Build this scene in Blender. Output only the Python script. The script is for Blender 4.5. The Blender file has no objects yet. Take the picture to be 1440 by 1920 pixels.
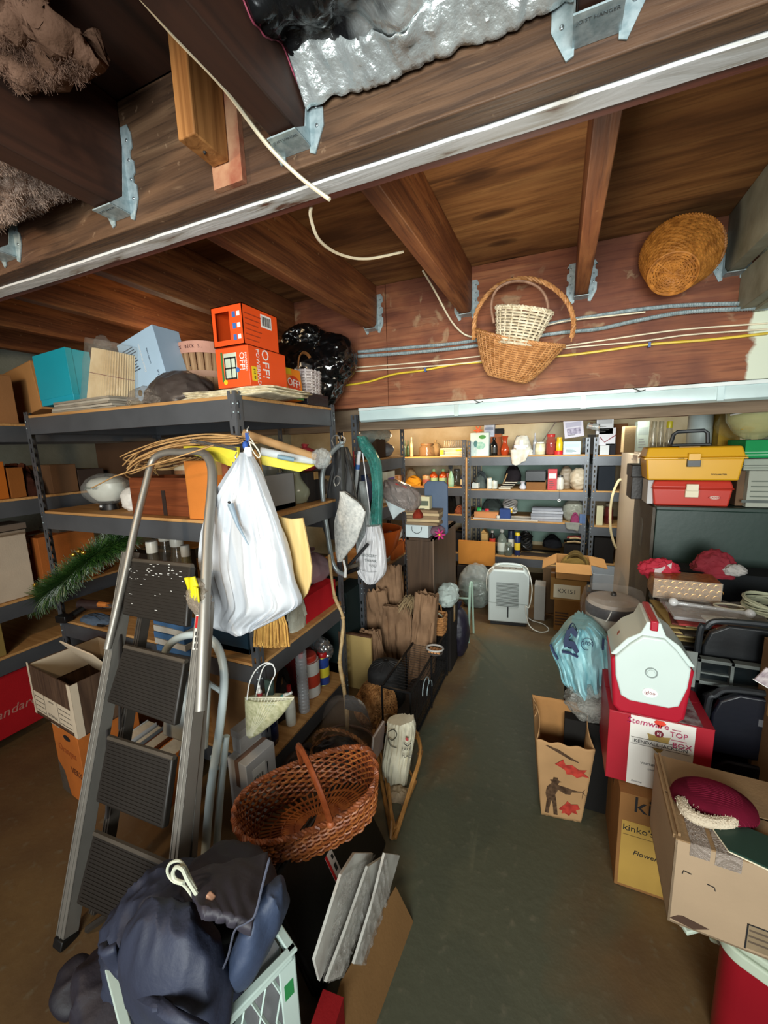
import bpy, bmesh, math, random
from mathutils import Vector, Matrix, Euler, noise
from math import sin, cos, pi, radians as rad, hypot, atan2, sqrt
sc = bpy.context.scene
COL = sc.collection
# ---------------- camera
ROT = Matrix(((0.91868, -0.03632, 0.39334), (0.39372, 0.16465, -0.90436), (-0.03192, 0.98568, 0.16556)))
CAM = Vector((0, 0, 1.6)); FPX = 758.0
cd = bpy.data.cameras.new('camera'); cam = bpy.data.objects.new('camera', cd); COL.objects.link(cam)
cd.sensor_fit = 'VERTICAL'; cd.sensor_height = 36.0; cd.lens = 36.0 * FPX / 1920.0; cd.clip_start = 0.02
cam.matrix_world = Matrix.Translation(CAM) @ ROT.to_4x4()
sc.camera = cam
# ---------------- world, exposure
w = bpy.data.worlds.new('world'); sc.world = w; w.use_nodes = True
w.node_tree.nodes['Background'].inputs[0].default_value = (0.92, 0.96, 1.0, 1)
w.node_tree.nodes['Background'].inputs[1].default_value = 0.46
sc.view_settings.view_transform = 'Standard'; sc.view_settings.look = 'None'
sc.view_settings.gamma = 1; sc.view_settings.use_curve_mapping = False
sc.view_settings.exposure = 0.35
sc.cycles.max_bounces = 7; sc.cycles.diffuse_bounces = 4; sc.cycles.transparent_max_bounces = 12
sc.cycles.caustics_reflective = False; sc.cycles.caustics_refractive = False
sc.cycles.sample_clamp_indirect = 6
# ---------------- lights
def lamp(name, kind, loc, energy, color, size=0.1, sizey=None, target=None):
    l = bpy.data.lights.new(name, kind); l.energy = energy; l.color = color
    if kind == 'AREA':
        l.size = size
        if sizey: l.shape = 'RECTANGLE'; l.size_y = sizey
    else: l.shadow_soft_size = size
    o = bpy.data.objects.new(name, l); COL.objects.link(o); o.location = loc
    if target: o.rotation_euler = (Vector(target) - Vector(loc)).to_track_quat('-Z', 'Y').to_euler()
    return o
COOL = (0.95, 1.0, 0.97); WARM = (1.0, 0.72, 0.42)
lamp('rear_cool_fill', 'AREA', (0.35, -1.8, 1.55), 41, COOL, 1.5, 1.3, (-0.45, 1.8, 1.5)).data.spread = rad(95)  # unseen cool area fill added behind the camera; no doorway is built
lamp('front_bay_bulb', 'POINT', (-1.55, -0.35, 2.0), 30, (1.0, 0.74, 0.46), 0.06)
lamp('aisle_fill', 'POINT', (-0.15, 1.55, 1.93), 7, (1, .88, .70), 0.16)  # unseen fill added mid-aisle to lift joists and plywood; no bulb hangs there
lamp('back_left_bulb', 'POINT', (-1.45, 4.1, 1.66), 22, (1.0, 0.66, 0.34), 0.05)
lamp('back_right_tube', 'AREA', (0.1, 3.3, 1.74), 20, (0.93, 1.0, 0.97), 0.9, 0.15, (0.0, 4.3, 0.7))
lamp('left_joist_fill', 'POINT', (-1.95, 1.72, 2.16), 2.6, WARM, 0.1)  # unseen warm fill added above the rack to warm the left joists

# ---------------- projection helpers: a picture direction meets a real plane
def ray(px, py): return ROT @ Vector((px - 720.0, -(py - 960.0), -FPX))
def at(px, py, **k):
    d = ray(px, py); (a, v), = k.items(); i = 'xyz'.index(a)
    return CAM + d * ((v - CAM[i]) / d[i])
def onp(px, py, p0, n):
    d = ray(px, py); n = Vector(n); return CAM + d * ((Vector(p0) - CAM).dot(n) / d.dot(n))
def xw(px, Y, Z):
    r = ROT.transposed(); q = Vector((0, Y, Z)) - CAM; c = r @ q; u = (px - 720.0) / FPX
    return -(c[0] + u * c[2]) / (r[0][0] + u * r[2][0])
def zh(py, X, Y):
    r = ROT.transposed(); c = r @ (Vector((X, Y, 0)) - CAM); u = -(py - 960.0) / FPX
    return -(c[1] + u * c[2]) / (r[1][2] + u * r[2][2])

# ---------------- materials
def lin(h):
    if not isinstance(h, str): return (*h[:3], 1)
    h = h.lstrip('#'); o = []
    for i in (0, 2, 4):
        c = int(h[i:i+2], 16) / 255; o.append(c / 12.92 if c <= .04045 else ((c + .055) / 1.055) ** 2.4)
    return (*o, 1)
MATS = {}
def mk(col, rough=.6, metal=0, kind='plain', col2=None, scale=7, bump=.12, bscale=70, axis=0, alpha=1, var=.28, trans=0, spec=.5, name=None):
    key = (col, rough, metal, kind, col2, scale, bump, bscale, axis, alpha, var, trans, spec)
    if key in MATS: return MATS[key]
    m = bpy.data.materials.new(name or (kind + '_' + str(col).strip('#'))); m.use_nodes = True
    nt = m.node_tree; N = nt.nodes; L = nt.links; b = N['Principled BSDF']
    tc = N.new('ShaderNodeTexCoord'); mp = N.new('ShaderNodeMapping'); L.new(tc.outputs['Object'], mp.inputs[0])
    n1 = N.new('ShaderNodeTexNoise'); n1.inputs['Detail'].default_value = 5
    c1 = lin(col); c0 = lin(col2) if col2 else tuple(x * (1 - var) for x in c1[:3]) + (1,)
    rp = N.new('ShaderNodeValToRGB'); rp.color_ramp.elements[0].position = .34; rp.color_ramp.elements[1].position = .62
    rp.color_ramp.elements[0].color = c0; rp.color_ramp.elements[1].color = c1
    if kind == 'wood':
        s = [scale * 9] * 3; s[axis] = scale * .6; mp.inputs['Scale'].default_value = s
        n1.inputs['Scale'].default_value = 1; n1.inputs['Distortion'].default_value = 1.6
        rp.color_ramp.elements[0].position = .3; rp.color_ramp.elements[1].position = .7
    else:
        n1.inputs['Scale'].default_value = scale
    L.new(mp.outputs[0], n1.inputs['Vector']); L.new(n1.outputs[0], rp.inputs[0]); L.new(rp.outputs[0], b.inputs['Base Color'])
    b.inputs['Roughness'].default_value = rough; b.inputs['Metallic'].default_value = metal
    b.inputs['Specular IOR Level'].default_value = spec
    if alpha < 1: b.inputs['Alpha'].default_value = alpha
    if trans: b.inputs['Transmission Weight'].default_value = trans; b.inputs['IOR'].default_value = 1.3
    if bump:
        bp = N.new('ShaderNodeBump'); bp.inputs['Strength'].default_value = min(1, bump * 3); bp.inputs['Distance'].default_value = .004
        if kind == 'film':
            n2 = N.new('ShaderNodeTexVoronoi'); n2.feature = 'F1'; n2.inputs['Scale'].default_value = bscale * .35
            n3 = N.new('ShaderNodeTexNoise'); n3.inputs['Scale'].default_value = bscale * .2; n3.inputs['Distortion'].default_value = 2
            L.new(mp.outputs[0], n3.inputs['Vector']); L.new(n3.outputs[0], n2.inputs['Vector'])
            bp.inputs['Distance'].default_value = .007
            L.new(n2.outputs[0], bp.inputs['Height'])
        elif kind == 'wood':
            L.new(n1.outputs[0], bp.inputs['Height'])
        else:
            n2 = N.new('ShaderNodeTexNoise'); n2.inputs['Scale'].default_value = bscale; n2.inputs['Detail'].default_value = 3
            L.new(tc.outputs['Object'], n2.inputs['Vector']); L.new(n2.outputs[0], bp.inputs['Height'])
        L.new(bp.outputs[0], b.inputs['Normal'])
    MATS[key] = m; return m
def plas(c, r=.38, **k): return mk(c, r, var=.08, bump=.02, **k)
def card(c): return mk(c, .85, var=.14, scale=5, bump=.06, bscale=120, spec=.2)
def cloth(c, **k): return mk(c, .95, var=.3, scale=9, bump=.25, bscale=260, spec=.1, **k)
def wood(c, c2=None, axis=0, scale=2.2, rough=.7, **k): return mk(c, rough, kind='wood', col2=c2, axis=axis, scale=scale, bump=.12, spec=.25, **k)
def metal(c, r=.35, **k): return mk(c, r, .85, var=.2, bump=.03, **k)
def film(c, a=.45, r=.18): return mk(c, r, kind='film', alpha=a, bump=.25, var=.1)
def glass(c='#dfe8e4', a=.28): return mk(c, .06, var=.05, bump=0, alpha=a, spec=.8)
INK = plas('#1a1a1c', .6); WHITE = plas('#e8e8e4', .5); CREAM = plas('#e6dcc0', .55); BLACK = plas('#0c0c0d', .45)
CARD = card('#b07c4a'); CARD2 = card('#9a6b3e'); STEEL = mk('#5a5d62', .42, .35, var=.15, bump=.03); GALV = mk('#b4c4c8', .38, .35, col2='#8fa4aa', scale=60, bump=.05)
BOARD = wood('#c89a63', '#a97b48', 0, 3); CORD = plas('#d8d4c6', .5)

# ---------------- mesh builder
class MB:
    def __init__(s): s.v = []; s.f = []; s.m = Matrix.Identity(4)
    def add(s, vs, fs):
        o = len(s.v); m = s.m; s.v += [tuple(m @ Vector(p)) for p in vs]; s.f += [tuple(i + o for i in f) for f in fs]; return s
    def box(s, x0, y0, z0, x1, y1, z1):
        return s.add([(x0,y0,z0),(x1,y0,z0),(x1,y1,z0),(x0,y1,z0),(x0,y0,z1),(x1,y0,z1),(x1,y1,z1),(x0,y1,z1)],
                     [(0,3,2,1),(4,5,6,7),(0,1,5,4),(1,2,6,5),(2,3,7,6),(3,0,4,7)])
    def cb(s, c, d, r=None):
        o = s.m
        if r: s.m = o @ Matrix.Translation(c) @ Euler(r).to_matrix().to_4x4(); s.box(-d[0]/2,-d[1]/2,-d[2]/2,d[0]/2,d[1]/2,d[2]/2)
        else: s.box(c[0]-d[0]/2,c[1]-d[1]/2,c[2]-d[2]/2,c[0]+d[0]/2,c[1]+d[1]/2,c[2]+d[2]/2)
        s.m = o; return s
    def prism(s, pts, a, b, axis='z'):
        n = len(pts)
        def q(p, t): return (p[0], p[1], t) if axis == 'z' else ((p[0], t, p[1]) if axis == 'y' else (t, p[0], p[1]))
        return s.add([q(p, a) for p in pts] + [q(p, b) for p in pts],
                     [tuple(range(n))[::-1], tuple(range(n, 2*n))] + [(i, (i+1) % n, n + (i+1) % n, n + i) for i in range(n)])
    def lathe(s, prof, n=20, sx=1, sy=1, cap=True):
        vs = [(r*cos(2*pi*i/n)*sx, r*sin(2*pi*i/n)*sy, z) for r, z in prof for i in range(n)]
        fs = [(j*n+i, j*n+(i+1) % n, (j+1)*n+(i+1) % n, (j+1)*n+i) for j in range(len(prof)-1) for i in range(n)]
        if cap: fs += [tuple(range(n))[::-1], tuple((len(prof)-1)*n+i for i in range(n))]
        return s.add(vs, fs)
    def tube(s, pts, r, n=6, close=False, flat=1):
        P_ = [Vector(p) for p in pts]; vs = []; m = len(P_); up = None
        for i, p in enumerate(P_):
            a = P_[(i-1) % m] if (close or i) else p; b = P_[(i+1) % m] if (close or i < m-1) else p
            t = (b - a)
            if t.length < 1e-9: t = Vector((0,0,1))
            t.normalize()
            if up is None: up = t.orthogonal().normalized()
            up = (up - t * up.dot(t))
            if up.length < 1e-6: up = t.orthogonal()
            up.normalize(); sd = t.cross(up); rr = r(i/(m-1)) if callable(r) else r
            vs += [tuple(p + up*cos(2*pi*k/n)*rr + sd*sin(2*pi*k/n)*rr*flat) for k in range(n)]
        fs = [(j*n+k, j*n+(k+1) % n, (j+1)*n+(k+1) % n, (j+1)*n+k) for j in range(m-1) for k in range(n)]
        if close: fs += [((m-1)*n+k, (m-1)*n+(k+1) % n, (k+1) % n, k) for k in range(n)]
        else: fs += [tuple(range(n))[::-1], tuple((m-1)*n+k for k in range(n))]
        return s.add(vs, fs)
    def grid(s, fn, nu, nv, wrap=False):
        vs = [tuple(fn(i/nu, j/nv)) for j in range(nv+1) for i in range(nu if wrap else nu+1)]
        w_ = nu if wrap else nu+1
        fs = [(j*w_+i, j*w_+(i+1) % w_, (j+1)*w_+(i+1) % w_, (j+1)*w_+i) for j in range(nv) for i in range(nu)]
        return s.add(vs, fs)
    def sph(s, c, r, n=10, sc3=(1,1,1)):
        pr = [(max(1e-4, sin(pi*j/n)), -cos(pi*j/n)) for j in range(n+1)]; o = s.m
        s.m = o @ Matrix.Translation(c) @ Matrix.Diagonal((r*sc3[0], r*sc3[1], r*sc3[2], 1)); s.lathe(pr, n+4); s.m = o; return s
def P(name, mb, mat, parent=None, bev=0, smooth=True, solid=0, loc=None, rot=None, sub=0, label=None, cat=None, group=None, kind=None, seg=2):
    me = bpy.data.meshes.new(name); me.from_pydata(mb.v, [], mb.f); me.update()
    me.materials.append(mat)
    if smooth:
        me.polygons.foreach_set('use_smooth', [True] * len(me.polygons))
        try: me.set_sharp_from_angle(angle=rad(38))
        except Exception: pass
    o = bpy.data.objects.new(name, me); COL.objects.link(o)
    if parent: o.parent = parent
    if loc is not None: o.location = loc
    if rot is not None: o.rotation_euler = rot
    if solid: q = o.modifiers.new('solid', 'SOLIDIFY'); q.thickness = solid; q.offset = 0
    if bev: q = o.modifiers.new('bevel', 'BEVEL'); q.width = bev; q.segments = seg; q.limit_method = 'ANGLE'; q.angle_limit = rad(50)
    if sub: q = o.modifiers.new('sub', 'SUBSURF'); q.levels = sub; q.render_levels = sub
    tag(o, label, cat, group, kind); return o
def tag(o, label=None, cat=None, group=None, kind=None):
    if label: o['label'] = label
    if cat: o['category'] = cat
    if group: o['group'] = group
    if kind: o['kind'] = kind
    return o
def T(name, label, cat, loc=(0,0,0), rz=0, group=None, rx=0, ry=0):
    o = bpy.data.objects.new(name, None); COL.objects.link(o); o.location = loc; o.rotation_euler = (rx, ry, rz); o.empty_display_size = .05
    return tag(o, label, cat, group)
def boxp(name, d, mat, parent, loc=(0,0,0), rot=None, bev=.002, **k):   # box whose base centre is the origin
    return P(name, MB().box(-d[0]/2, -d[1]/2, 0, d[0]/2, d[1]/2, d[2]), mat, parent, bev=bev, loc=loc, rot=rot, **k)
def text(parent, s, loc, size, mat, rot=(pi/2, 0, 0), ext=.0004, name='lettering', sx=1, shear=0, align='CENTER'):
    c = bpy.data.curves.new('t', 'FONT'); c.body = s; c.size = size; c.extrude = ext; c.align_x = align; c.align_y = 'CENTER'; c.shear = shear; c.resolution_u = 2
    t = bpy.data.objects.new('t', c); COL.objects.link(t); me = bpy.data.meshes.new_from_object(t); bpy.data.objects.remove(t); bpy.data.curves.remove(c)
    me.name = name; me.materials.clear(); me.materials.append(mat)
    if len(me.vertices) == 0: return None
    o = bpy.data.objects.new(name, me); COL.objects.link(o); o.parent = parent; o.location = loc; o.rotation_euler = rot; o.scale = (sx, 1, 1)
    return o
def nz(p, s=1.0, seed=0): return noise.noise(Vector(p) * s + Vector((seed*7.3, seed*3.1, -seed*5.7)))
def ridge(p, s, seed=0): return 1 - 2*abs(nz(p, s, seed))
R = random.Random(7)

# ---------------- generic kinds; every builder fills an Empty whose origin is the base centre
def sackmb(w, d, h, seed=0, amp=.12, prof=None, nu=36, nv=22, p=2.6, folds=0):
    prof = prof or (lambda v: (sin(pi*min(1, max(0, v*.9+.08)))) ** .45)
    def fn(u, v):
        a = 2*pi*u; c, s_ = cos(a), sin(a); q = (abs(c)**p + abs(s_)**p) ** (-1/p)
        r = prof(v) * q; x, y, z = c*r*w/2, s_*r*d/2, v*h; sz = (w+d+h)/3
        k = 1 + amp * (ridge((x, y, z), 5/sz*.6, seed)*.6 + ridge((x, y, z), 11/sz*.6, seed+3)*.35)
        if folds: k += folds * sin(a*9 + 3*nz((0,0,v*2), 1, seed)) * (.3 + v)
        return (x*k, y*k, z + (amp*sz*.25*nz((x, y, z), 8/sz, seed+5) if 0 < v else 0))
    m = MB().grid(fn, nu, nv, True)
    n = nu; m.f.append(tuple(range(n))[::-1]); m.f.append(tuple(nv*n+i for i in range(n))); return m
def k_box(t, w, d, h, c, c2=None, tape=True, open_=False, flap=.5, body=None):
    m = body or card(c)
    if not open_:
        boxp('box_body', (w, d, h), m, t, bev=.002)
        g = .0015
        P('top_flap', MB().box(-w/2, -d/2, h, w/2, -g, h+.0025), m, t); P('top_flap', MB().box(-w/2, g, h, w/2, d/2, h+.0025), m, t)
        if tape:
            P('tape', MB().box(-w*.5-.0006, -.022, h+.0026, w*.5+.0006, .022, h+.0032).box(w/2, -.022, h*.75, w/2+.0006, .022, h+.003).box(-w/2-.0006, -.022, h*.75, -w/2, .022, h+.003), mk(c2 or '#b9935c', .25, var=.05, bump=0), t)
    else:
        e = .004; b = MB().box(-w/2,-d/2,0,w/2,d/2,e).box(-w/2,-d/2,0,w/2,-d/2+e,h).box(-w/2,d/2-e,0,w/2,d/2,h).box(-w/2,-d/2,0,-w/2+e,d/2,h).box(w/2-e,-d/2,0,w/2,d/2,h)
        P('box_body', b, m, t, smooth=False)
        L_ = d*flap
        for (x, y, rz_, wd, an) in ((0, -d/2, 0, w, 115), (0, d/2, pi, w, 130), (w/2, 0, pi/2, d, 100), (-w/2, 0, -pi/2, d, 120)):
            P('flap', MB().box(-wd/2, 0, 0, wd/2, .004, L_), m, t, smooth=False, loc=(x, y, h), rot=(rad(an), 0, rz_))
def k_carton(t, w, d, h, c, c2='#e8e4d8', lid=True):   # printed carton: tuck lid seam, a band, lines of small print
    boxp('box_body', (w, d, h), mk(c, .55, var=.08, bump=.02), t, bev=.0015)
    P('tuck_flap', MB().box(-w/2+.001, -d/2+.001, h, w/2-.001, d/2-.001, h+.0015), mk(c, .6, var=.15, bump=.02), t)
    P('printed_band', MB().box(-w/2*.82, -d/2-.0008, h*.55, w/2*.82, -d/2, h*.8), mk(c2, .5, var=.1, bump=0), t)
    b = MB()
    for i in range(4): b.box(-w/2*.7, -d/2-.0008, h*(.12+.09*i), w/2*(.1+.6*((i*37) % 10)/10), -d/2, h*(.15+.09*i))
    P('small_print', b, mk('#4a4642', .6, bump=0), t)
def k_book(t, w, d, h, c, c2=None):
    P('cover', MB().box(-w/2,-d/2,0,w/2,d/2,h*.08).box(-w/2,-d/2,h*.92,w/2,d/2,h).box(-w/2,-d/2,0,-w/2+h*.1,d/2,h), mk(c, .5, bump=.02), t)
    P('pages', MB().box(-w/2+h*.1,-d/2+.003,h*.08,w/2-.003,d/2-.003,h*.92), mk('#e4dcc4', .9, kind='wood', axis=0, scale=60), t)
def k_bottle(t, w, d, h, c, c2='#e8e8e0', cap='#f0f0ee', shape='round', lab=None):
    r = w/2; P('bottle_body', MB().lathe([(r*.92,0),(r,h*.03),(r,h*.55),(r*.9,h*.64),(r*.42,h*.78),(r*.34,h*.88)], 18), mk(c, .16, alpha=.75 if lab == 'clear' else 1, var=.05, bump=0), t)
    P('cap', MB().lathe([(r*.42,h*.86),(r*.44,h*.9),(r*.42,h),(r*.3,h)], 14), plas(cap), t)
    P('bottle_label', MB().lathe([(r*1.01,h*.14),(r*1.015,h*.15),(r*1.015,h*.47),(r*1.01,h*.48)], 18, cap=False), plas(c2, .5), t)
def k_spray(t, w, d, h, c, c2='#e8e8e0', cap='#3a7ab8'):
    r = w/2; P('bottle_body', MB().lathe([(r*.95,0),(r,h*.03),(r*.98,h*.4),(r*.8,h*.55),(r*.35,h*.68),(r*.3,h*.75)], 18, sy=.7), mk(c, .25, var=.05, bump=0), t)
    P('spray_head', MB().box(-r*.9,-r*.25,h*.84,r*.5,r*.25,h).box(-r*.3,-r*.3,h*.74,r*.3,r*.3,h*.86).cb((-r*.75,0,h*.78),(r*.2,r*.3,h*.16),(0,.4,0)), plas(cap), t, bev=.002)
    P('bottle_label', MB().lathe([(r*1.0,h*.1),(r*1.02,h*.12),(r*1.0,h*.4)], 18, sy=.72, cap=False), plas(c2, .5), t)
def k_can(t, w, d, h, c, c2='#8c9094', cap=None):
    r = w/2; P('can_body', MB().lathe([(r*.96,0),(r,.003),(r,h-.004),(r*.96,h)], 22), mk(c, .35, var=.08, bump=.01), t)
    P('can_rim', MB().tube([(r*cos(a*pi/8)*.98, r*sin(a*pi/8)*.98, h) for a in range(16)], .0022, 5, True).tube([(r*cos(a*pi/8)*.98, r*sin(a*pi/8)*.98, .003) for a in range(16)], .0022, 5, True), metal(c2), t)
    if cap: P('cap', MB().lathe([(r*.8,h),(r*.8,h*1.12),(r*.7,h*1.15)], 18), plas(cap), t)
    P('can_label', MB().lathe([(r*1.012,h*.3),(r*1.02,h*.32),(r*1.02,h*.62),(r*1.012,h*.64)], 22, cap=False), plas(c2 if c2 != '#8c9094' else '#ddd8c8', .5), t)
def k_jar(t, w, d, h, c, c2='#c8c4b8', fill=None, glassy=True):
    r = w/2; P('jar_body', MB().lathe([(r*.8,0),(r,h*.06),(r,h*.68),(r*.78,h*.8),(r*.74,h*.88)], 20), glass(c, .45) if glassy else mk(c, .25, var=.08, bump=.01), t)
    P('lid', MB().lathe([(r*.8,h*.86),(r*.82,h*.88),(r*.82,h*.98),(r*.76,h)], 20), plas(c2, .35), t)
    if fill: P('contents', MB().lathe([(r*.75,h*.02),(r*.93,h*.08),(r*.93,h*.55)], 16), mk(fill, .8), t)
def k_bag(t, w, d, h, c, c2=None, fl=False, knot=True, seed=None, amp=.14):
    sd = R.random()*50 if seed is None else seed
    m = film(c, .6) if fl else mk(c, .5, var=.12, bump=.15, bscale=50)
    P('bag_body', sackmb(w, d, h*.86, sd, amp), m, t)
    if knot:
        b = MB().lathe([(w*.12,h*.72),(w*.05,h*.85),(w*.12,h*.95),(w*.16,h)], 12)
        for i, v in enumerate(b.v): b.v[i] = (v[0]+nz(v, 30, sd)*w*.08, v[1]+nz(v, 30, sd+2)*w*.08, v[2]+nz(v, 20, sd+4)*h*.05)
        P('knotted_top', b, m, t)
def k_heap(t, w, d, h, c, c2=None, seed=None, amp=.2):    # a crumpled length of cloth
    sd = R.random()*50 if seed is None else seed
    P('folded_cloth', sackmb(w, d, h, sd, amp, prof=lambda v: sqrt(max(.02, 1-(v*.98)**2.4)), nu=44, nv=16), cloth(c), t)
    b = MB()
    for k in range(3):
        y = d*(-.25+.25*k); b.tube([(w*(-.4+.8*i/9), y+d*.12*nz((i*.4,k,0),1,sd), h*(1.0-1.1*((i-4.5)/5.6)**2)+h*.05) for i in range(10)], h*.1, 6)
    P('crease_roll', b, cloth(c2 or c), t)
def k_vase(t, w, d, h, c, c2=None):
    r = w/2; P('vase_body', MB().lathe([(r*.7,0),(r*.8,h*.02),(r,h*.22),(r*.95,h*.36),(r*.55,h*.6),(r*.45,h*.75),(r*.75,h),(r*.68,h),(r*.38,h*.75),(r*.3,h*.6)], 24, cap=False).lathe([(r*.68,.003),(r*.02,.004)], 24), mk(c, .18, var=.2, bump=.02), t)
    P('rim', MB().tube([(r*.72*cos(a*pi/10), r*.72*sin(a*pi/10), h) for a in range(20)], r*.05, 6, True), mk(c2 or c, .2, bump=0), t)
def k_bowl(t, w, d, h, c, c2=None):
    r = w/2; P('bowl_body', MB().lathe([(r*.4,0),(r*.42,h*.08),(r*.8,h*.45),(r,h),(r*.95,h),(r*.74,h*.5),(r*.3,h*.12),(.002,h*.1)], 26, cap=False), mk(c, .25, var=.1, bump=.01), t)
    P('foot_ring', MB().lathe([(r*.42,0),(r*.42,h*.06),(r*.34,h*.06),(r*.34,0)], 22, cap=False), mk(c2 or c, .3, bump=0), t)
def k_tray(t, w, d, h, c, c2=None):
    P('tray_base', MB().box(-w/2,-d/2,0,w/2,d/2,h*.15), plas(c), t, bev=.002)
    P('tray_rim', MB().box(-w/2,-d/2,0,w/2,-d/2+.006,h).box(-w/2,d/2-.006,0,w/2,d/2,h).box(-w/2,-d/2,0,-w/2+.006,d/2,h).box(w/2-.006,-d/2,0,w/2,d/2,h), plas(c2 or c), t, bev=.002)
def k_coil(t, w, d, h, c, c2=None, n=7):
    b = MB(); r = w/2
    for k in range(n):
        rr = r*(1-.06*(k % 3)); ph = k*.7
        b.tube([(rr*cos(a*pi/14)+.01*nz((a*.2,k,0),1), rr*d/w*sin(a*pi/14), h*(.1+.8*k/n)+h*.12*sin(a*pi/7+ph)) for a in range(28)], max(.002, h*.06), 6, True)
    P('cord_loops', b, plas(c), t); P('tie', MB().tube([(r*.95,0,-.0+h*.02),(r*1.08,.01,h*.5),(r*.95,0,h),(r*.82,.0,h*.5)], .0022, 5, True), plas(c2 or '#222222'), t)
def k_tool(t, w, d, h, c, c2='#9aa0a4'):                  # screwdriver-like hand tool lying along x
    P('handle', MB().tube([(-w/2,0,h/2),(-w*.46,0,h/2),(-w*.2,0,h/2),(-w*.1,0,h/2)], lambda q: h/2*(1-.25*abs(q-.4)), 8), plas(c), t)
    P('shaft', MB().tube([(-w*.1,0,h/2),(w*.42,0,h*.45),(w/2,0,h*.35)], h*.14, 6), metal(c2), t)
def k_papers(t, w, d, h, c, c2=None, n=5):
    for i in range(n):
        q = .004+R.random()*.01
        P('sheet', MB().box(-w/2+q,-d/2+q,0,w/2-q*R.random(),d/2-q,h/n*.86), mk(c if i % 2 else (c2 or c), .85, bump=.05), t, loc=(0,0,h*i/n), rot=(0,0,(R.random()-.5)*.14), smooth=False)
def k_frame(t, w, d, h, c, c2='#8a8a8a'):                 # picture frame or panel standing upright
    e = min(w,h)*.08
    P('frame', MB().box(-w/2,-d/2,0,w/2,d/2,e).box(-w/2,-d/2,h-e,w/2,d/2,h).box(-w/2,-d/2,e,-w/2+e,d/2,h-e).box(w/2-e,-d/2,e,w/2,d/2,h-e), mk(c, .5, bump=.03), t, bev=.0015)
    P('panel', MB().box(-w/2+e,-d/4,e,w/2-e,d/3,h-e), mk(c2, .4, bump=.02), t)
def k_crate(t, w, d, h, c, c2=None, n=3):
    m = wood(c, c2, 0, 3); g = .004
    for i in range(n):
        z0, z1 = h*i/n, h*(i+1)/n-g
        P('slat', MB().box(-w/2,-d/2,z0,w/2,-d/2+.009,z1), m, t, smooth=False); P('slat', MB().box(-w/2,d/2-.009,z0,w/2,d/2,z1), m, t, smooth=False)
        P('slat', MB().box(-w/2,-d/2+.009,z0,-w/2+.009,d/2-.009,z1), m, t, smooth=False); P('slat', MB().box(w/2-.009,-d/2+.009,z0,w/2,d/2-.009,z1), m, t, smooth=False)
    P('base_board', MB().box(-w/2+.009,-d/2+.009,0,w/2-.009,d/2-.009,.008), m, t)
def k_bundle(t, w, d, h, c, c2=None, n=9):                # rods or rolls lying along x
    for i in range(n):
        y, z = d*(R.random()-.5)*.8, h*(.12+.76*R.random()); a = (R.random()-.5)*.1
        P('rod', MB().tube([(-w/2+R.random()*.03, y-a*w, z),(0, y, z+h*.1),(w/2-R.random()*.03, y+a*w, z)], h*.1, 6), plas(c if i % 2 else (c2 or c), .6), t)
KIND = dict(box=k_box, carton=k_carton, book=k_book, bottle=k_bottle, spray=k_spray, can=k_can, jar=k_jar, bag=k_bag, heap=k_heap, vase=k_vase, bowl=k_bowl,
            tray=k_tray, coil=k_coil, tool=k_tool, papers=k_papers, frame=k_frame, crate=k_crate, bundle=k_bundle)
def item(kind, name, label, cat, p0, p1, pt, Y, z, c, c2=None, dp=None, rz=0, group=None, **k):
    """a thing standing at depth Y on a surface of height z, as wide as the span p0..p1 and as high as line pt"""
    a, b = xw(p0, Y, z), xw(p1, Y, z); W = abs(b-a); X_ = (a+b)/2; h = max(.012, zh(pt, X_, Y) - z)
    D = dp or min(W, .16)
    t = T(name, label, cat, (X_, Y + D/2, z + .0012), rz, group)
    kw = dict(k); 
    if c2: kw['c2'] = c2
    KIND[kind](t, W*.96, D, h, c, **kw); return t

# woven surface: rows of strands pass in front of and behind upright stakes
def weave(parent, pt, n, rows, amp, r, mat, stake_mat=None, t0=0, t1=1, flat=1, names=('woven_strands', 'stakes'), sides=5, sr=None):
    cen = [sum((Vector(pt(k/12, t)) for k in range(12)), Vector())/12 for t in (0, .5, 1)]
    def out(p, t):
        c = cen[0].lerp(cen[2], t); v = Vector(p) - c; ax = (cen[2]-cen[0]); ax = ax.normalized() if ax.length > 1e-6 else Vector((0,0,1))
        v -= ax * v.dot(ax); return v.normalized() if v.length > 1e-6 else Vector((1,0,0))
    b = MB()
    for j in range(rows):
        t = t0 + (t1-t0)*(j+.5)/rows; pts = []
        for i in range(2*n):
            u = i/(2*n); p = Vector(pt(u, t)); o = out(p, t)
            a = amp * ((-1) ** (i//2 + j)) if i % 2 == 0 else 0
            pts.append(p + o*a)
        b.tube(pts, r, sides, True, flat)
    P(names[0], b, mat, parent, kind='stuff')
    b = MB()
    for k in range(n):
        u = k/n; b.tube([Vector(pt(u, t0+(t1-t0)*j/8)) for j in range(9)], sr or r*1.1, 5)
    P(names[1], b, stake_mat or mat, parent, kind='stuff')
def rope(pts, r, R_, strands=2, turns=10, close=False, n=6):
    b = MB(); m = len(pts)
    for s_ in range(strands):
        q = []
        for i in range(m):
            p = Vector(pts[i]); a = Vector(pts[(i-1) % m] if (close or i) else pts[i]); c = Vector(pts[(i+1) % m] if (close or i < m-1) else pts[i]); t = (c-a).normalized()
            u = t.orthogonal().normalized()
            if abs(t.z) < .95: u = (Vector((0,0,1)) - t*t.z).normalized()
            v = t.cross(u); ph = 2*pi*(turns*i/m + s_/strands); q.append(p + u*cos(ph)*R_ + v*sin(ph)*R_)
        b.tube(q, r, n, close)
    return b
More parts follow.
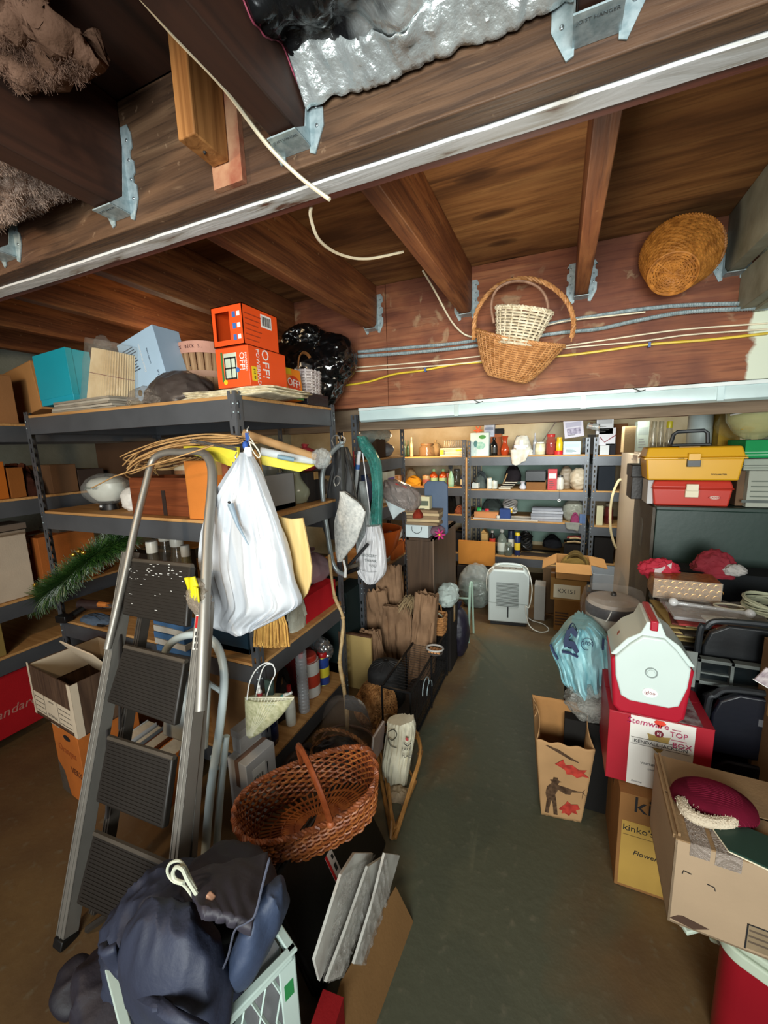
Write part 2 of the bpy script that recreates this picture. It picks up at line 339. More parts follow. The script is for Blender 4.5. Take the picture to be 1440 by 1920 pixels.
def arc(p0, p1, h, n=24, up=(0,0,1)):
    p0, p1, up = Vector(p0), Vector(p1), Vector(up); c = (p0+p1)/2; x = (p0-p1)/2
    return [c + x*cos(pi*i/n) + up*h*sin(pi*i/n)**.8 for i in range(n+1)]
# ================= structure
def nodes_mat(name, build, rough=.7, bump=.1, spec=.3, metal=0):
    m = bpy.data.materials.new(name); m.use_nodes = True; nt = m.node_tree; N = nt.nodes; L = nt.links; b = N['Principled BSDF']
    b.inputs['Roughness'].default_value = rough; b.inputs['Specular IOR Level'].default_value = spec; b.inputs['Metallic'].default_value = metal
    tc = N.new('ShaderNodeTexCoord')
    def nt_(s, det=5, dist=0, vec=None, sc3=(1,1,1)):
        mp = N.new('ShaderNodeMapping'); mp.inputs['Scale'].default_value = sc3; L.new(vec or tc.outputs['Object'], mp.inputs[0])
        n = N.new('ShaderNodeTexNoise'); n.inputs['Scale'].default_value = s; n.inputs['Detail'].default_value = det; n.inputs['Distortion'].default_value = dist
        L.new(mp.outputs[0], n.inputs['Vector']); return n.outputs[0]
    def ramp(v, stops):
        r = N.new('ShaderNodeValToRGB'); e = r.color_ramp.elements
        while len(e) < len(stops): e.new(.5)
        for i, (p, c) in enumerate(stops): e[i].position = p; e[i].color = lin(c) if isinstance(c, str) else (c, c, c, 1)
        L.new(v, r.inputs[0]); return r.outputs[0]
    def mix(f, a, c):
        x = N.new('ShaderNodeMix'); x.data_type = 'RGBA'; L.new(f, x.inputs[0])
        for i, q in ((6, a), (7, c)):
            if isinstance(q, str): x.inputs[i].default_value = lin(q)
            else: L.new(q, x.inputs[i])
        return x.outputs[2]
    def mth(op, a, c=None):
        x = N.new('ShaderNodeMath'); x.operation = op
        for i, q in ((0, a), (1, c)):
            if q is None: continue
            if isinstance(q, (int, float)): x.inputs[i].default_value = q
            else: L.new(q, x.inputs[i])
        return x.outputs[0]
    def sep():
        x = N.new('ShaderNodeSeparateXYZ'); L.new(tc.outputs['Object'], x.inputs[0]); return x.outputs
    col, hgt = build(nt_, ramp, mix, mth, sep)
    L.new(col, b.inputs['Base Color'])
    bp = N.new('ShaderNodeBump'); bp.inputs['Strength'].default_value = bump; bp.inputs['Distance'].default_value = .01; L.new(hgt, bp.inputs['Height']); L.new(bp.outputs[0], b.inputs['Normal'])
    return m
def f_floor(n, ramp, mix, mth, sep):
    x, y, z = sep(); a = n(1.1, 6, .6); dx = mth('ABSOLUTE', mth('ADD', x, .17)); m_ = mth('ADD', mth('SUBTRACT', dx, .36), mth('MULTIPLY', mth('SUBTRACT', a, .5), 1.5)); m_ = mth('MAXIMUM', m_, mth('SUBTRACT', y, 3.15)); m_ = mth('ADD', m_, .5)  # green inside the aisle band, brown outside it and at the far end
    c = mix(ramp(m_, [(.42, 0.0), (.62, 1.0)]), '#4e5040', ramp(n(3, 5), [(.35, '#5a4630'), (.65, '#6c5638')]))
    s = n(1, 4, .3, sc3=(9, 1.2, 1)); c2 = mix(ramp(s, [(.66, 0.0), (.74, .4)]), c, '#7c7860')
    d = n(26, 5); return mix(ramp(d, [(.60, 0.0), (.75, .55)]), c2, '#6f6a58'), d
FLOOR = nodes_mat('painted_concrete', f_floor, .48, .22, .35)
def f_wall(n, ramp, mix, mth, sep):
    a = n(3, 6); return ramp(a, [(.35, '#c9b48a'), (.65, '#e4d6b4')]), n(40, 4)
WALL = nodes_mat('whitewashed_concrete', f_wall, .9, .3)
def f_wallg(n, ramp, mix, mth, sep):
    a = n(3, 6); return ramp(a, [(.35, '#7e8478'), (.65, '#9aa096')]), n(40, 4)
WALLG = nodes_mat('grey_concrete', f_wallg, .9, .3)
KNOTS = []
def f_ply(n, ramp, mix, mth, sep):
    x, y, z = sep(); g = n(1.0, 6, 1.2, sc3=(1.6, 13, 1)); c = ramp(g, [(.3, '#5c3c22'), (.48, '#8c6038'), (.7, '#a67a4a')])
    f = n(1, 4, .5, sc3=(7, 90, 1)); c = mix(ramp(f, [(.36, .4), (.5, 0.0)]), c, '#5a3a20'); big = n(1.1, 3, .4, sc3=(1, 2, 1)); c = mix(ramp(big, [(.35, .55), (.6, 0.0)]), c, '#4c2f1c')
    for kx, ky, rx_, ry_ in KNOTS:
        dx = mth('DIVIDE', mth('SUBTRACT', x, kx), rx_); dy = mth('DIVIDE', mth('SUBTRACT', y, ky), ry_)
        d = mth('SQRT', mth('ADD', mth('MULTIPLY', dx, dx), mth('MULTIPLY', dy, dy))); d = mth('ADD', d, mth('MULTIPLY', mth('SUBTRACT', g, .5), .5))
        c = mix(ramp(d, [(.45, .85), (.95, .45), (1.05, .15), (1.5, 0.0)]) if False else ramp(mth('MULTIPLY', d, .5), [(.2, .85), (.46, .5), (.54, .12), (.8, 0.0)]), c, '#3a2112')
    return c, g
for px, py, rx_ in ((892, 330, .075), (925, 402, .085), (942, 455, .07), (952, 488, .07)):
    q = at(px, py, z=2.5); KNOTS.append((q.x, q.y, rx_, .03))
PLY = nodes_mat('plywood_subfloor', f_ply, .7, .12)
def f_joist(n, ramp, mix, mth, sep):
    g = n(1, 6, 1.5, sc3=(14, 1.3, 16)); c = ramp(g, [(.3, '#54301c'), (.5, '#82502e'), (.72, '#9a663c')]); f = n(1, 4, .4, sc3=(90, 5, 110)); c = mix(ramp(f, [(.34, .55), (.5, 0.0)]), c, '#3e2214'); c = mix(ramp(n(38, 2), [(.68, 0.0), (.74, .35)]), c, '#c09a70'); return mix(ramp(n(2.2, 4), [(.42, .5), (.6, 0.0)]), c, '#532c1c'), f
JOIST = nodes_mat('fir_joist', f_joist, .65, .15)
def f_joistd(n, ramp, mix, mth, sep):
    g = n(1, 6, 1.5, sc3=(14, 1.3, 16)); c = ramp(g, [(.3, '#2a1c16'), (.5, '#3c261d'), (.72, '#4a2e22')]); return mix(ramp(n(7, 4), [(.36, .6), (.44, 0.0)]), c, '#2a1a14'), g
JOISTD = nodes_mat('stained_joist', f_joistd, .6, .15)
def f_fbeam(n, ramp, mix, mth, sep):
    g = n(1, 6, 1.4, sc3=(1.2, 14, 15)); c = ramp(g, [(.28, '#3c2a1e'), (.5, '#5e4532'), (.72, '#7c6048')])
    c = mix(ramp(n(1.8, 5), [(.42, .6), (.56, 0.0)]), c, '#4c3428'); f = n(1, 4, .4, sc3=(6, 110, 110)); c = mix(ramp(f, [(.34, .6), (.5, 0.0)]), c, '#2c1e16'); c = mix(ramp(n(1, 4, 2, sc3=(3, 22, 22)), [(.62, 0.0), (.72, .3)]), c, '#967a60'); return mix(ramp(n(34, 3), [(.67, 0.0), (.74, .5)]), c, '#b09478'), f
FBEAM = nodes_mat('old_dark_beam', f_fbeam, .6, .2, .35)
def f_bbeam(n, ramp, mix, mth, sep):
    x, y, z = sep(); g = n(1, 6, 1.4, sc3=(1.1, 12, 12)); c = ramp(g, [(.28, '#683c28'), (.5, '#8c5438'), (.72, '#a06a48')])
    c = mix(ramp(n(2.4, 5), [(.40, .7), (.55, 0.0)]), c, '#5a3228'); f = n(1, 4, .4, sc3=(5, 90, 90)); c = mix(ramp(f, [(.34, .45), (.5, 0.0)]), c, '#4c261c'); c = mix(ramp(n(9, 5, .8), [(.62, 0.0), (.70, .45)]), c, '#b09a78')
    e = mth('ADD', x, mth('MULTIPLY', mth('SUBTRACT', n(14, 4), .5), .09)); return mix(ramp(mth('ADD', e, 0.0), [(.728, 0.0), (.742, 1.0)]), c, '#d4dcc8'), g
BBEAM = nodes_mat('red_stained_beam', f_bbeam, .62, .18, .3)
def f_white(n, ramp, mix, mth, sep):
    a = n(1, 5, .5, sc3=(5, 30, 30)); return ramp(a, [(.30, '#6a4a3c'), (.36, '#a8a49c'), (.45, '#c4c6c6'), (.7, '#d8dadc')]), a
WSTRIP = nodes_mat('chipped_white_paint', f_white, .6, .3)

S = dict(kind='structure')
P('floor', MB().box(-3.7, -1.9, -.12, 2.3, 5.25, 0), FLOOR, None, **S, label='dark green painted concrete floor, brown outside the aisle')
P('wall_back', MB().box(-3.7, 5.05, 0, 2.3, 5.25, 1.78), WALL, None, **S, label='pale whitewashed concrete foundation wall')
P('trim_1', MB().box(-3.7, 5.0, 1.78, 2.3, 5.25, 1.83), JOIST, None, **S, label='wooden sill plate on the foundation wall')
P('trim_2', MB().box(-3.7, 5.15, 1.83, 2.3, 5.25, 2.5), JOIST, None, **S, label='rim board above the sill')
P('wall_left', MB().box(-3.8, -1.9, 0, -3.66, 5.25, 2.5), WALLG, None, **S, label='grey concrete side wall')
P('wall_right', MB().box(1.75, -1.9, 0, 1.9, 5.25, 2.5), WALLG, None, **S, label='grey concrete side wall behind the cabinet')
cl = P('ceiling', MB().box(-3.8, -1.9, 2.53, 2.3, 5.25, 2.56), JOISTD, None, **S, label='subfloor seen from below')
# plywood panels, each a sheet with its seam
for i, (x0, x1) in enumerate(((-3.6, -2.4), (-2.398, -1.2), (-1.198, .02+.045), (.067, 1.75))):
    P('plywood_panel', MB().box(x0, .97, 2.5, x1, 5.1, 2.529), PLY, cl)
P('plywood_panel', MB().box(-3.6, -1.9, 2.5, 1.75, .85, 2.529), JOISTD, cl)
# foreground beam of three plies
fb = P('beam', MB().box(-3.6, .85, 2.20, 1.75, .905, 2.498), FBEAM, None, bev=.003, label='dark foreground ceiling beam with a chipped white painted strip beneath', **S)
b = MB(); xs = [-3.6 + 5.35*i/90 for i in range(91)]
pr = [(x, .907 + .004*nz((x*9, 0, 0), 1, 3)) for x in xs] + [(x, .950 + .004*nz((x*7, 3, 0), 1, 4)) for x in xs[::-1]]
b.prism(pr, 2.194, 2.498); P('painted_strip', b, WSTRIP, fb, label='chipped white painted strip')
P('back_ply', MB().box(-3.6, .953, 2.197, 1.75, .975, 2.498), mk('#7a4030', .7, kind='wood', col2='#4a2820', scale=3), fb)
# rear beam
bb = P('beam', MB().box(-3.6, 2.30, 1.825, -.95, 2.42, 2.498).box(-.947, 2.30, 1.825, 1.75, 2.42, 2.498), BBEAM, None, bev=.002, label='deep red stained rear beam carrying cables, painted white at one end', **S)
bb2 = P('beam', MB().box(-3.6, 2.42, 1.835, 1.75, 2.50, 2.498), mk('#6a5a48', .8, kind='wood', col2='#4a3a2c', scale=2), None, label='rough brown rear ply behind the red beam', **S)
# joists
def joist(x, y0, y1, zb, m, label, wd=.055, top=2.499):
    o = P('ceiling_joist', MB().box(-wd/2, y0, zb, wd/2, y1, top), m, None, bev=.003, loc=(x, 0, 0), label=label, **S); return o
for x, nm in ((.068, 'slender reddish joist above the wicker baskets'), (-.482, 'brown joist pointing at the white basket'), (-1.03, 'orange-lit joist above the black garbage bag'), (-1.60, 'joist above the orange cartons'),
              (-2.14, 'joist above the teal box'), (-2.68, 'joist over the far end of the steel rack'), (-3.2, 'joist beside the side wall')):
    joist(x, .976, 2.299, 2.262, JOIST, nm)
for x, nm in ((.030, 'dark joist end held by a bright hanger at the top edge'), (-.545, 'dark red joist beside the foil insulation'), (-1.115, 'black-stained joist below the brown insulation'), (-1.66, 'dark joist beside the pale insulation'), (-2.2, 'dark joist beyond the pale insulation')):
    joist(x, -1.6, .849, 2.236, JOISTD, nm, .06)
for i in range(9): joist(-3.2 + .57*i, 2.501, 5.14, 1.90 if i % 2 else 1.895, JOIST, 'low joist in the far bay, number %d from the side wall' % (i+1) if False else 'low joist of the far bay resting on the sill', .05, 2.49)
# pale painted timbers at the right
GP = nodes_mat('grey_green_paint', lambda n, ramp, mix, mth, sep: (ramp(n(4, 5), [(.3, '#5c5c48'), (.5, '#8a8c7c'), (.7, '#a4a898')]), n(30, 3)), .6, .15)
P('ceiling_joist', MB().box(0, .976, 2.262, .055, 2.299, 2.499), GP, None, loc=(.615, 0, 0), bev=.003, label='grey painted joist at the right end of the rear beam', **S)
P('trim_3', MB().box(0, .976, 2.11, .05, 2.299, 2.261).box(.05, .976, 2.10, .20, 2.299, 2.13), GP, None, loc=(.675, 0, 0), bev=.002, label='grey-green painted boards beside the painted joist', **S)
# short block on the foreground beam
q0 = at(337, 262, z=2.25); q1 = at(408, 325, z=2.25)
t = T('wood_block', 'short pale wooden block hanging from the dark foreground beam', 'wood block', (-.745, 0, 0))
y0 = q0.y
P('block', MB().box(-.024, y0, 2.25, .024, .832, 2.5), wood('#b07c48', '#7c5028', 2, 3), t, bev=.003)
P('backing_board', MB().box(-.03, .834, 2.206, .056, .849, 2.5), mk('#b08868', .8, col2='#8a4a34', scale=14), t)
P('nail', MB().sph((.0, y0-.001+.05, 2.249), .004, 6), INK, t)
# joist hangers
def hanger(x, y, zb, wd, h, label, back=True, lean=0):
    t = T('joist_hanger', label, 'joist hanger', (x, y, zb), 0, 'galvanised joist hangers')
    s = -1 if back else 1      # back: flanges lie on a face whose outside is -y
    e = .003; a = wd/2 + .001
    P('saddle', MB().box(-a-e, -.06, -e-.002, a+e, 0, -.002).prism([(-.06, -e), (0, -e), (0, h*.9), (-.02, h*.16)], -a-e, -a, 'x').prism([(-.06, -e), (0, -e), (0, h*.9), (-.02, h*.16)], a, a+e, 'x'), GALV, t, smooth=False)
    for sd in (-1, 1):
        pts = [(a, -.015), (a+.012, -.02), (a+.036, .028), (a+.036, .06), (a+.027, .066), (a+.027, .082), (a+.036, .088), (a+.036, .115), (a+.026, .121), (a+.026, .14), (a+.036, .146), (a+.036, h-.02), (a+.026, h), (a, h)]
        P('flange', MB().prism([(sd*px_, pz) for px_, pz in pts][::sd], -e-.0003, -.0003, 'y'), GALV, t, smooth=False)
        b = MB()
        for k in range(4): b.sph((sd*(a+.02), -e-.001, .03+.045*k*(h/.2)), .0042, 5, (1, .5, 1))
        P('nail_heads', b, mk('#aab4b8', .3, .8, bump=0), t, kind='stuff')
    for k in range(2): pass
    text(t, 'JOIST HANGER', (0, -.045, -e-.0022), .009, mk('#5a6468', .5, bump=0), rot=(pi, 0, 0), ext=.0002)
    return t
hanger(.030, .849, 2.234, .062, .16, 'bright joist hanger at the top edge beside the foil')
hanger(-.545, .849, 2.234, .062, .15, 'joist hanger below the dark red joist and the foil')
hanger(-1.115, .849, 2.234, .062, .20, 'tall joist hanger at the end of the black-stained joist')
hanger(-1.66, .849, 2.234, .062, .17, 'joist hanger under the pale insulation, by the picture edge')
hanger(.068, 2.299, 2.26, .057, .16, 'joist hanger above the white wicker basket')
hanger(-.482, 2.299, 2.26, .057, .17, 'joist hanger left of the twisted basket handle')
hanger(-1.03, 2.299, 2.26, .057, .19, 'joist hanger above the black garbage bag')
hanger(.642, 2.299, 2.26, .057, .17, 'joist hanger beside the round wicker basket')
# ================= steel racks
def post_mb(h, sx, sy, wd=.038):
    """slotted angle, corner at the origin, legs towards sx and sy"""
    b = MB(); e = .0022; s1, s2 = .0135, .0245
    n = int(h/.05)
    for leg in (0, 1):
        def bx(a0, a1, z0, z1):
            if leg == 0: b.box(min(sx*a0, sx*a1), min(0, sy*e), z0, max(sx*a0, sx*a1), max(0, sy*e), z1)
            else: b.box(min(0, sx*e), min(sy*a0, sy*a1), z0, max(0, sx*e), max(sy*a0, sy*a1), z1)
        bx(e, s1, 0, h); bx(s2, wd, 0, h)
        for k in range(n+1):
            z0 = k*.05 - .011; z1 = z0 + .022 if k % 2 else z0 + .026
            bx(s1, s2, max(0, z0), min(h, z1))
    return b
def rack(name, label, x0, x1, y0, y1, levels, h, bh=.085, mat=STEEL, board=BOARD, posts=None, bt=.014):
    t = T('steel_rack', label, 'shelving rack', (x0, y0, 0)); W, D = x1-x0, y1-y0
    for x, y, sx, sy in ((0, 0, 1, 1), (W, 0, -1, 1), (0, D, 1, -1), (W, D, -1, -1)):
        p = P('post', post_mb(h, sx, sy), mat, t, loc=(x, y, 0), smooth=False)
        rb = MB()
        for z in levels:
            for dz in (.018, .052): rb.sph((sx*.012, -sy*.001 if y == 0 or y == D else 0, z-bt-dz), .0042, 5, (1, .6, 1)); rb.sph((-sx*.001, sy*.012, z-bt-dz), .0042, 5, (.6, 1, 1))
        P('rivets', rb, GALV, p, kind='stuff')
    e = .003
    for z in levels:
        zt = z - bt
        for y in (e, D-e-.002):
            s = 1 if y < D/2 else -1
            P('beam', MB().box(.004, y-.001, zt-bh, W-.004, y+.001, zt).box(.004, min(y, y+s*.02), zt-bh, W-.004, max(y, y+s*.02), zt-bh+.002), mat, t, smooth=False)
        for x in (e, W-e-.002):
            s = 1 if x < W/2 else -1
            P('side_beam', MB().box(x-.001, .006, zt-bh, x+.001, D-.006, zt).box(min(x, x+s*.02), .006, zt-bh, max(x, x+s*.02), D-.006, zt-bh+.002), mat, t, smooth=False)
        P('shelf_board', MB().box(.004, .004, zt+.0005, W-.004, D-.004, z), board, t, bev=.0012)
    return t
AX0, AX1, AY0, AY1 = -2.64, -1.18, 1.28, 2.06
AL = (1.81, 1.295, .655, .165)
rack('A', 'grey steel rack behind the step ladder with the orange cartons on top', AX0, AX1, AY0, AY1, AL, 1.828)
BX1 = -1.2; BL = (1.50, 1.14, .66, .15)
rack('B', 'grey steel rack beyond the hanging bow saw, side to the aisle', -1.82, BX1, 2.36, 3.24, BL, 1.79)
CY = 4.40; CL = (1.440, 1.085, .755, .36)
rack('C', 'grey steel rack on the back wall with the teal backing sheet', -.912, .268, CY, 5.0, CL, 1.60)
rack('C0', 'grey steel rack on the back wall lit by the warm bulb', -2.12, -.93, CY, 5.0, (1.445, 1.105, .80, .36), 1.62)
rack('C2', 'grey steel rack on the back wall half hidden by the fridge', .30, 1.48, CY, 5.0, (1.430, 1.085, .74, .36), 1.60)
DX = -2.74; DL = (1.775, 1.37, .81, .52)
rack('D', 'dim grey steel rack along the side wall, cut by the picture edge', -3.35, DX, .15, 2.9, DL, 1.80)
# extra front post and board of the neighbouring bay at x=0 handled by rack D
# teal backing sheet behind the middle back rack
P('backing_sheet', MB().box(-.86, 5.008, .40, .25, 5.018, 1.40), mk('#8aa89c', .7, var=.12, scale=2, bump=.03), None, label='pale teal backing sheet behind the middle back rack', cat='panel')
P('wood_lath', MB().box(0, 0, 0, .018, .012, 1.43), wood('#c89860', None, 2), None, loc=(-.928, 4.382, 0), label='thin wooden lath standing against the back rack posts', cat='lath', bev=.001)

# ================= light fixture under the rear beam
t = T('light_fixture', 'long white fluorescent fixture under the rear beam', 'light fixture', (.2, 2.36, 1.8235))
x0, x1 = -1.35, 1.3
P('housing', MB().prism([(-.045, 0), (.06, 0), (.06, -.055), (-.03, -.085), (-.05, -.075), (-.053, -.012)], x0, x1, 'x'), mk('#c8dcdc', .35, .1, var=.08, bump=.02), t, bev=.001)
P('top_lip', MB().box(x0, -.062, -.018, x1, -.046, -.001), mk('#dfe8e6', .4, bump=0), t, bev=.001)
for x in (-.74, -.1, .45, .98): P('clip', MB().box(x-.012, -.0565, -.08, x+.012, -.0495, -.014), mk('#b8cccc', .35, .2, bump=0), t)
for x in (-.62, .13): P('hanging_wire', MB().tube([(x-.02, -.064, -.002), (x+.01, -.074, -.016), (x+.03, -.07, -.012), (x-.01, -.066, -.02)], .0018, 5), BLACK, t)
P('underside_shade_board', MB().box(-3.0, 2.30+.125, 1.69, 1.75, 2.30+.165, 1.834), mk('#84705a', .75, kind='wood', col2='#5c4a38', scale=2), None, label='brown board standing in for the shaded underside of the light fixture', kind='structure')  # added brown strip imitates the fixture's underside in shade

# ================= cables and conduits on the rear beam
def cable(name, label, pts, r, mat, Y=2.285, group=None, n=6, cat='cable', dense=6):
    q = [at(px, py, y=Y) if len(p_) == 2 else at(px, py, y=p_[2]) for p_ in pts for px, py in [p_[:2]]]
    o = []
    for i in range(len(q)-1):
        a, b_, c, d = q[max(0, i-1)], q[i], q[i+1], q[min(len(q)-1, i+2)]
        for k in range(dense):
            s_ = k/dense; o.append(.5*((2*b_) + (c-a)*s_ + (2*a-5*b_+4*c-d)*s_**2 + (3*b_-a-3*c+d)*s_**3))
    o.append(q[-1]); return P(name, MB().tube(o, r, n), mat, None, label=label, cat=cat, group=group), o
def flex(name, label, pts, r, Y=2.28):
    o, q = cable(name, label, pts, r, GALV, Y, None, 7)
    # spiral ridges of the armoured conduit
    L_ = sum((q[i+1]-q[i]).length for i in range(len(q)-1)); m = int(L_/.009); b = MB()
    for k in range(m):
        f_ = k/m*(len(q)-1); i = min(int(f_), len(q)-2); p = q[i].lerp(q[i+1], f_-i); tt = (q[i+1]-q[i]).normalized(); u = tt.orthogonal().normalized(); v = tt.cross(u)
        b.tube([p + (u*cos(a*pi/4)+v*sin(a*pi/4))*(r+.0006) for a in range(8)], .0016, 3, True)
    P('spiral_ridges', b, GALV, o, kind='stuff').matrix_parent_inverse = Matrix()
flex('flexible_conduit', 'grey armoured conduit along the rear beam, upper run', [(672,660),(760,652),(880,640),(1035,606),(1120,592),(1200,580),(1290,572),(1440,568)], .0085, 2.286)
flex('flexible_conduit', 'grey armoured conduit along the rear beam, lower run', [(672,668),(760,662),(880,650),(1035,626),(1120,617),(1190,602),(1290,585),(1440,577)], .0085, 2.270)
flex('flexible_conduit', 'dark armoured conduit below the joists at the far end of the rack', [(0,643),(60,628),(130,614),(210,605),(300,601)], .010, 2.05)
cable('white_cable', 'thin white cable on the rear beam, upper of the two', [(655,690),(760,682),(880,670),(1035,652),(1200,628),(1290,617),(1440,606)], .0035, CREAM, 2.293)
cable('white_cable', 'thin white cable on the rear beam just above the yellow one', [(655,697),(760,690),(880,680),(1035,656),(1200,640),(1290,628),(1440,617)], .0035, CREAM, 2.285)
cable('white_cable', 'short white cable between the conduits beside the basket handle', [(1026,610),(1060,602),(1120,595),(1210,585)], .0035, CREAM, 2.262)
yc, _ = cable('yellow_cable', 'flat yellow cable stapled across the rear beam', [(636,724),(690,716),(738,702),(790,695),(850,684),(889,680),(1045,668),(1130,658),(1215,646),(1330,637),(1440,625)], .0058, mk('#e8c838', .4, bump=0), 2.288)
for px, py in ((797, 693), (1218, 646)):
    q = at(px, py, y=2.276); P('cable_clip', MB().box(q.x-.005, 2.275, q.z-.011, q.x+.005, 2.299, q.z+.011), mk('#3f5f9c', .4, bump=0), None, label='small blue clip holding the yellow cable ' + ('left of the large wicker basket' if px < 900 else 'right of the large wicker basket'), cat='clip')
cable('white_cable', 'long white cable drooping across the dark red joist', [(255,-15,.55),(330,70,.62),(420,165,.70),(500,270,.80),(560,330,.84),(618,374,.845)], .0042, CREAM, .8)
cable('white_cable', 'white cable loop hanging below the chipped white strip', [(583,388,.99),(583,410,1.02),(600,452,1.1),(640,478,1.25),(690,485,1.4),(756,472,1.55)], .0045, CREAM, 1.2)
cable('white_cable', 'white cable hanging from the joist beside the large basket handle', [(793,508,1.9),(815,545,2.05),(845,600,2.2),(868,625,2.27),(886,632,2.28)], .0045, CREAM, 2.1)
# galvanised remnants: insulation
def fluff(name, label, loc, d, col, seed, hairs=9000):
    t = T(name, label, 'insulation', loc)
    def zf(u, v): return -d[2]*(.45*sin(pi*u)*sin(pi*v) + .35*nz((u*2.5, v*2.5, 0), 1, seed) + .16*nz((u*7, v*7, 0), 1, seed+1) + .10*nz((u*22, v*22, 0), 1, seed+2))
    m = MB().grid(lambda u, v: ((u-.5)*d[0] + .03*nz((u*5, v*5, 1), 1, seed), (v-.5)*d[1] + .03*nz((u*5, v*5, 2), 1, seed), zf(u, v)), 90, 80)
    P('fibre_batt', m, mk(col, .98, col2='#5c4436', scale=7, bump=.6, bscale=90, spec=0), t, solid=.05)
    b = MB(); r_ = random.Random(seed)
    for i in range(hairs):
        u, v = r_.random(), r_.random(); p = Vector(((u-.5)*d[0], (v-.5)*d[1], zf(u, v)-.024)); q = [p]
        dr = Vector((r_.random()-.5, r_.random()-.5, -.25-r_.random()*.3)).normalized()
        for k in range(3): q.append(q[-1] + dr*(.004+.003*r_.random())); dr = (dr + Vector((r_.random()-.5, r_.random()-.5, r_.random()-.5))*1.1).normalized()
        b.tube(q, .00035, 3)
    P('loose_fibres', b, mk(col, .95, bump=0), t, kind='stuff'); return t
fluff('insulation_batt', 'fuzzy brown insulation hanging in the top corner', (-1.12, .50, 2.47), (.42, .36, .20), '#8c6c5a', 3, 16000)
fluff('insulation_batt', 'pale grey insulation sagging beside the black-stained joist', (-1.40, .66, 2.31), (.46, .26, .09), '#a89488', 5, 9000)
# foil-faced insulation roll: black sheet with bright crinkled foil
t = T('foil_insulation', 'crinkled black and silver foil insulation sagging between the dark joists', 'insulation', (-.30, .66, 2.36))
def foil(u, v):
    x = -.21 + .52*u; y = -.32 + .495*v + .008*nz((u*3, v*3, 0), 2, 1)
    a = 1 if v < .86 else (1-(v-.86)/.14*.8)
    z = -.055 + a*(.028*ridge((u*2.2, v*2.2, 0), 1, 2) + .02*ridge((u*6, v*5, 1), 1, 5) + .007*ridge((u*16, v*14, 0), 1, 7)) + .02*(u-.5)**2 + .004*sin(u*14)
    return (x, y, z)
fm = P('foil_sheet', MB().grid(foil, 110, 110), nodes_mat('crinkled_foil', lambda n, ramp, mix, mth, sep: (mix(ramp(mth('ADD', mth('ADD', sep()[0], mth('MULTIPLY', sep()[1], 1.3)), mth('MULTIPLY', mth('SUBTRACT', n(6, 4, 1), .5), .5)), [(.0, 0.0), (.16, 1.0)]), '#26282a', '#dfe6e6'), n(14, 6, 2)), .2, .7, .8, .6), t, solid=.0015)
b = MB().grid(lambda u, v: tuple(Vector(foil(u, .88+.12*v)) + Vector((0, .003, -.006-.022*v + .003*nz((u*20, v, 0), 1) + .006*ridge((u*18, v*3, 0), 1, 2)))), 160, 8)
P('silver_edge', b, mk('#e4ecec', .25, .6, bump=.2, bscale=120), t, solid=.002)
b = MB().grid(lambda u, v: tuple(Vector(foil(0, u)) + Vector((-.004-.006*v, 0, .012*v + .004*nz((u*20, v, 0), 1)))), 60, 3)
P('pink_edge', b, mk('#b05068', .5, col2='#5a2430', scale=30, bump=.1), t, solid=.003, label='pink torn facing edge')
# ================= things on the steel rack nearest the camera
def yw(px, X_, Z):
    r = ROT.transposed(); c = r @ (Vector((X_, 0, Z)) - CAM); u = (px - 720.0) / FPX
    return -(c[0] + u * c[2]) / (r[0][1] + u * r[2][1])
def side(kind, name, label, cat, p0, p1, pt, X_, z, c, c2=None, dp=None, rz=0, group=None, **k):
    """like item(), for a thing seen through the aisle side of a rack: the span runs along y, front towards +x"""
    a, b = yw(p0, X_, z), yw(p1, X_, z); W = abs(b-a); Y = (a+b)/2; h = max(.012, zh(pt, X_, Y) - z); D = dp or min(W, .16)
    t = T(name, label, cat, (X_ - D/2, Y, z + .0012), pi/2 + rz, group); kw = dict(k)
    if c2: kw['c2'] = c2
    KIND[kind](t, W*.96, D, h, c, **kw); return t
def put(kind, name, label, cat, loc, w_, d, h, c, c2=None, rz=0, group=None, rx=0, ry=0, **k):
    t = T(name, label, cat, loc, rz, group, rx, ry); kw = dict(k)
    if c2: kw['c2'] = c2
    KIND[kind](t, w_, d, h, c, **kw); return t
Z1, Z2, Z3, Z4 = AL
# --- top shelf
def tiltbox(name, label, p0, p1, pt, Y, z, c, d, ry, parts=None, m=None, cat='box', seam=True, pw=None):
    a, b = xw(p0, Y, z), xw(p1, Y, z); h = zh(pt, (a+b)/2, Y) - z; W = (b-a)*(pw or 1); X_ = (a+b)/2
    ca, sa = cos(ry), abs(sin(ry)); w1 = max(.03, (W*ca - h*sa) / (ca*ca - sa*sa)) if abs(ry) < .6 else W; h1 = max(.03, (h - w1*sa)/ca)
    # pivot on the lower corner
    t = T(name, label, cat, (X_, Y + d/2, z + .0015), 0)
    o = ((-w1/2) if ry > 0 else (w1/2))
    t.rotation_euler = (0, ry, 0)
    off = Matrix.Rotation(ry, 3, 'Y') @ Vector((0, 0, h1/2)); t.location = (X_ - off.x, Y + d/2, z + .0015 + w1/2*abs(sin(ry)))
    boxp('box_body', (w1, d, h1), m or card(c), t)
    if seam: P('flap', MB().box(-w1/2, -d/2-.0015, h1*.0+.002, w1/2, -d/2, h1*.03).box(-w1/2, -d/2, h1, w1/2, d/2, h1+.0015), m or card(c), t)
    if parts: parts(t, w1, d, h1)
    return t
tiltbox('cardboard_box', 'plain brown cardboard box leaning at the far left of the top shelf', 6, 82, 683, 1.42, 1.80, '#b98550', .22, -.16)
def tealp(t, w, d, h):
    P('lid', MB().box(-w/2-.002, -d/2-.002, h*.12, w/2+.002, -d/2+.03, h+.002), mk('#1aa0b4', .5, var=.06, bump=.02), t, bev=.001)
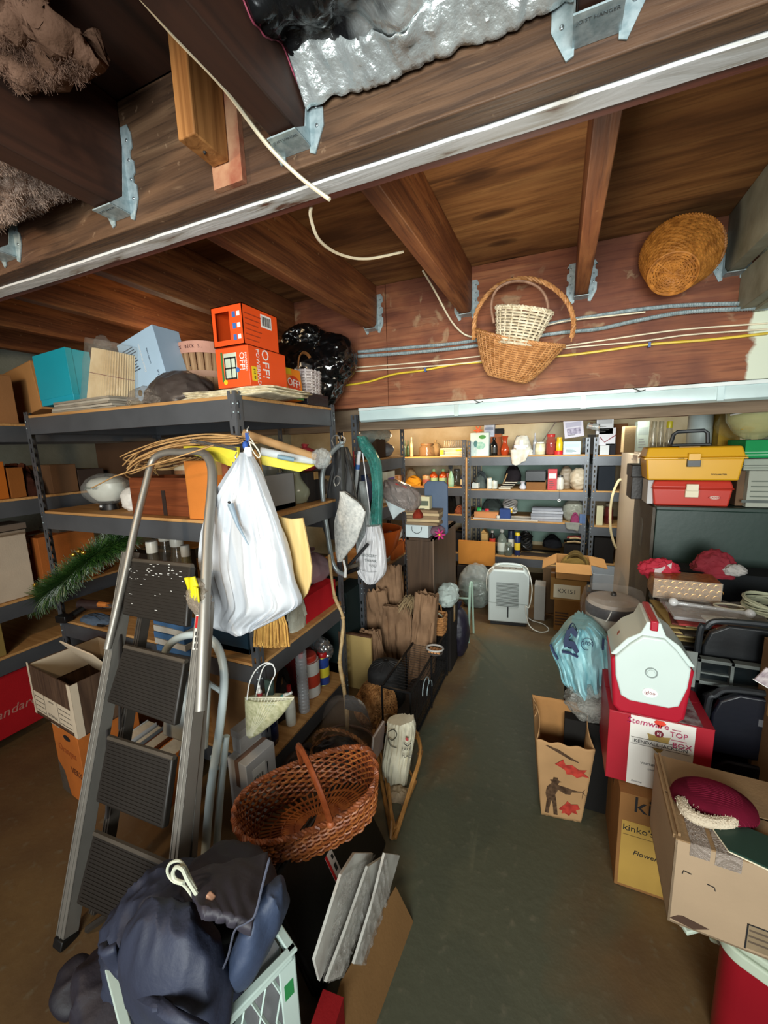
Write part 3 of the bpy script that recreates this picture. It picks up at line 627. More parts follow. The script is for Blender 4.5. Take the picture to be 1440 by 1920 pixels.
tiltbox('teal_box', 'bright teal gift box standing on flat paper, top shelf', 77, 140, 658, 1.36, Z1+.05, '#16a0b8', .12, -.05, tealp, mk('#18a2ba', .5, var=.08, bump=.02), seam=False)
item('papers', 'flat_papers', 'flattened grey paper bags under the teal box', 'paper', 92, 215, 748, 1.30, Z1, '#b8b0a0', '#9a9080', .3)
# pleated cream shade in clear plastic
t = T('pleated_lampshade', 'cream pleated lampshade wrapped in clear plastic, leaning on the top shelf', 'lampshade', (xw(210, 1.40, Z1), 1.42, Z1+.035)); t.rotation_euler = (0, .22, .2); t.scale = (1.12, 1.12, 1.12)
n = 64; pr = []
for i in range(n*2): a = 2*pi*i/(n*2); r_ = (.112 if i % 2 else .104); pr.append((r_*cos(a), r_*sin(a)*.8))
b = MB(); b.add([(x*1.04, y*1.04, 0) for x, y in pr] + [(x*.92, y*.92, .225) for x, y in pr], [(i, (i+1) % (2*n), 2*n+(i+1) % (2*n), 2*n+i) for i in range(2*n)])
P('pleated_shade', b, mk('#ddc9a0', .8, col2='#c9b084', scale=10, bump=.03), t, smooth=False)
P('red_thread', MB().tube([(.112*cos(a/20*2*pi), .092*sin(a/20*2*pi), .12) for a in range(20)], .0012, 4, True), mk('#8a4038', .7, bump=0), t)
P('plastic_wrap', sackmb(.262, .215, .26, 4, .06, prof=lambda v: .98-.1*v), film('#d8d4c8', .16, .1), t)
P('plastic_wrap_end', sackmb(.06, .04, .07, 9, .35), film('#8a8078', .4), t, loc=(-.07, 0, .22), rot=(0, -.3, 0))
q = at(242, 751, y=1.29); t = T('cardboard_tube', 'narrow paper tube end pointing out under the pleated lampshade', 'tube', (q.x, 1.29, Z1+.013))
P('tube_wall', MB().lathe([(.012, 0), (.012, .3), (.0095, .3), (.0095, 0), (.012, 0)], 16, cap=False), mk('#d8c8a4', .8), t, rot=(-pi/2, 0, 0)); P('tube_lining', MB().lathe([(.009, .01), (.009, .29)], 12), BLACK, t, rot=(-pi/2, 0, 0))
def lbp(t, w, d, h):
    m = mk('#3c4a5c', .6, bump=0)
    for k in range(9):
        P('printed_line', MB().box(-w*.42, -d/2-.0012, h*(.84-.045*k), w*(-.12+.03*(k % 3)), -d/2-.0004, h*(.855-.045*k)), m, t)
    text(t, 'Central Wool Lotion', (w*.05, -d/2-.001, h*.62), .016, WHITE, rot=(pi/2, -pi/2, 0)); text(t, 'COSMETIC SAMPLE', (w*.22, -d/2-.001, h*.6), .009, m, rot=(pi/2, -pi/2, 0)); text(t, '9.45', (w*.34, -d/2-.001, h*.3), .016, m, rot=(pi/2, -pi/2, 0))
    P('gold_seal', MB().lathe([(.016, 0), (.016, .001)], 16), metal('#b89a4a'), t, loc=(-w*.25, -d/2-.0004, h*.14), rot=(pi/2, 0, 0))
tiltbox('pale_blue_carton', 'pale blue printed carton with a gold seal, tilted beside the bushel basket', 234, 322, 614, 1.44, Z1+.02, '#a8c4dc', .15, -.24, lbp, mk('#a9c6de', .55, var=.06, bump=.02), cat='carton', seam=False)
t = T('leather_bundle', 'dark leather bag under crumpled clear plastic on the top shelf', 'bag', (xw(330, 1.40, Z1), 1.44, Z1+.001))
P('bag_body', sackmb(.33, .24, .15, 12, .16, prof=lambda v: sqrt(max(.03, 1-(v*.97)**2.2)), nu=60, nv=26), mk('#4c4440', .4, bump=.1, bscale=60), t)
P('plastic_wrap', sackmb(.16, .14, .08, 14, .3, prof=lambda v: sqrt(max(.03, 1-(v*.97)**2.2)), nu=60, nv=26), film('#a89c90', .35), t, loc=(-.09, -.1, .0), rot=(0, 0, .3))
# bushel basket (split-wood)
t = T('bushel_basket', 'small split-wood peck basket with a pink lettered band', 'basket', (xw(376, 1.62, Z1), 1.68, Z1+.035)); r0 = .115; t.scale = (1, 1, 1.2)
sm = wood('#b89874', '#8a6a4c', 2, 4)
for k in range(20):
    a = 2*pi*k/20; b = MB(); n_ = 5
    for j in range(n_):
        z0, z1 = .24*j/n_, .24*(j+1)/n_; ra, rb = r0*(.78+.26*j/n_), r0*(.78+.26*(j+1)/n_)
        b.add([(ra, -.0145, z0), (ra+.003, -.0145, z0), (ra+.003, .0145, z0), (ra, .0145, z0), (rb, -.0155, z1), (rb+.003, -.0155, z1), (rb+.003, .0155, z1), (rb, .0155, z1)], [(0,3,2,1),(4,5,6,7),(0,1,5,4),(1,2,6,5),(2,3,7,6),(3,0,4,7)])
    P('slat', b, sm, t, rot=(0, 0, a), smooth=False)
P('lettered_band', MB().lathe([(r0*1.02, .195), (r0*1.06, .24), (r0*1.09, .24), (r0*1.05, .195), (r0*1.02, .195)], 32, cap=False), mk('#d8a08c', .7), t)
P('lower_band', MB().lathe([(r0*.93, .10), (r0*.96, .125), (r0*.99, .125), (r0*.96, .10), (r0*.93, .10)], 32, cap=False), mk('#b8927c', .7), t)
for k, ch in enumerate('SWISS PECK  BECK S.'):
    if ch != ' ':
        a = -pi/2 - .22 + (k-9)*.105; text(t, ch, (r0*1.085*cos(a), r0*1.085*sin(a), .218), .018, mk('#5a2a28', .6, bump=0), rot=(pi/2, 0, a+pi/2))
P('nail_stem', MB().tube([(-.07, -.09, .14), (.02, -.108, .145)], .0045, 6).tube([(-.075, -.085, .17), (-.05, -.095, .14)], .004, 6), INK, t)
# stacked newspapers under the orange cartons
t = T('newspaper_stack', 'low stack of yellowed newspapers under the orange cartons', 'newspaper', (xw(440, 1.36, Z1), 1.45, Z1+.001))
for i in range(5):
    L_ = .34 - .02*(i % 2); b = MB().grid(lambda u, v: ((u-.5)*L_*1.35 + .0, (v-.5)*.28, .0045*nz((u*3+i, v*2, 0), 2, i) + (.012*max(0, .35-u) if i > 2 else 0)), 16, 6)
    P('newspaper', b, mk('#cfc4a4' if i % 2 else '#e0d6b8', .9, col2='#a89c80', scale=40, bump=.03), t, loc=(-.02+.012*(i % 3), .006*(i % 2), .004+.0056*i), solid=.0045)
ZN = Z1 + .034
ORG = mk('#e8521c', .38, var=.06, bump=.01); BLU = mk('#3a6cb4', .5, bump=0); YEL = mk('#e8c820', .5, bump=0); RED = mk('#c41f22', .45, var=.08, bump=0)
CX = xw(466, 1.315, ZN); 
def carton_front(t, w, d, h, windowed):
    if windowed:
        e = .003; b = MB(); wx0, wx1, wz0, wz1 = -w*.38, w*.08, h*.15, h*.85
        b.box(-w/2,-d/2,0,w/2,-d/2+e,wz0).box(-w/2,-d/2,wz1,w/2,-d/2+e,h).box(-w/2,-d/2,wz0,wx0,-d/2+e,wz1).box(wx1,-d/2,wz0,w/2,-d/2+e,wz1)
        b.box(-w/2,-d/2,0,w/2,d/2,e).box(-w/2,-d/2,h-e,w/2,d/2,h).box(-w/2,-d/2,0,-w/2+e,d/2,h).box(w/2-e,-d/2,0,w/2,d/2,h).box(-w/2,d/2-e,0,w/2,d/2,h)
        P('box_body', b, ORG, t, smooth=False); P('inner_tray', MB().box(-w*.36, -d*.3, h*.12, w*.06, d*.3, h*.16).box(-w*.36, d*.28, h*.12, w*.06, d*.3, h*.8), mk('#8a7458', .8), t)
        for k in range(3):
            P('printed_icon', MB().box(w*.18, -d/2-.001, h*(.12+.28*k), w*.28, -d/2, h*(.26+.28*k)), BLU, t); P('printed_icon', MB().box(w*.32, -d/2-.001, h*(.14+.28*k), w*.42, -d/2, h*(.25+.28*k)), WHITE, t)
    else:
        boxp('box_body', (w, d, h), ORG, t, bev=.0015)
        P('top_flap', MB().box(-w/2+.001, -d/2+.001, h, w/2-.001, d/2-.001, h+.001), mk('#c8441a', .5), t)
        P('green_stripe', MB().box(-w*.34, -d/2-.001, h*.15, -w*.28, -d/2, h*.9), mk('#3f7c3c', .5, bump=0), t)
        # picture of the lantern
        l = P('lantern_picture', MB().box(-w*.25, -d/2-.001, h*.2, w*.14, -d/2, h*.86), mk('#c8d4c0', .5, bump=0), t)
        P('lantern_bars', MB().box(-w*.24, -d/2-.0016, h*.2, -w*.21, -d/2-.001, h*.75).box(-w*.05, -d/2-.0016, h*.2, -w*.02, -d/2-.001, h*.75).box(w*.09, -d/2-.0016, h*.2, w*.12, -d/2-.001, h*.75).box(-w*.24, -d/2-.0016, h*.2, w*.12, -d/2-.001, h*.24).box(-w*.24, -d/2-.0016, h*.46, w*.12, -d/2-.001, h*.5).box(-w*.24, -d/2-.0016, h*.72, w*.12, -d/2-.001, h*.76), INK, l, kind='stuff')
        P('blue_dot', MB().lathe([(w*.06, 0), (w*.06, .001)], 12), BLU, t, loc=(w*.15, -d/2-.0006, h*.42), rot=(pi/2, 0, 0))
        P('yellow_dot', MB().lathe([(w*.06, 0), (w*.06, .001)], 12), YEL, t, loc=(-w*.24, -d/2-.001, h*.14), rot=(pi/2, 0, 0))
        text(t, 'OFF!', (w*.30, -d/2-.001, h*.62), .034, WHITE, rot=(pi/2, pi/2, 0)); text(t, 'POWERPAD', (w*.42, -d/2-.001, h*.6), .013, WHITE, rot=(pi/2, pi/2, 0))
def orange(name, label, X1_, Y, z, w, d, h, win, rz=0):
    t = T(name, label, 'carton', (X1_-w/2, Y+d/2, z+.001), rz); carton_front(t, w, d, h, win); return t
wA = CX - xw(410, 1.315, ZN)
t = orange('orange_carton', 'lower orange lantern carton under the windowed one', CX+.012, 1.315, ZN, wA+.012, .235, .152, False)
w_, h_ = wA+.012, .152
text(t, 'OFF!', (w_/2+.001, -.02, h_*.62), .058, WHITE, rot=(pi/2, pi/2, pi/2)); text(t, 'POWERPAD', (w_/2+.001, -.065, h_*.5), .026, WHITE, rot=(pi/2, pi/2, pi/2))
P('price_sticker', MB().box(w_/2, -.105, .02, w_/2+.001, -.075, .075), YEL, t); text(t, '$15 99', (w_/2+.0014, -.09, .047), .014, INK, rot=(pi/2, pi/2, pi/2))
t = orange('orange_carton', 'orange carton with an empty cut-out window, top of the stack', CX+.002, 1.31, ZN+.156, wA, .215, .150, True)
P('barcode_label', MB().box(wA/2, .0, .085, wA/2+.001, .065, .135), WHITE, t)
b = MB()
for k in range(12): b.box(wA/2+.001, .006+.0045*k, .092, wA/2+.0016, .006+.0045*k+.0012+.001*(k % 3), .128)
P('barcode', b, INK, t, kind='stuff')
b = MB()
for k in range(6): b.box(wA/2, -.095+.0, .02+.019*k, wA/2+.001, -.02+.01*(k % 3), .024+.019*k)
P('fine_print', b, mk('#a83c18', .5, bump=0), t)
# small orange carton, turned, at the right
t = T('orange_carton', 'small orange and yellow carton tilted beside the black box', 'carton', (-1.215, 1.69, Z1+.012)); t.rotation_euler = (-.10, 0, pi/2)
boxp('box_body', (.13, .075, .145), mk('#f08a1c', .4, var=.06, bump=.01), t); text(t, 'OFF!', (0, -.0385, .075), .052, WHITE, rot=(pi/2, .12, 0))
P('red_oval', MB().lathe([(.052, 0), (.052, .0006)], 20, sy=.8), mk('#e0461c', .45, bump=0), t, loc=(0, -.0375, .07), rot=(pi/2, 0, 0)); P('green_edge', MB().box(-.065, -.0382, 0, .065, -.0375, .012), mk('#3c7a3c', .5, bump=0), t)
P('yellow_corner', MB().box(-.064, -.0382, .115, -.01, -.0375, .144), YEL, t)
# black garbage bag
BAGB = mk('#0a0a0b', .16, kind='plain', bump=.1, bscale=30, spec=.7)
t = T('garbage_bag', 'shiny black garbage bag bulging on the rack corner', 'bag', (-1.40, 2.09, Z1+.002))
P('bag_body', sackmb(.42, .28, .40, 3, .17, prof=lambda v: (.62+.5*sin(pi*min(1, v*1.02))**.8)*(1-.55*max(0, v-.62)), nu=130, nv=90), BAGB, t)
P('bag_gather', sackmb(.2, .2, .14, 8, .4, nu=60, nv=24), BAGB, t, loc=(.04, 0, .33))
P('side_bulge', sackmb(.22, .22, .26, 10, .25, nu=80, nv=40), BAGB, t, loc=(.17, .0, .15), rot=(0, .3, 0))
t = T('wicker_arch', 'whitewashed wicker handle arching over the garbage bag', 'handle', (-1.50, 1.78, Z1+.002))
P('twisted_handle', rope(arc((-.11, 0, 0), (.11, 0, 0), .38, 36), .007, .006, 2, 12), mk('#cdbfa8', .8, col2='#8a7860', scale=30), t)
# woven white purse on a black box
ZB = Z1+.06
t = T('black_box', 'flat black box under the white woven purse', 'box', (-1.26, 1.90, Z1+.001)); boxp('box_body', (.15, .2, .055), mk('#15141a', .4, var=.1), t); P('lid', MB().box(-.077, -.102, .04, .077, .102, .058), mk('#1b1a22', .35, var=.1), t, bev=.001)
t = T('woven_purse', 'white woven strap purse with a brown arched handle', 'purse', (-1.25, 1.90, ZB+.002)); WV = mk('#d8d0cc', .6, col2='#b0a4a4', scale=30, bump=.05)
def pt_p(u, tt):
    a = 2*pi*u; c, s_ = cos(a), sin(a); q = (abs(c)**5+abs(s_)**5)**(-.2); k = .9+.1*tt; return (c*q*.055*k, s_*q*.075*k, .002+.12*tt)
weave(t, pt_p, 14, 8, .0035, .0068, WV, names=('woven_straps', 'uprights'), sides=6, sr=.006)
P('purse_lining', MB().grid(lambda u, v: pt_p(u, v*.97), 28, 2, True), mk('#8a7c78', .8), t)
P('purse_base', MB().box(-.05, -.07, 0, .05, .07, .006), mk('#8a7c78', .8), t)
P('arched_handle', MB().tube(arc((0, -.07, .12), (0, .07, .12), .095, 20), .0045, 6, flat=2), wood('#8a5a30', None, 1), t)
# --- second shelf, front
t = T('plastic_wrapped_hood', 'white oval appliance in crumpled plastic on a dark foot', 'appliance', (xw(192, 1.38, Z2), 1.42, Z2+.001))
P('dark_foot', MB().lathe([(.055, 0), (.05, .03), (.065, .05)], 24, sy=.8), BLACK, t)
P('white_cover', MB().lathe([(.06, .045), (.095, .075), (.115, .11), (.11, .145), (.085, .165), (.04, .175), (.001, .178)], 36, sy=.7), mk('#d8dcd2', .35, var=.08, bump=.05, bscale=30), t)
P('knob', MB().sph((0, 0, 0), .011, 8), metal('#c8ccd0'), t, loc=(0, -.042, .022)); text(t, 'Junior Chef', (.0, -.083, .125), .022, mk('#5a6a5a', .6, bump=0), rot=(1.5, 0, 0), shear=.3)
P('plastic_wrap', sackmb(.25, .18, .16, 5, .12), film('#d8dcd8', .2), t, loc=(0, 0, .035))
t = put('bag', 'plastic_bag', 'small crumpled white plastic bag left of the wooden crate', 'bag', (xw(233, 1.36, Z2), 1.42, Z2+.001), .10, .10, .145, '#dedbd4', fl=False, amp=.25, knot=False)
tC = item('crate', 'wooden_crate', 'small brown wooden crate on the middle shelf behind the ladder arch', 'crate', 248, 362, 895, 1.34, Z2, '#7c4020', '#5c2c14', .2, n=1)
P('dark_strap', MB().box(.02, -.1025, .0, .045, -.1005, .12), mk('#2a1a14', .7), tC)
item('can', 'metal_tin', 'brown lettered metal tin standing on the wooden crate', 'tin', 312, 356, 862, 1.40, Z2+zh(895, -1.6, 1.34)-Z2+.004, '#7a5438', '#c8b494')
item('box', 'cardboard_box', 'tall orange-brown cardboard carton inside the ladder arch', 'box', 355, 400, 866, 1.30, Z2, '#d07c34', None, .12)
item('box', 'cardboard_box', 'reddish cardboard box behind the hanging white bag', 'box', 396, 436, 872, 1.38, Z2, '#8a5038', None, .12)
# folded cloths and boards further back on this shelf
for i, (p0, p1, pt_, Y, c, l) in enumerate(((62, 175, 905, 1.82, '#8a5a34', 'brown wooden tray on little feet, deep on the middle shelf'), )):
    a, b_ = xw(p0, Y, Z2), xw(p1, Y, Z2); t = T('wooden_tray', l, 'tray', ((a+b_)/2, Y+.1, Z2+.001)); w_ = b_-a
    P('board', MB().box(-w_/2, -.1, .035, w_/2, .1, .055), wood(c), t, bev=.002); P('upper_board', MB().box(-w_/2+.02, -.09, .062, w_/2-.05, .09, .082), wood('#7a4c2c'), t, bev=.002)
    for x in (-w_*.3, w_*.3):
        for y in (-.07, .07): P('foot', MB().box(x-.012, y-.012, 0, x+.012, y+.012, .035), wood('#a87848'), t)
put('heap', 'folded_cloths', 'pile of dark brown folded cloths on the wooden tray', 'cloth', (xw(115, 1.85, Z2+.09), 1.92, Z2+.084), .34, .16, .10, '#4c3226', '#8a6244')
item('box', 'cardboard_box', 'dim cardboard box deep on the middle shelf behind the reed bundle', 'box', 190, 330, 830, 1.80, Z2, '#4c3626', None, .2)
# bundle of reeds
t = T('reed_bundle', 'curved bundle of tan basket reeds lying above the ladder', 'reeds', (0, 0, 0)); rm = mk('#c8a06a', .6, col2='#a47c4a', scale=20)
rr = random.Random(5)
zc = zh(845, -1.45, 1.30)
for i in range(34):
    k = rr.random(); y = 1.22 + .16*rr.random(); dz = .05*(rr.random()-.5); s_ = rr.random()
    pts = [(-1.13-.02*k, y+.0, zc+.035+dz*.5), (-1.30, y, zc+.04+dz), (-1.50, y-.02, zc+.025+dz), (-1.66-.03*k, y-.03, zc-.012+dz), (-1.76-.06*k, y-.02, zc-.04+dz-.03*s_)]
    if i % 3 == 0: pts.append((-1.80-.05*k, y+.02, zc-.09+dz))
    if i % 4 == 1: pts = pts + [(-1.72, y+.04, zc-.06+dz), (-1.5, y+.05, zc-.03)]
    o = []
    for j in range(len(pts)-1):
        a, b_, c, d = [Vector(pts[max(0, min(len(pts)-1, j+q_))]) for q_ in (-1, 0, 1, 2)]
        for h_ in range(5): s = h_/5; o.append(.5*((2*b_)+(c-a)*s+(2*a-5*b_+4*c-d)*s*s+(3*b_-a-3*c+d)*s**3))
    o.append(Vector(pts[-1])); P('reed', MB().tube(o, .0028, 5), rm, t)
P('reed', MB().tube([at(400, 835, y=1.10), at(330, 858, y=1.10), at(215, 893, y=1.12), at(172, 915, y=1.16)], .003, 5), rm, t)
t = T('wire_skewers', 'loose bundle of thin metal skewers across the yellow bag', 'skewers', at(400, 830, y=1.20)); r_ = random.Random(8)
for k in range(7):
    a_ = at(355+8*r_.random(), 822+8*r_.random(), y=1.20)-Vector(t.location); b_ = at(440+8*r_.random(), 836+9*r_.random(), y=1.22)-Vector(t.location); P('skewer', MB().tube([a_, b_], .0013, 5), mk('#a8a8a8', .25, .8, bump=0), t)
t = T('cardboard_tube', 'long brown mailing tube poking out beyond the rack corner', 'tube', (-1.19, 1.10+.12, zh(822, -1.17, 1.22)))
a0 = at(455, 812, y=1.26); a1 = at(592, 858, y=1.42); c0 = Vector(t.location)
P('tube_wall', MB().tube([a0-c0, a1-c0], .017, 14), mk('#b08858', .8), t); P('tube_end', MB().tube([a1-c0, a1-c0+(a1-a0).normalized()*.001], .013, 12), INK, t)
def slab(name, label, cat, pts, y_or_pts, th, mat, part='sheet'):
    q = [at(px, py, y=Y) for px, py, Y in pts]; c = sum(q, Vector())/len(q); t = T(name, label, cat, c); n = (q[1]-q[0]).cross(q[2]-q[0]).normalized()
    k = len(q); P(part, MB().add([p-c+n*th/2 for p in q]+[p-c-n*th/2 for p in q], [tuple(range(k)), tuple(range(k, 2*k))[::-1]]+[(i, k+i, k+(i+1) % k, (i+1) % k) for i in range(k)]), mat, t, bev=min(.002, th/3)); return t
YB = mk('#e2d23c', .5, var=.12, bump=.05)
slab('yellow_bag', 'flat yellow bag lying under the reeds left of the corner post', 'bag', ((345, 836, 1.24), (448, 838, 1.24), (448, 880, 1.24), (400, 862, 1.235), (348, 850, 1.235)), 0, .012, YB, 'bag_body')
slab('yellow_bag', 'flat yellow bag sticking out under the mailing tube', 'bag', ((478, 850, 1.25), (560, 868, 1.36), (590, 872, 1.40), (562, 884, 1.36), (480, 868, 1.25)), 0, .012, YB, 'bag_body')
t = T('white_paper_roll', 'white paper roll in clear plastic between the tube and the yellow bag', 'roll', at(545, 858, y=1.34))
c0 = Vector(t.location); P('paper_roll', MB().tube([at(488, 846, y=1.26)-c0, at(590, 866, y=1.42)-c0], .016, 14), mk('#d8dee0', .5, bump=.04), t); P('plastic_end', sackmb(.07, .06, .08, 3, .3), film('#c8ccc8', .4), t, loc=at(590, 872, y=1.42)-c0, rot=(0, .8, .4))
P('grey_core', MB().tube([at(520, 856, y=1.27)-c0, at(551, 862, y=1.31)-c0], .009, 12), mk('#7a96a4', .4, bump=0), t)
# seen through the aisle side, second shelf
side('vase', 'celadon_vase', 'tall pale green waisted vase near the aisle edge of the middle shelf', 'vase', 554, 592, 868, -1.26, Z2, '#8f9480', '#a8ac98')
side('tray', 'plastic_tub', 'translucent grey plastic tub left of the celadon vase', 'tub', 495, 556, 890, -1.25, Z2, '#7c7f84', '#8d9196', .22)
side('bag', 'plastic_bag', 'dim clear plastic bag right of the celadon vase', 'bag', 592, 627, 888, -1.3, Z2, '#8a8484', fl=True, dp=.15)
put('can', 'grey_canister', 'grey stoneware canister deep behind the mailing tube', 'canister', (-1.42, 1.72, Z2+.001), .13, .13, .30, '#7c8078', '#6a6e66')
t = put('bag', 'plastic_bag', 'red item in a clear plastic bag at the back of the middle shelf', 'bag', (-1.33, 1.96, Z2+.17), .15, .13, .15, '#a0343a', fl=False, knot=True)
put('box', 'cardboard_box', 'dark box that the red bagged item stands on', 'box', (-1.36, 1.95, Z2+.001), .2, .18, .16, '#2c2826')
# --- third shelf
t = T('tinsel_garland', 'green tinsel garland with gold bells trailing over the shelf end', 'garland', (0, 0, 0))
path = [at(242, 1000, y=1.55), at(215, 1020, y=1.45), at(170, 1045, y=1.34), at(125, 1082, y=1.27), at(88, 1112, y=1.25), at(62, 1130, y=1.28)]
P('core_wire', MB().tube(path, .004, 5), mk('#1e3a1a', .6), t)
rr = random.Random(2); b1, b2 = MB(), MB()
for i in range(9000):
    f_ = rr.random()*(len(path)-1.001); j = int(f_); p = path[j].lerp(path[j+1], f_-j)
    th, ph = rr.random()*2*pi, math.acos(2*rr.random()-1); d = Vector((sin(ph)*cos(th), sin(ph)*sin(th), cos(ph))); L_ = .035+.07*rr.random()
    sd = d.orthogonal().normalized()*.0016; q = p+d*.006; e_ = p + d*L_ + Vector((0, 0, -.012*rr.random())); (b1 if i % 3 else b2).add([q-sd, q+sd, e_+sd*.4, e_-sd*.4], [(0, 1, 2, 3)])
P('tinsel_needles', b1, mk('#24481a', .4, bump=0, spec=.8), t, kind='stuff', smooth=False); P('light_needles', b2, mk('#4c7030', .35, bump=0, spec=.8), t, kind='stuff', smooth=False)
for px, py, Y in ((148, 1033, 1.27), (138, 1040, 1.26), (157, 1036, 1.27), (66, 1097, 1.22), (226, 990, 1.4)): P('gold_bell', MB().sph((0, 0, 0), .012, 8), mk('#e8b84a', .2, .9, bump=0), t, loc=at(px, py, y=Y))
t = T('power_drill', 'dark cordless drill lying on the lower shelf behind the garland', 'drill', (xw(165, 1.36, Z3), 1.40, Z3+.03), .2)
P('drill_body', MB().tube([(-.09, 0, .03), (-.07, 0, .03), (.04, 0, .03), (.08, 0, .03)], lambda q: .034-.012*q, 12), mk('#3a2a28', .45), t); P('chuck', MB().tube([(.08, 0, .03), (.12, 0, .03)], .015, 10), metal('#b8bcc0'), t); P('grip', MB().tube([(-.05, 0, .02), (-.08, -.09, -.012)], .019, 8), BLACK, t); P('battery', MB().cb((-.085, -.115, -.008), (.07, .05, .04)), BLACK, t, bev=.004)
put('tool', 'screwdriver', 'orange-handled tool lying across the lower shelf', 'screwdriver', (xw(193, 1.34, Z3+.08), 1.38, Z3+.075), .16, .03, .032, '#c87838', rz=.15)
put('tool', 'screwdriver', 'red-handled tool beside the blue cloth on the lower shelf', 'screwdriver', (xw(208, 1.32, Z3+.03), 1.34, Z3+.025), .10, .03, .028, '#9c3430', rz=pi)
put('heap', 'blue_cloth', 'grey-blue work glove at the front of the lower shelf', 'glove', (xw(175, 1.32, Z3), 1.345, Z3+.001), .22, .09, .035, '#5c6c80', '#48586c')
put('tool', 'pliers', 'black tool on the shelf edge below the work glove', 'tool', (xw(196, 1.30, Z3), 1.30, Z3+.001), .10, .02, .014, '#1c1c1e', '#2c2c2e', rz=.1)
# wire basket of glassware
t = T('wire_basket', 'black wire basket of glass jars behind the ladder', 'basket', (xw(315, 1.5, Z3), 1.56, Z3+.05)); b = MB(); wm = mk('#17171a', .35, .4, bump=0)
for z in (0, .05, .10): b.tube([(-.11, -.08, z), (.11, -.08, z), (.11, .08, z), (-.11, .08, z)], .0025, 5, True)
for k in range(9):
    x = -.11+.0275*k; b.tube([(x, -.08, .10), (x, -.08, 0), (x, .08, 0), (x, .08, .10)], .0018, 4)
P('wire_frame', b, wm, t, kind='stuff'); P('arched_handle', rope(arc((-.08, -.08, .10), (.08, -.08, .10), .07, 20), .003, .004, 2, 14), wm, t)
for i, (p0, p1, pt_, Y, c, l) in enumerate(((282, 300, 1018, 1.45, '#5a5244', 'dim glass jar left of the wire basket'), (322, 344, 1008, 1.62, '#6a5c48', 'brown glass jar behind the wire basket'), (347, 362, 1025, 1.5, '#7c7048', 'narrow amber glass jar right of the wire basket'), (300, 320, 1000, 1.75, '#4c4438', 'tall dim glass jar deep behind the wire basket'))):
    item('jar', 'glass_jar', l, 'jar', p0, p1, pt_, Y, Z3+.001, c)
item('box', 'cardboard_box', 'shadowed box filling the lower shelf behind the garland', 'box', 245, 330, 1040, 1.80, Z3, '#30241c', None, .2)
item('papers', 'paper_files', 'white and blue papers sticking out beside the ladder', 'paper', 286, 352, 1166, 1.24, Z3-.02, '#dcdcd4', '#4a7ab0', .10)
item('tray', 'dark_tray', 'dark plastic tray behind the lower edge of the white bag', 'tray', 395, 470, 1150, 1.34, Z3, '#24303c', '#1c3848', .2)
side('bag', 'plastic_bag', 'pink plastic bag resting on the red box', 'bag', 583, 630, 1032, -1.28, Z3+.10, '#b09098', dp=.2, seed=4)
side('box', 'red_box', 'bright red box on the lower shelf near the walking stick', 'box', 574, 632, 1104, -1.22, Z3, '#c01c26', '#a01820', .22)
side('heap', 'white_rag', 'small white rag beside the red box', 'rag', 553, 578, 1122, -1.215, Z3, '#c8c8b8', None, .05)
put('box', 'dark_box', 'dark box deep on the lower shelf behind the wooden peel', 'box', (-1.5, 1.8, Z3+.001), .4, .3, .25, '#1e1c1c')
# --- bottom shelf, aisle side
def sp(px, py, X_): return at(px, py, x=X_)
t = side('can', 'spray_can', 'white aerosol can with an orange ring on the bottom shelf', 'can', 587, 611, 1240, -1.235, Z4, '#d4d6d2', '#c0402c', cap='#c84030')
t = side('spray', 'spray_bottle', 'spray bottle with a pale blue trigger head behind the aerosol can', 'bottle', 596, 628, 1178, -1.30, Z4, '#5a3a34', '#7a3028', cap='#9cc0d4')
t = side('can', 'lubricant_can', 'blue and yellow lubricant can beside the aerosol can', 'can', 611, 624, 1232, -1.24, Z4, '#2c4a9c', '#e4d63c', cap='#c41f22')
t = T('cup_sleeve', 'tall clear sleeve of stacked plastic cups with a red cap', 'cups', (-1.24, yw(571, -1.24, Z4), Z4+.001)); h_ = zh(1222, -1.24, t.location.y)-Z4
P('sleeve', MB().lathe([(.030, 0), (.031, h_*.02), (.031, h_), (.028, h_)], 24), glass('#c8ccd0', .4), t); b = MB()
for k in range(16): b.tube([(.0285*cos(a*pi/8), .0285*sin(a*pi/8), h_*(.04+.056*k)) for a in range(16)], .0022, 4, True)
P('cup_rims', b, mk('#b8bcc0', .3, .1, bump=0), t, kind='stuff'); P('red_cap', MB().lathe([(.014, h_*.9), (.014, h_*.99)], 14), RED, t)
t = T('foil_bag', 'crumpled silver foil snack bag behind the aerosol can', 'bag', (-1.33, yw(600, -1.33, Z4), Z4+.11)); P('foil_body', sackmb(.15, .09, .17, 6, .4, nu=70, nv=40), mk('#c0c2c4', .2, .85, bump=.2, bscale=60), t); P('yellow_print', sackmb(.03, .095, .12, 9, .2), YEL, t, loc=(.0, -.0, .02), rot=(0, 0, .4))
side('bottle', 'glue_bottle', 'slim white squeeze bottle in front of the cup sleeve', 'bottle', 549, 561, 1288, -1.215, Z4, '#d8d8cc', '#c8c8bc', cap='#b03030')
side('bottle', 'navy_bottle', 'navy blue bottle at the near end of the bottom shelf', 'bottle', 506, 533, 1325, -1.215, Z4, '#1c2446', '#222a50', cap='#1a2038')
side('box', 'red_white_box', 'red and white box behind the cup sleeve', 'box', 520, 575, 1232, -1.42, Z4, '#b83a36', '#d8d0c4', .15)
side('heap', 'dark_gloves', 'dark rubber gloves behind the squeeze bottle', 'gloves', 520, 556, 1262, -1.30, Z4, '#3a3634', '#2c2a28', .1)
put('box', 'cardboard_box', 'dark cardboard box at the back of the bottom shelf', 'box', (-1.65, 1.75, Z4+.001), .4, .3, .30, '#3c3028')
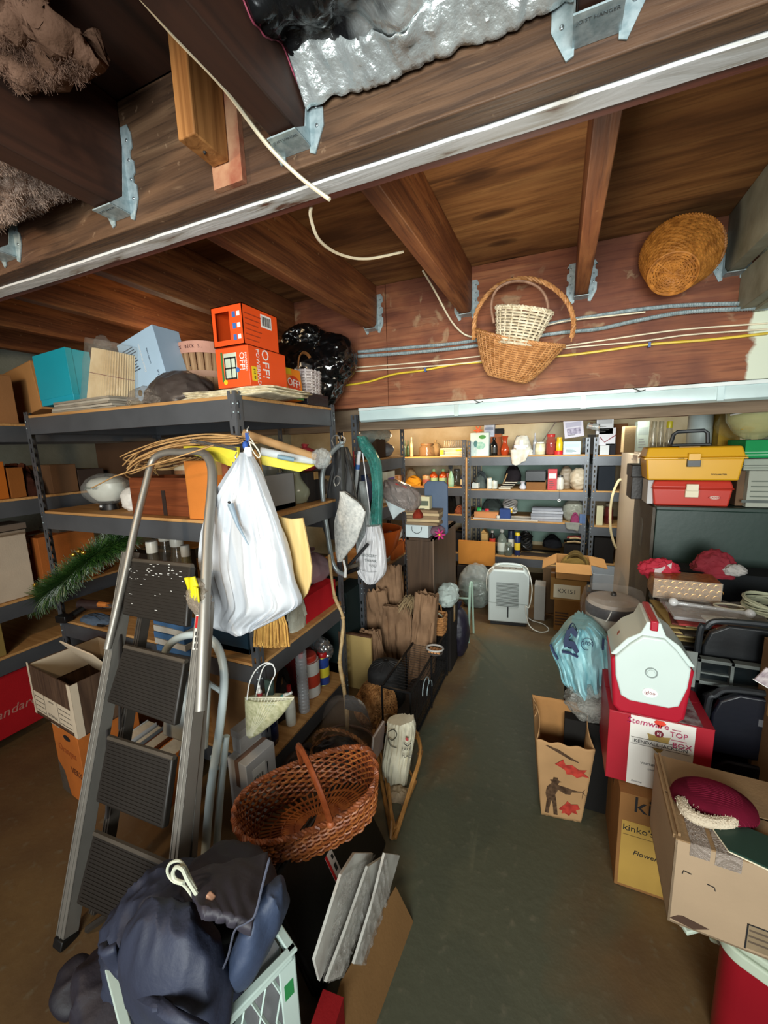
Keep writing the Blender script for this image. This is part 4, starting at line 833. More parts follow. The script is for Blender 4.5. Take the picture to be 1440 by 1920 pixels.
side('box', 'white_sheet_box', 'pale boxed frame leaning behind the bottles of the bottom shelf', 'box', 520, 630, 1190, -1.62, Z4, '#8a8478', None, .06)
# ================= step ladder, stool, hanging things
LP0 = Vector((-1.458, .555, 0)); LS = Vector((0, .62, 1.555)).normalized(); LN = Vector((1, 0, 0)).cross(LS)   # LN points to the camera side (-y)
def lp(px, py, n=0):
    q = onp(px, py, LP0, LN) - LP0; return (q.x, q.dot(LS))
t = T('step_ladder', 'folded aluminium step ladder with black ribbed treads leaning on the steel rack', 'ladder', LP0)
t.matrix_world = Matrix.Translation(LP0) @ Matrix((tuple((1, LS.x, LN.x)), tuple((0, LS.y, LN.y)), tuple((0, LS.z, LN.z)))).to_4x4()
ALU = mk('#98948c', .45, .6, var=.12, bump=.02); TREAD = mk('#241f1a', .5, var=.2, bump=.02)
def L3(uv, n=0): return (uv[0], uv[1], n)
# arched rail of oval tube
aL, aR = lp(243, 1080), lp(392, 1150); top = [lp(262, 990), lp(283, 905), lp(292, 872), lp(303, 858), lp(325, 851), lp(350, 851), lp(378, 850), lp(395, 858), lp(405, 880), lp(405, 920), lp(398, 1000)]
pts = [L3(lp(212, 1215), .02), L3(aL, .02)] + [L3(p, .02) for p in top] + [L3(aR, .02), L3(lp(385, 1330), .02)]
sm_ = []
for j in range(len(pts)-1):
    a, b_, c, d = [Vector(pts[max(0, min(len(pts)-1, j+q_))]) for q_ in (-1, 0, 1, 2)]
    for h_ in range(5): s = h_/5; sm_.append(.5*((2*b_)+(c-a)*s+(2*a-5*b_+4*c-d)*s*s+(3*b_-a-3*c+d)*s**3))
sm_.append(Vector(pts[-1])); P('arched_rail', MB().tube(sm_, .0175, 12, flat=.8), ALU, t)
def rail(name, p0, p1, w_, n0, n1, mat=ALU):
    a, b_ = Vector((p0[0], p0[1], 0)), Vector((p1[0], p1[1], 0)); d = (b_-a); L_ = d.length; ang = atan2(-d.x, d.y)
    b = MB().box(-w_/2, 0, n1-.003, w_/2, L_, n1).box(-w_/2, 0, n0, -w_/2+.003, L_, n1).box(w_/2-.003, 0, n0, w_/2, L_, n1).box(-w_/2-.004, 0, n1-.008, -w_/2, L_, n1+.002).box(-.003, 0, n1, .003, L_, n1+.003)
    return P(name, b, mat, t, loc=a, rot=(0, 0, ang), bev=.0008)
rl = rail('side_rail', (lp(118, 1768)[0], lp(118, 1768)[1]), lp(241, 1035), .036, -.035, .012)
rr_ = rail('side_rail', (lp(330, 1740)[0], -.0+.03), lp(382, 1128), .030, -.035, .012)
rr2 = rail('rear_rail', lp(330, 1700), lp(374, 1140), .020, -.06, -.036)
rail('rear_rail', lp(150, 1730), lp(262, 1060), .022, -.075, -.038, mk('#4a443e', .5, .5, bump=.02))
def tread(tl, tr, bl, br, i):
    q = [Vector((*lp(*p), 0)) for p in (tl, tr, br, bl)]
    def bil(u, v): return q[0].lerp(q[1], u).lerp(q[3].lerp(q[2], u), v)
    b = MB(); k = len(q); b.add([p + Vector((0, 0, .014)) for p in q] + [p - Vector((0, 0, .012)) for p in q], [(0, 3, 2, 1), (4, 5, 6, 7)] + [(a, (a+1) % 4, 4+(a+1) % 4, 4+a) for a in range(4)])
    o = P('tread', b, TREAD, t, bev=.006)
    b = MB(); m = 17
    for r_ in range(m):
        v = .06 + .88*r_/(m-1); b.tube([bil(.04, v)+Vector((0, 0, .0145)), bil(.96, v)+Vector((0, 0, .0145))], .0022, 4)
    P('rubber_ribs', b, TREAD, o, kind='stuff')
    b = MB(); b.tube([q[0]+Vector((0, 0, .006)), q[1]+Vector((0, 0, .006))], .010, 6); P('tread_edge', b, mk('#5c544a', .5, .3, bump=0), o)
tread((243, 1050), (363, 1062), (235, 1152), (355, 1176), 0)
tread((238, 1212), (352, 1240), (206, 1315), (333, 1360), 1)
tread((208, 1382), (330, 1420), (186, 1500), (312, 1552), 2)
tread((182, 1560), (318, 1618), (150, 1690), (300, 1760), 3)
b = MB(); r_ = random.Random(12)
for k in range(46):
    x_, y_ = 248+108*r_.random(), 1058+(30*r_.random() if k % 4 else 90*r_.random()); u_ = lp(x_, y_); b.box(u_[0]-.001-.006*r_.random(), u_[1]-.0006, .0166, u_[0]+.001+.008*r_.random(), u_[1]+.0012, .0176)
P('paint_splatter', b, WHITE, t, kind='stuff')
for a, b_ in (((220, 1190), (215, 1370)), ((196, 1370), (190, 1540)), ((345, 1370), (328, 1420)), ((322, 1550), (310, 1620))):
    P('hinge_arm', MB().tube([L3(lp(*a), -.012), L3(lp(*b_), -.02)], .006, 6), mk('#2a2624', .5, .4, bump=0), t)
P('cross_brace', MB().tube([L3(lp(135, 1762), -.05), L3(lp(240, 1690), -.06), L3(lp(310, 1640), -.05)], .012, 6), mk('#4a443e', .5, .5, bump=.02), t)
P('foot', MB().cb((lp(118, 1768)[0], .012, -.008), (.045, .03, .055)), BLACK, t, bev=.004)
P('warning_label', MB().box(-.0155, 0, 0, .0155, .115, .0007), plas('#d8d8d0', .5), rr_, loc=(.0, (Vector(lp(382, 1128))-Vector((lp(330, 1740)[0], .03))).length-.16, .0125))
P('warning_label', MB().box(-.014, .07, 0, .014, .11, .001), RED, rr_, loc=(.0, (Vector(lp(382, 1128))-Vector((lp(330, 1740)[0], .03))).length-.16, .0129), label='red warning label')
for k in range(3): P('label_symbol', MB().box(-.009, .006+.02*k, 0, .009, .02+.02*k, .001), INK, rr_, loc=(0, (Vector(lp(382, 1128))-Vector((lp(330, 1740)[0], .03))).length-.16, .0129))

# yellow glove in a bag hooked on the ladder
t = T('yellow_gloves', 'bright yellow rubber gloves in a crumpled plastic bag on the ladder', 'gloves', at(368, 1100, y=.975))
c0 = Vector(t.location)
P('glove_cuff', MB().grid(lambda u, v: Vector((-.03+.055*u + .012*v, -.02+.006*sin(6*u+2*v), .035-.075*v+.012*u)), 10, 10), mk('#e6da1e', .45, bump=.05), t, solid=.006); P('second_cuff', MB().grid(lambda u, v: Vector((.02+.028*u, -.03+.005*sin(5*u), .012-.05*v)), 6, 8), mk('#dccf1a', .45, bump=.05), t, solid=.005)
P('plastic_bag', sackmb(.075, .05, .13, 3, .35), film('#b8a894', .6), t, loc=(.008, .0, -.10))
# pale blue tubular folding stool
SP = Vector((0, 1.00, 0)); SN = Vector((0, -1.55, .42)).normalized()
def s3(px, py, dz=0): return onp(px, py, (-1.0, .88 - dz, 0), (0, -1.3, .27))
t = T('tubular_stool', 'pale blue tubular steel folding stool leaning beside the step ladder', 'stool', s3(392, 1600)); c0 = Vector(t.location)
PB = mk('#c8d4d4', .35, 0, var=.06, bump=.01)
def smooth(pts, n=5):
    o = []; m = len(pts)
    for j in range(m-1):
        a, b_, c, d = [Vector(pts[max(0, min(m-1, j+q_))]) for q_ in (-1, 0, 1, 2)]
        for h_ in range(n): s = h_/n; o.append(.5*((2*b_)+(c-a)*s+(2*a-5*b_+4*c-d)*s*s+(3*b_-a-3*c+d)*s**3))
    o.append(Vector(pts[-1])); return o
P('front_frame', MB().tube(smooth([s3(x, y)-c0 for x, y in ((296, 1330), (300, 1260), (312, 1218), (335, 1196), (372, 1190), (402, 1205), (417, 1240), (420, 1290), (410, 1380), (395, 1480), (385, 1600), (380, 1700))]), .0155, 12), PB, t)
P('rear_frame', MB().tube(smooth([s3(x, y, -.05)-c0 for x, y in ((424, 1380), (414, 1480), (405, 1600), (398, 1700))]), .0135, 10).tube([s3(300, 1290, -.05)-c0, s3(360, 1260, -.05)-c0, s3(420, 1300, -.05)-c0], .010, 8), PB, t)
P('hinge_plate', MB().cb(s3(402, 1430)-c0, (.03, .006, .06), (0, 0, .3)), GALV, t, bev=.003)
P('folded_seat', MB().cb(s3(350, 1330, -.04)-c0, (.24, .02, .26), (-.2, 0, 0)), mk('#c8ccc8', .5, bump=.02), t, bev=.008)
# --- white carrier bag hanging from the corner post
def loft(levels, Yc_, nu=48, nv=60, seed=0, amp=.02, dep=lambda v: .06, fold=.25, p=2.2):
    """levels: (py, left px, right px); a closed skin of folds between the two outlines"""
    def lerp(v):
        f_ = v*(len(levels)-1); i = min(int(f_), len(levels)-2); q = f_-i; a, b_ = levels[i], levels[i+1]
        s = [levels[max(0, i-1)], a, b_, levels[min(len(levels)-1, i+2)]]
        return [.5*((2*s[1][k])+(s[2][k]-s[0][k])*q+(2*s[0][k]-5*s[1][k]+4*s[2][k]-s[3][k])*q*q+(3*s[1][k]-s[0][k]-3*s[2][k]+s[3][k])*q**3) for k in range(3)]
    def fn(u, v):
        py, l, r = lerp(v); a = at(l, py, y=Yc_); b_ = at(r, py, y=Yc_); c = (a+b_)/2; hw = (b_.x-a.x)/2; th = 2*pi*u
        d = dep(v); f_ = 1 + fold*(nz((cos(th)*3.2, sin(th)*3.2, v*1.1), 1, seed))
        q = Vector((c.x + cos(th)*hw, Yc_ + sin(th)*d*f_, c.z + (b_.z-a.z)/2*cos(th)))
        return q + Vector((0, amp*nz((cos(th)*7, sin(th)*7, v*4), 1, seed+2), 0)) + Vector((0, 1, 0))*amp*.55*nz((cos(th)*9+v*1.5, sin(th)*9, v*1.6), 1, seed+4)
    m = MB().grid(fn, nu, nv, True); m.f.append(tuple(range(nu))[::-1]); m.f.append(tuple(nv*nu+i for i in range(nu))); return m
def rebase(o_mb, c): o_mb.v = [(a-c[0], b-c[1], d-c[2]) for a, b, d in o_mb.v]; return o_mb
c0 = at(470, 850, y=1.17); t = T('carrier_bag', 'large white plastic carrier bag hanging from the corner post', 'bag', c0)
lv = [(848, 458, 466), (870, 444, 478), (900, 422, 492), (935, 400, 505), (975, 388, 520), (1010, 379, 532), (1050, 377, 543), (1090, 384, 552), (1130, 388, 562), (1150, 387, 540), (1168, 400, 505), (1180, 455, 480)]
P('bag_body', rebase(loft(lv, 1.17, 160, 120, 3, .022, lambda v: .012+.06*min(1, v*1.6)*(1-.3*v), .35), c0), mk('#cdd1d6', .38, var=.05, bump=.14, bscale=22, spec=.5), t)
P('tied_neck', rebase(loft([(838, 461, 470), (846, 457, 472), (856, 456, 472)], 1.165, 20, 8, 1, .003, lambda v: .008, .2), c0), mk('#e6e8ea', .42, var=.04, bump=.1, bscale=25, spec=.5), t)
c1 = at(452, 985, y=1.10); cone = MB().tube([at(432, 945, y=1.098)-c0, at(446, 985, y=1.092)-c0, at(466, 1022, y=1.10)-c0], lambda q: .011*(1-q*.85), 10)
P('blue_cone_inside', cone, mk('#94a8b8', .5, bump=.03), t, label='pale blue cone showing through a tear'); P('tear', MB().sph(at(430, 942, y=1.094)-c0, .007, 8, (1.1, .5, .7)), INK, t)
BC = mk('#2b56a8', .7, bump=.1)
t = T('twist_tie_cord', 'blue and white cords knotted at the top of the white carrier bag', 'cord', at(463, 835, y=1.18)); c0 = Vector(t.location)
P('blue_knot', MB().sph((-.002, -.006, .0), .011, 8, (1, .9, 1.5)), BC, t); P('white_loops', MB().tube(smooth([at(x, y, y=1.17)-c0 for x, y in ((470, 822), (478, 835), (488, 852), (484, 858), (474, 845), (468, 828), (482, 840), (487, 850))], 4), .0022, 6), CORD, t)
P('blue_strap', MB().box(-.008, -.002, 0, .008, .002, .045), BC, t, loc=(-.0, .006, .0))
def shook(name, label, pts, Y, r=.0022, mat=None):
    q = smooth([at(x, y, y=Y) for x, y in pts], 5); c = q[0]; t = T(name, label, 'hook', c); P('hook_wire', MB().tube([p-c for p in q], r, 6), mat or mk('#d4d4d0', .25, .8, bump=0), t); return t
shook('wire_hook', 'thin wire hook on the corner post above the white carrier bag', ((466, 800), (463, 808), (468, 820), (464, 832), (459, 845), (463, 852)), 1.185)
shook('wire_hook', 'pair of wire hooks left of the carrier bag neck', ((444, 848), (441, 858), (446, 868), (440, 876), (436, 866)), 1.19)
# bamboo peel
c0 = at(548, 1060, y=1.225); t = T('bamboo_peel', 'pale bamboo pizza peel hanging behind the white carrier bag', 'peel', c0)
def sil(px_pts, Y, th, c): 
    q = [at(x, y, y=Y)-c for x, y in px_pts]; n = len(q); v = Vector((0, th/2, 0))
    return MB().add([p-v for p in q]+[p+v for p in q], [tuple(range(n)), tuple(range(n, 2*n))[::-1]]+[(i, n+i, n+(i+1) % n, (i+1) % n) for i in range(n)])
BAM = wood('#e4c88c', '#d0ac6c', 2, 2, .5)
P('blade', sil([(503, 958), (515, 964), (530, 970), (548, 973), (568, 971), (573, 995), (580, 1030), (585, 1062), (584, 1090), (577, 1112), (562, 1132), (545, 1145), (525, 1156), (503, 1160), (480, 1155), (470, 1120), (470, 1000)], 1.235, .009, c0), BAM, t, bev=.0015)
P('handle', sil([(478, 842), (486, 856), (492, 885), (500, 930), (506, 960), (486, 962), (474, 900), (468, 856)], 1.235, .009, c0), wood('#d8a868', '#b88848', 2, 2, .5), t, bev=.002)
# whisk broom
c0 = at(508, 1165, y=1.20); t = T('whisk_broom', 'straw whisk broom hanging below the white carrier bag', 'broom', c0); r_ = random.Random(4); b = MB(); b2 = MB()
for i in range(520):
    u = r_.random()*2-1; d = r_.random()*2-1; x0 = 508+u*18; x1 = 508 + u*34 + r_.random()*2; yb = 1207 + r_.random()*9 - abs(u)*3
    p = at(x0, 1135, y=1.20+d*.01)-c0; q = at((x0+x1)/2+u*5, 1172, y=1.20+d*.018)-c0; e_ = at(x1, yb, y=1.20+d*.028)-c0
    (b if i % 3 else b2).tube([p, q, e_], .0011, 3)
STR = mk('#c89a4c', .8, col2='#a87a34', scale=30, bump=0)
P('straw_bristles', b, STR, t, kind='stuff'); P('dark_bristles', b2, mk('#9c6c2c', .8, bump=0), t, kind='stuff'); P('bound_neck', MB().tube([at(505, 1100, y=1.20)-c0, at(508, 1150, y=1.20)-c0], .018, 10), mk('#a8783a', .8, bump=.1), t)
# woven grass pocket with bottles
PY = 1.17; c0 = at(490, 1330, y=PY); t = T('woven_pocket', 'cream woven grass pocket with white handles holding bottles', 'basket', c0)
GR = mk('#cfcaa4', .85, col2='#a8a67c', scale=50, bump=.15)
plv = [(1308, 460, 551), (1325, 460, 541), (1345, 461, 525), (1362, 462, 505), (1375, 463, 488), (1382, 466, 475)]
pm = loft(plv, PY, 60, 30, 2, .0, lambda v: .032*(1-.75*v), .0)
# slope the rim: left side lower than right
P('woven_side', rebase(pm, c0), GR, t)
b = MB()
for i in range(15):
    f_ = i/14; x0 = 460+91*f_; 
    b.tube([at(x0, 1308, y=PY-.034*sin(pi*min(.98, max(.02, f_))))-c0 - Vector((0, .001, 0)), at(462+ (x0-462)*.55, 1350, y=PY-.026*sin(pi*f_))-c0, at(463+(x0-463)*.12, 1380, y=PY-.012)-c0], .0017, 4)
for j in range(9):
    v = j/8; y = 1312+68*v; l, r = 460+4*v, 550-80*v**1.1
    b.tube([at(l+(r-l)*k/10, y, y=PY-(.034*(1-.72*v))*sin(pi*(.03+.94*k/10)))-c0 for k in range(11)], .0017, 4)
P('open_weave', b, mk('#e0dcc0', .85, bump=.1), t, kind='stuff')
P('rim', MB().tube([at(460+91*k/16, 1308, y=PY-.036*sin(pi*(.02+.96*k/16)))-c0 for k in range(17)], .0035, 6), mk('#e0dcc0', .85, bump=.1), t)
P('white_handle', MB().tube(smooth([at(x, y, y=PY-.02)-c0 for x, y in ((463, 1312), (468, 1280), (480, 1256), (498, 1243), (512, 1246))]), .0026, 6).tube(smooth([at(x, y, y=PY+.01)-c0 for x, y in ((500, 1305), (508, 1280), (516, 1262), (510, 1246), (495, 1250), (486, 1275), (480, 1305))]), .0024, 6), WHITE, t)
t = put('bottle', 'white_bottle', 'white bottle with a round cap in the woven pocket', 'bottle', at(490, 1345, y=PY-.004), .038, .038, .062, '#dcdcd8', '#d0d0cc', cap='#e8e8e4'); 
put('bottle', 'toothpaste_tube', 'blue and white tube lying on the woven pocket rim', 'tube', at(508, 1322, y=PY), .026, .026, .085, '#e4e8ea', '#2a68a8', ry=1.0, rx=-.3)
put('bottle', 'toothpaste_tube', 'teal capped tube behind the blue and white tube', 'tube', at(522, 1312, y=PY+.01), .022, .022, .07, '#dfe6e2', '#3a9a98', ry=1.0, rx=-.2)
put('carton', 'orange_packet', 'orange packet tucked in the left of the woven pocket', 'packet', at(470, 1330, y=PY+.008), .03, .016, .05, '#c8783c', '#d89060')
put('bottle', 'clear_tube', 'clear tube with a red mark standing in the woven pocket', 'tube', at(488, 1310, y=PY+.012), .02, .02, .06, '#b8b4b0', '#b03a40')
put('box', 'dark_packet', 'dark packet leaning behind the woven pocket handles', 'packet', at(508, 1322, y=PY+.022), .04, .012, .11, '#2c3a34', None, tape=False)
# --- bow saw
BY = 1.93; c0 = at(636, 830, y=BY); t = T('bow_saw', 'grey tubular bow saw hanging by its end from the rack', 'saw', c0); TU = mk('#9ca6a8', .35, .5, var=.12, bump=.02)
P('bow_frame', MB().tube(smooth([at(x, y, y=BY)-c0 for x, y in ((641, 832), (625, 845), (611, 868), (604, 895), (606, 940), (612, 985), (618, 1025), (624, 1055), (634, 1072), (648, 1078))]), .0135, 10), TU, t)
P('saw_blade', MB().tube([at(642, 838, y=BY)-c0, at(646, 960, y=BY+.12)-c0, at(650, 1070, y=BY+.10)-c0], .009, 4, flat=.12), mk('#5c5c58', .4, .7, bump=.05), t)
P('white_tip', MB().tube([at(644, 1050, y=BY-.01)-c0, at(648, 1068, y=BY-.01)-c0, at(647, 1082, y=BY-.01)-c0], lambda q: .006+.004*q, 8), WHITE, t)
P('end_clamp', MB().cb(at(641, 833, y=BY)-c0, (.02, .02, .03)), GALV, t, bev=.003)
for i, (pts, Y, l) in enumerate(((((627, 838), (622, 826), (627, 817), (635, 818), (638, 828)), 1.91, 'chrome double hook holding the bow saw'), (((640, 834), (646, 830), (647, 822), (641, 818)), 1.90, 'chrome hook just right of the bow saw clamp'),
    (((629, 912), (626, 902), (630, 893), (637, 895), (637, 903), (632, 910)), 1.95, 'chrome hook above the white quilted mitt'), (((682, 846), (678, 838), (683, 832)), 2.3, 'chrome hook at the top of the teal wrapped roll'))): shook('chrome_hook', l, pts, Y, .0035)
# quilted mitt with dark straps
MY = 1.98; c0 = at(650, 980, y=MY); t = T('quilted_mitt', 'white quilted mitt hanging from dark straps beside the bow saw', 'mitt', c0); QT = mk('#ecece6', .85, col2='#c8cac6', scale=60, bump=.3, bscale=90)
mlv = [(921, 638, 646), (935, 637, 665), (955, 633, 684), (975, 628, 682), (1000, 627, 674), (1020, 629, 666), (1040, 631, 650), (1052, 634, 642)]
P('quilted_cloth', rebase(loft(mlv, MY, 50, 36, 5, .004, lambda v: .022+.01*sin(pi*v), .1), c0), QT, t)
P('dark_edge', MB().tube(smooth([at(x, y, y=MY-.008)-c0 for x, y in ((641, 921), (660, 932), (676, 944), (685, 958))]), .0045, 6), mk('#4c463e', .8, bump=.05), t)
P('strap', MB().tube([at(645, 925, y=MY)-c0, at(650, 880, y=MY)-c0, at(640, 842, y=MY)-c0], .005, 5, flat=.4).tube([at(660, 932, y=MY)-c0, at(662, 890, y=MY)-c0, at(644, 842, y=MY)-c0], .005, 5, flat=.4), mk('#2c2a28', .8, bump=.05), t)
# black umbrella / bag behind the mitt
c0 = at(650, 890, y=2.06); t = T('black_garment_bag', 'limp black bag hanging behind the quilted mitt straps', 'bag', c0)
P('bag_body', rebase(loft([(838, 636, 650), (860, 628, 660), (900, 618, 664), (940, 612, 668), (980, 606, 660), (1010, 612, 650)], 2.06, 40, 40, 9, .01, lambda v: .03, .3), c0), mk('#3c3c3c', .6, bump=.15, bscale=40), t)
P('pole', MB().tube([at(647, 840, y=2.02)-c0, at(657, 880, y=2.02)-c0, at(668, 935, y=2.02)-c0], .006, 6), mk('#4a4642', .4, .3, bump=.05), t)
# white rod with label
c0 = at(668, 846, y=2.2); t = T('white_window_rod', 'white plastic rod with a red and blue label hanging on the rack post', 'rod', c0)
P('rod', MB().tube([at(674, 846, y=2.24)-c0, at(668, 900, y=2.24)-c0, at(662, 950, y=2.24)-c0], .012, 10), plas('#c4ccd0'), t); P('label_band', MB().tube([at(673, 852, y=2.236)-c0, at(670, 882, y=2.236)-c0], .0128, 10), plas('#dcdce0'), t); P('blue_band', MB().tube([at(671, 871, y=2.235)-c0, at(670, 880, y=2.235)-c0], .0134, 10), BLU, t); P('red_line', MB().box(-.012, -.0146, -.09, -.009, -.0126, .0), RED, t)
c0 = at(678, 845, y=2.27); t = T('white_window_rod', 'black cap topped white sleeve beside the labelled rod', 'rod', at(680, 905, y=2.27)); c0 = Vector(t.location)
P('sleeve', rebase(loft([(902, 676, 682), (925, 672, 688), (960, 670, 694), (1000, 668, 700), (1035, 668, 704)], 2.27, 30, 24, 4, .008, lambda v: .03, .3), c0), film('#c8d0d0', .75), t)
# teal cellophane roll
c0 = at(700, 900, y=2.30); t = T('teal_wrapped_roll', 'curved roll wrapped in shiny teal cellophane hanging beside the aisle', 'roll', c0)
TEAL = mk('#3c8c80', .15, col2='#2a5c58', scale=14, bump=.25, bscale=90, spec=.8)
P('wrapped_roll', MB().tube(smooth([at(x, y, y=2.30)-c0 for x, y in ((676, 826), (688, 838), (700, 854), (707, 875), (709, 910), (710, 950), (709, 990), (704, 1025))], 6), lambda q: .010+.010*q+.004*sin(47*q), 12), TEAL, t)
P('loose_film', rebase(loft([(818, 670, 684), (840, 676, 700), (870, 694, 714), (920, 700, 717), (970, 694, 716), (1010, 688, 716), (1040, 690, 712)], 2.29, 30, 50, 6, .022, lambda v: .035, .5), c0), film('#4ca498', .62), t)
# white logo bag under it
c0 = at(700, 1050, y=2.24); t = T('white_shop_bag', 'white plastic bag with faint grey lettering hanging under the teal roll', 'bag', c0)
P('bag_body', rebase(loft([(985, 690, 712), (1005, 684, 718), (1030, 672, 722), (1055, 668, 724), (1075, 674, 722), (1092, 690, 708)], 2.24, 70, 50, 2, .014, lambda v: .05, .3), c0), mk('#dcdcde', .4, var=.08, bump=.15, bscale=30), t)
P('bag_handle', MB().tube([at(x, y, y=2.26)-c0 for x, y in ((698, 1000), (690, 930), (680, 850))] + [Vector((BX1-.005, 2.352, 1.55))-c0], .004, 5), mk('#dcdcde', .4, var=.08, bump=.15, bscale=30), t)
for i, s_ in enumerate(('GROCERY', 'THANK', 'YOU')): text(t, s_, (-.0+.012*i, -.066, .045-.032*i), .022, mk('#6a7476', .6, bump=0), rot=(pi/2, .1, .3))
P('printed_line', MB().tube([(-.06, -.066, -.05), (.0, -.07, -.058), (.05, -.06, -.055)], .001, 4), mk('#6a7476', .6, bump=0), t)
c0 = at(668, 1062, y=2.1); t = T('dark_hand_tool', 'black hand tool with a grey clamp hanging below the quilted mitt', 'tool', c0)
P('handle', MB().tube([at(x, y, y=2.1)-c0 for x, y in ((655, 1060), (668, 1045), (690, 1020))], .010, 8), mk('#3a3a3c', .4, .3, bump=.05), t); P('grip', MB().tube([at(x, y, y=2.1)-c0 for x, y in ((650, 1062), (660, 1062), (672, 1058))], .014, 8), mk('#5c5448', .6), t)
P('wrapped_jaw', MB().tube([at(650, 1074, y=2.1)-c0, at(672, 1066, y=2.1)-c0], .012, 8), BLACK, t)
# bamboo stick leaning on the rack
c0 = at(651, 1372, y=1.62); t = T('walking_stick', 'crooked pale walking stick with knots standing in the clear umbrella', 'stick', c0)
q = smooth([at(617, 1040, y=1.86)-c0, at(622, 1085, y=1.84)-c0, at(628, 1120, y=1.82)-c0, at(643, 1158, y=1.80)-c0, at(641, 1200, y=1.77)-c0, at(637, 1242, y=1.74)-c0, at(644, 1285, y=1.70)-c0, at(650, 1330, y=1.66)-c0, Vector((0, 0, 0))], 6)
P('stick', MB().tube(q, lambda s: .0075+.004*s+.001*sin(s*30), 9), mk('#c4a878', .6, col2='#a4845a', scale=30, bump=.05), t)
for k in (12, 18, 30, 36): P('knot', MB().sph(q[k], .0125, 7), mk('#b89868', .6, bump=.05), t)
P('rubber_tip', MB().tube([(0, 0, -.03), (0, 0, .01)], .013, 8), BLACK, t)
# ================= left floor: file box on an orange carton
WG = wood('#5c4636', '#3c2c22', 2, 3, .6)
q = at(132, 1498, z=0); t = T('orange_crate_box', 'tall orange produce carton with an oval hand hole under the file box', 'box', (q.x+.04, q.y+.14, .001), -.12)
OC = mk('#b8641e', .75, var=.2, scale=6, bump=.05)
hz_ = .385; boxp('box_body', (.25, .26, hz_), OC, t); P('hand_hole', MB().lathe([(.032, 0), (.032, .001)], 16, sy=.4), INK, t, loc=(.02, -.131, hz_-.06), rot=(pi/2, 0, 0))
P('white_rim', MB().box(-.125, -.1312, hz_-.03, -.04, -.130, hz_).box(-.127, -.132, hz_, .127, .132, hz_+.003), mk('#b8a890', .7), t); text(t, 'VERY', (.06, -.1308, .16), .045, mk('#5c2c14', .6, bump=0)); text(t, 'Oranges', (0, -.1308, .25), .05, mk('#9a4c1c', .6, bump=0))
P('scuffed_corner', MB().prism([(-.125, .0), (-.04, .0), (-.07, .12), (-.125, .16)], -.1312, -.1304, 'y'), mk('#4c4034', .8, scale=40), t)
t = T('file_box', 'open woodgrain file storage box with a white label panel', 'box', (q.x+.02, q.y+.15, hz_+.006), -.10)
w_, d, h, e = .40, .31, .25, .005
P('box_body', MB().box(-w_/2,-d/2,0,w_/2,d/2,e).box(-w_/2,-d/2,0,w_/2,-d/2+e,h).box(-w_/2,d/2-e,0,w_/2,d/2,h).box(-w_/2,-d/2,0,-w_/2+e,d/2,h).box(w_/2-e,-d/2,0,w_/2,d/2,h), WG, t, smooth=False)
WC = mk('#c8b8a0', .8, var=.08, bump=.03)
P('white_corner', MB().box(w_/2-.03, -d/2-.001, 0, w_/2+.001, -d/2, h).box(w_/2, -d/2-.001, 0, w_/2+.001, -d/2+.028, h), WC, t); P('white_corner', MB().box(-w_/2-.001, -d/2-.001, 0, -w_/2+.016, -d/2, h+.01), WC, t)
pn = P('label_panel', MB().box(-w_*.44, -d/2-.001, h*.08, w_*.42, -d/2, h*.50), WC, t)
for k in range(4):
    for x0, x1 in ((-w_*.42, -w_*.2), (w_*.14, w_*.40)): P('ruled_line', MB().box(x0, -d/2-.0016, h*(.12+.095*k), x1, -d/2-.001, h*(.13+.095*k)), INK, pn)
P('ruled_line', MB().box(-w_*.19, -d/2-.0016, h*.08, -w_*.185, -d/2-.001, h*.5).box(w_*.12, -d/2-.0016, h*.08, w_*.125, -d/2-.001, h*.5), INK, pn)
text(t, 'STORAGE', (-w_*.03, -d/2-.001, h*.15), .02, INK); text(t, 'contents', (-w_*.03, -d/2-.001, h*.44), .014, INK)
P('tilted_inner_sheet', MB().cb((-.005, .03, h*.86), (.30, .006, .24), (.55, 0, 0)), mk('#d8c4a8', .85, var=.06), t); P('inner_liner', MB().box(-w_/2+.006, -d/2+.006, h*.5, -w_/2+.009, d/2-.006, h-.002).box(-w_/2+.006, d/2-.009, h*.5, w_/2-.006, d/2-.006, h-.002).box(w_/2-.009, -d/2+.006, h*.5, w_/2-.006, d/2-.006, h-.002), WC, t)
# ---- rack D content
def dside(kind, name, label, cat, p0, p1, pt_, z, c, c2=None, dp=.3, off=.02, **k): return side(kind, name, label, cat, p0, p1, pt_, DX-off, z, c, c2, dp, **k)
dside('box', 'cardboard_box', 'brown cardboard box on the side rack top, behind the leaning box', 'box', -60, 38, 700, DL[0], '#9c6c44', None, .3)
dside('box', 'cardboard_box', 'orange-brown carton on the side rack at the picture edge', 'box', -50, 20, 868, DL[1], '#b0601c', None, .25)
dside('box', 'cardboard_box', 'brown carton just right of the orange-brown one on the side rack', 'box', 22, 52, 878, DL[1], '#8c5424', None, .2)
dside('heap', 'dark_bag', 'dark brown leather bag slumped on the side rack', 'bag', 52, 78, 875, DL[1], '#3c2018', '#5c3424', .3)
dside('box', 'cardboard_box', 'large white carton with a lid on the side rack', 'box', -60, 70, 1012, DL[2], '#c4b4a0', '#b8a890', .4)
dside('papers', 'folded_cloths', 'rumpled grey papers on the large white carton', 'paper', -40, 64, 985, DL[2]+.215, '#8a7c6c', '#6a5c50', .2, off=.08)
dside('box', 'cardboard_box', 'wide orange-brown carton seen behind the rack post', 'box', 84, 190, 1000, DL[2], '#a8602a', None, .3)
dside('papers', 'stacked_papers', 'stack of papers on the wide orange-brown carton', 'paper', 110, 180, 985, DL[2]+.22, '#6c5c4c', '#4c443c', .2, off=.06)
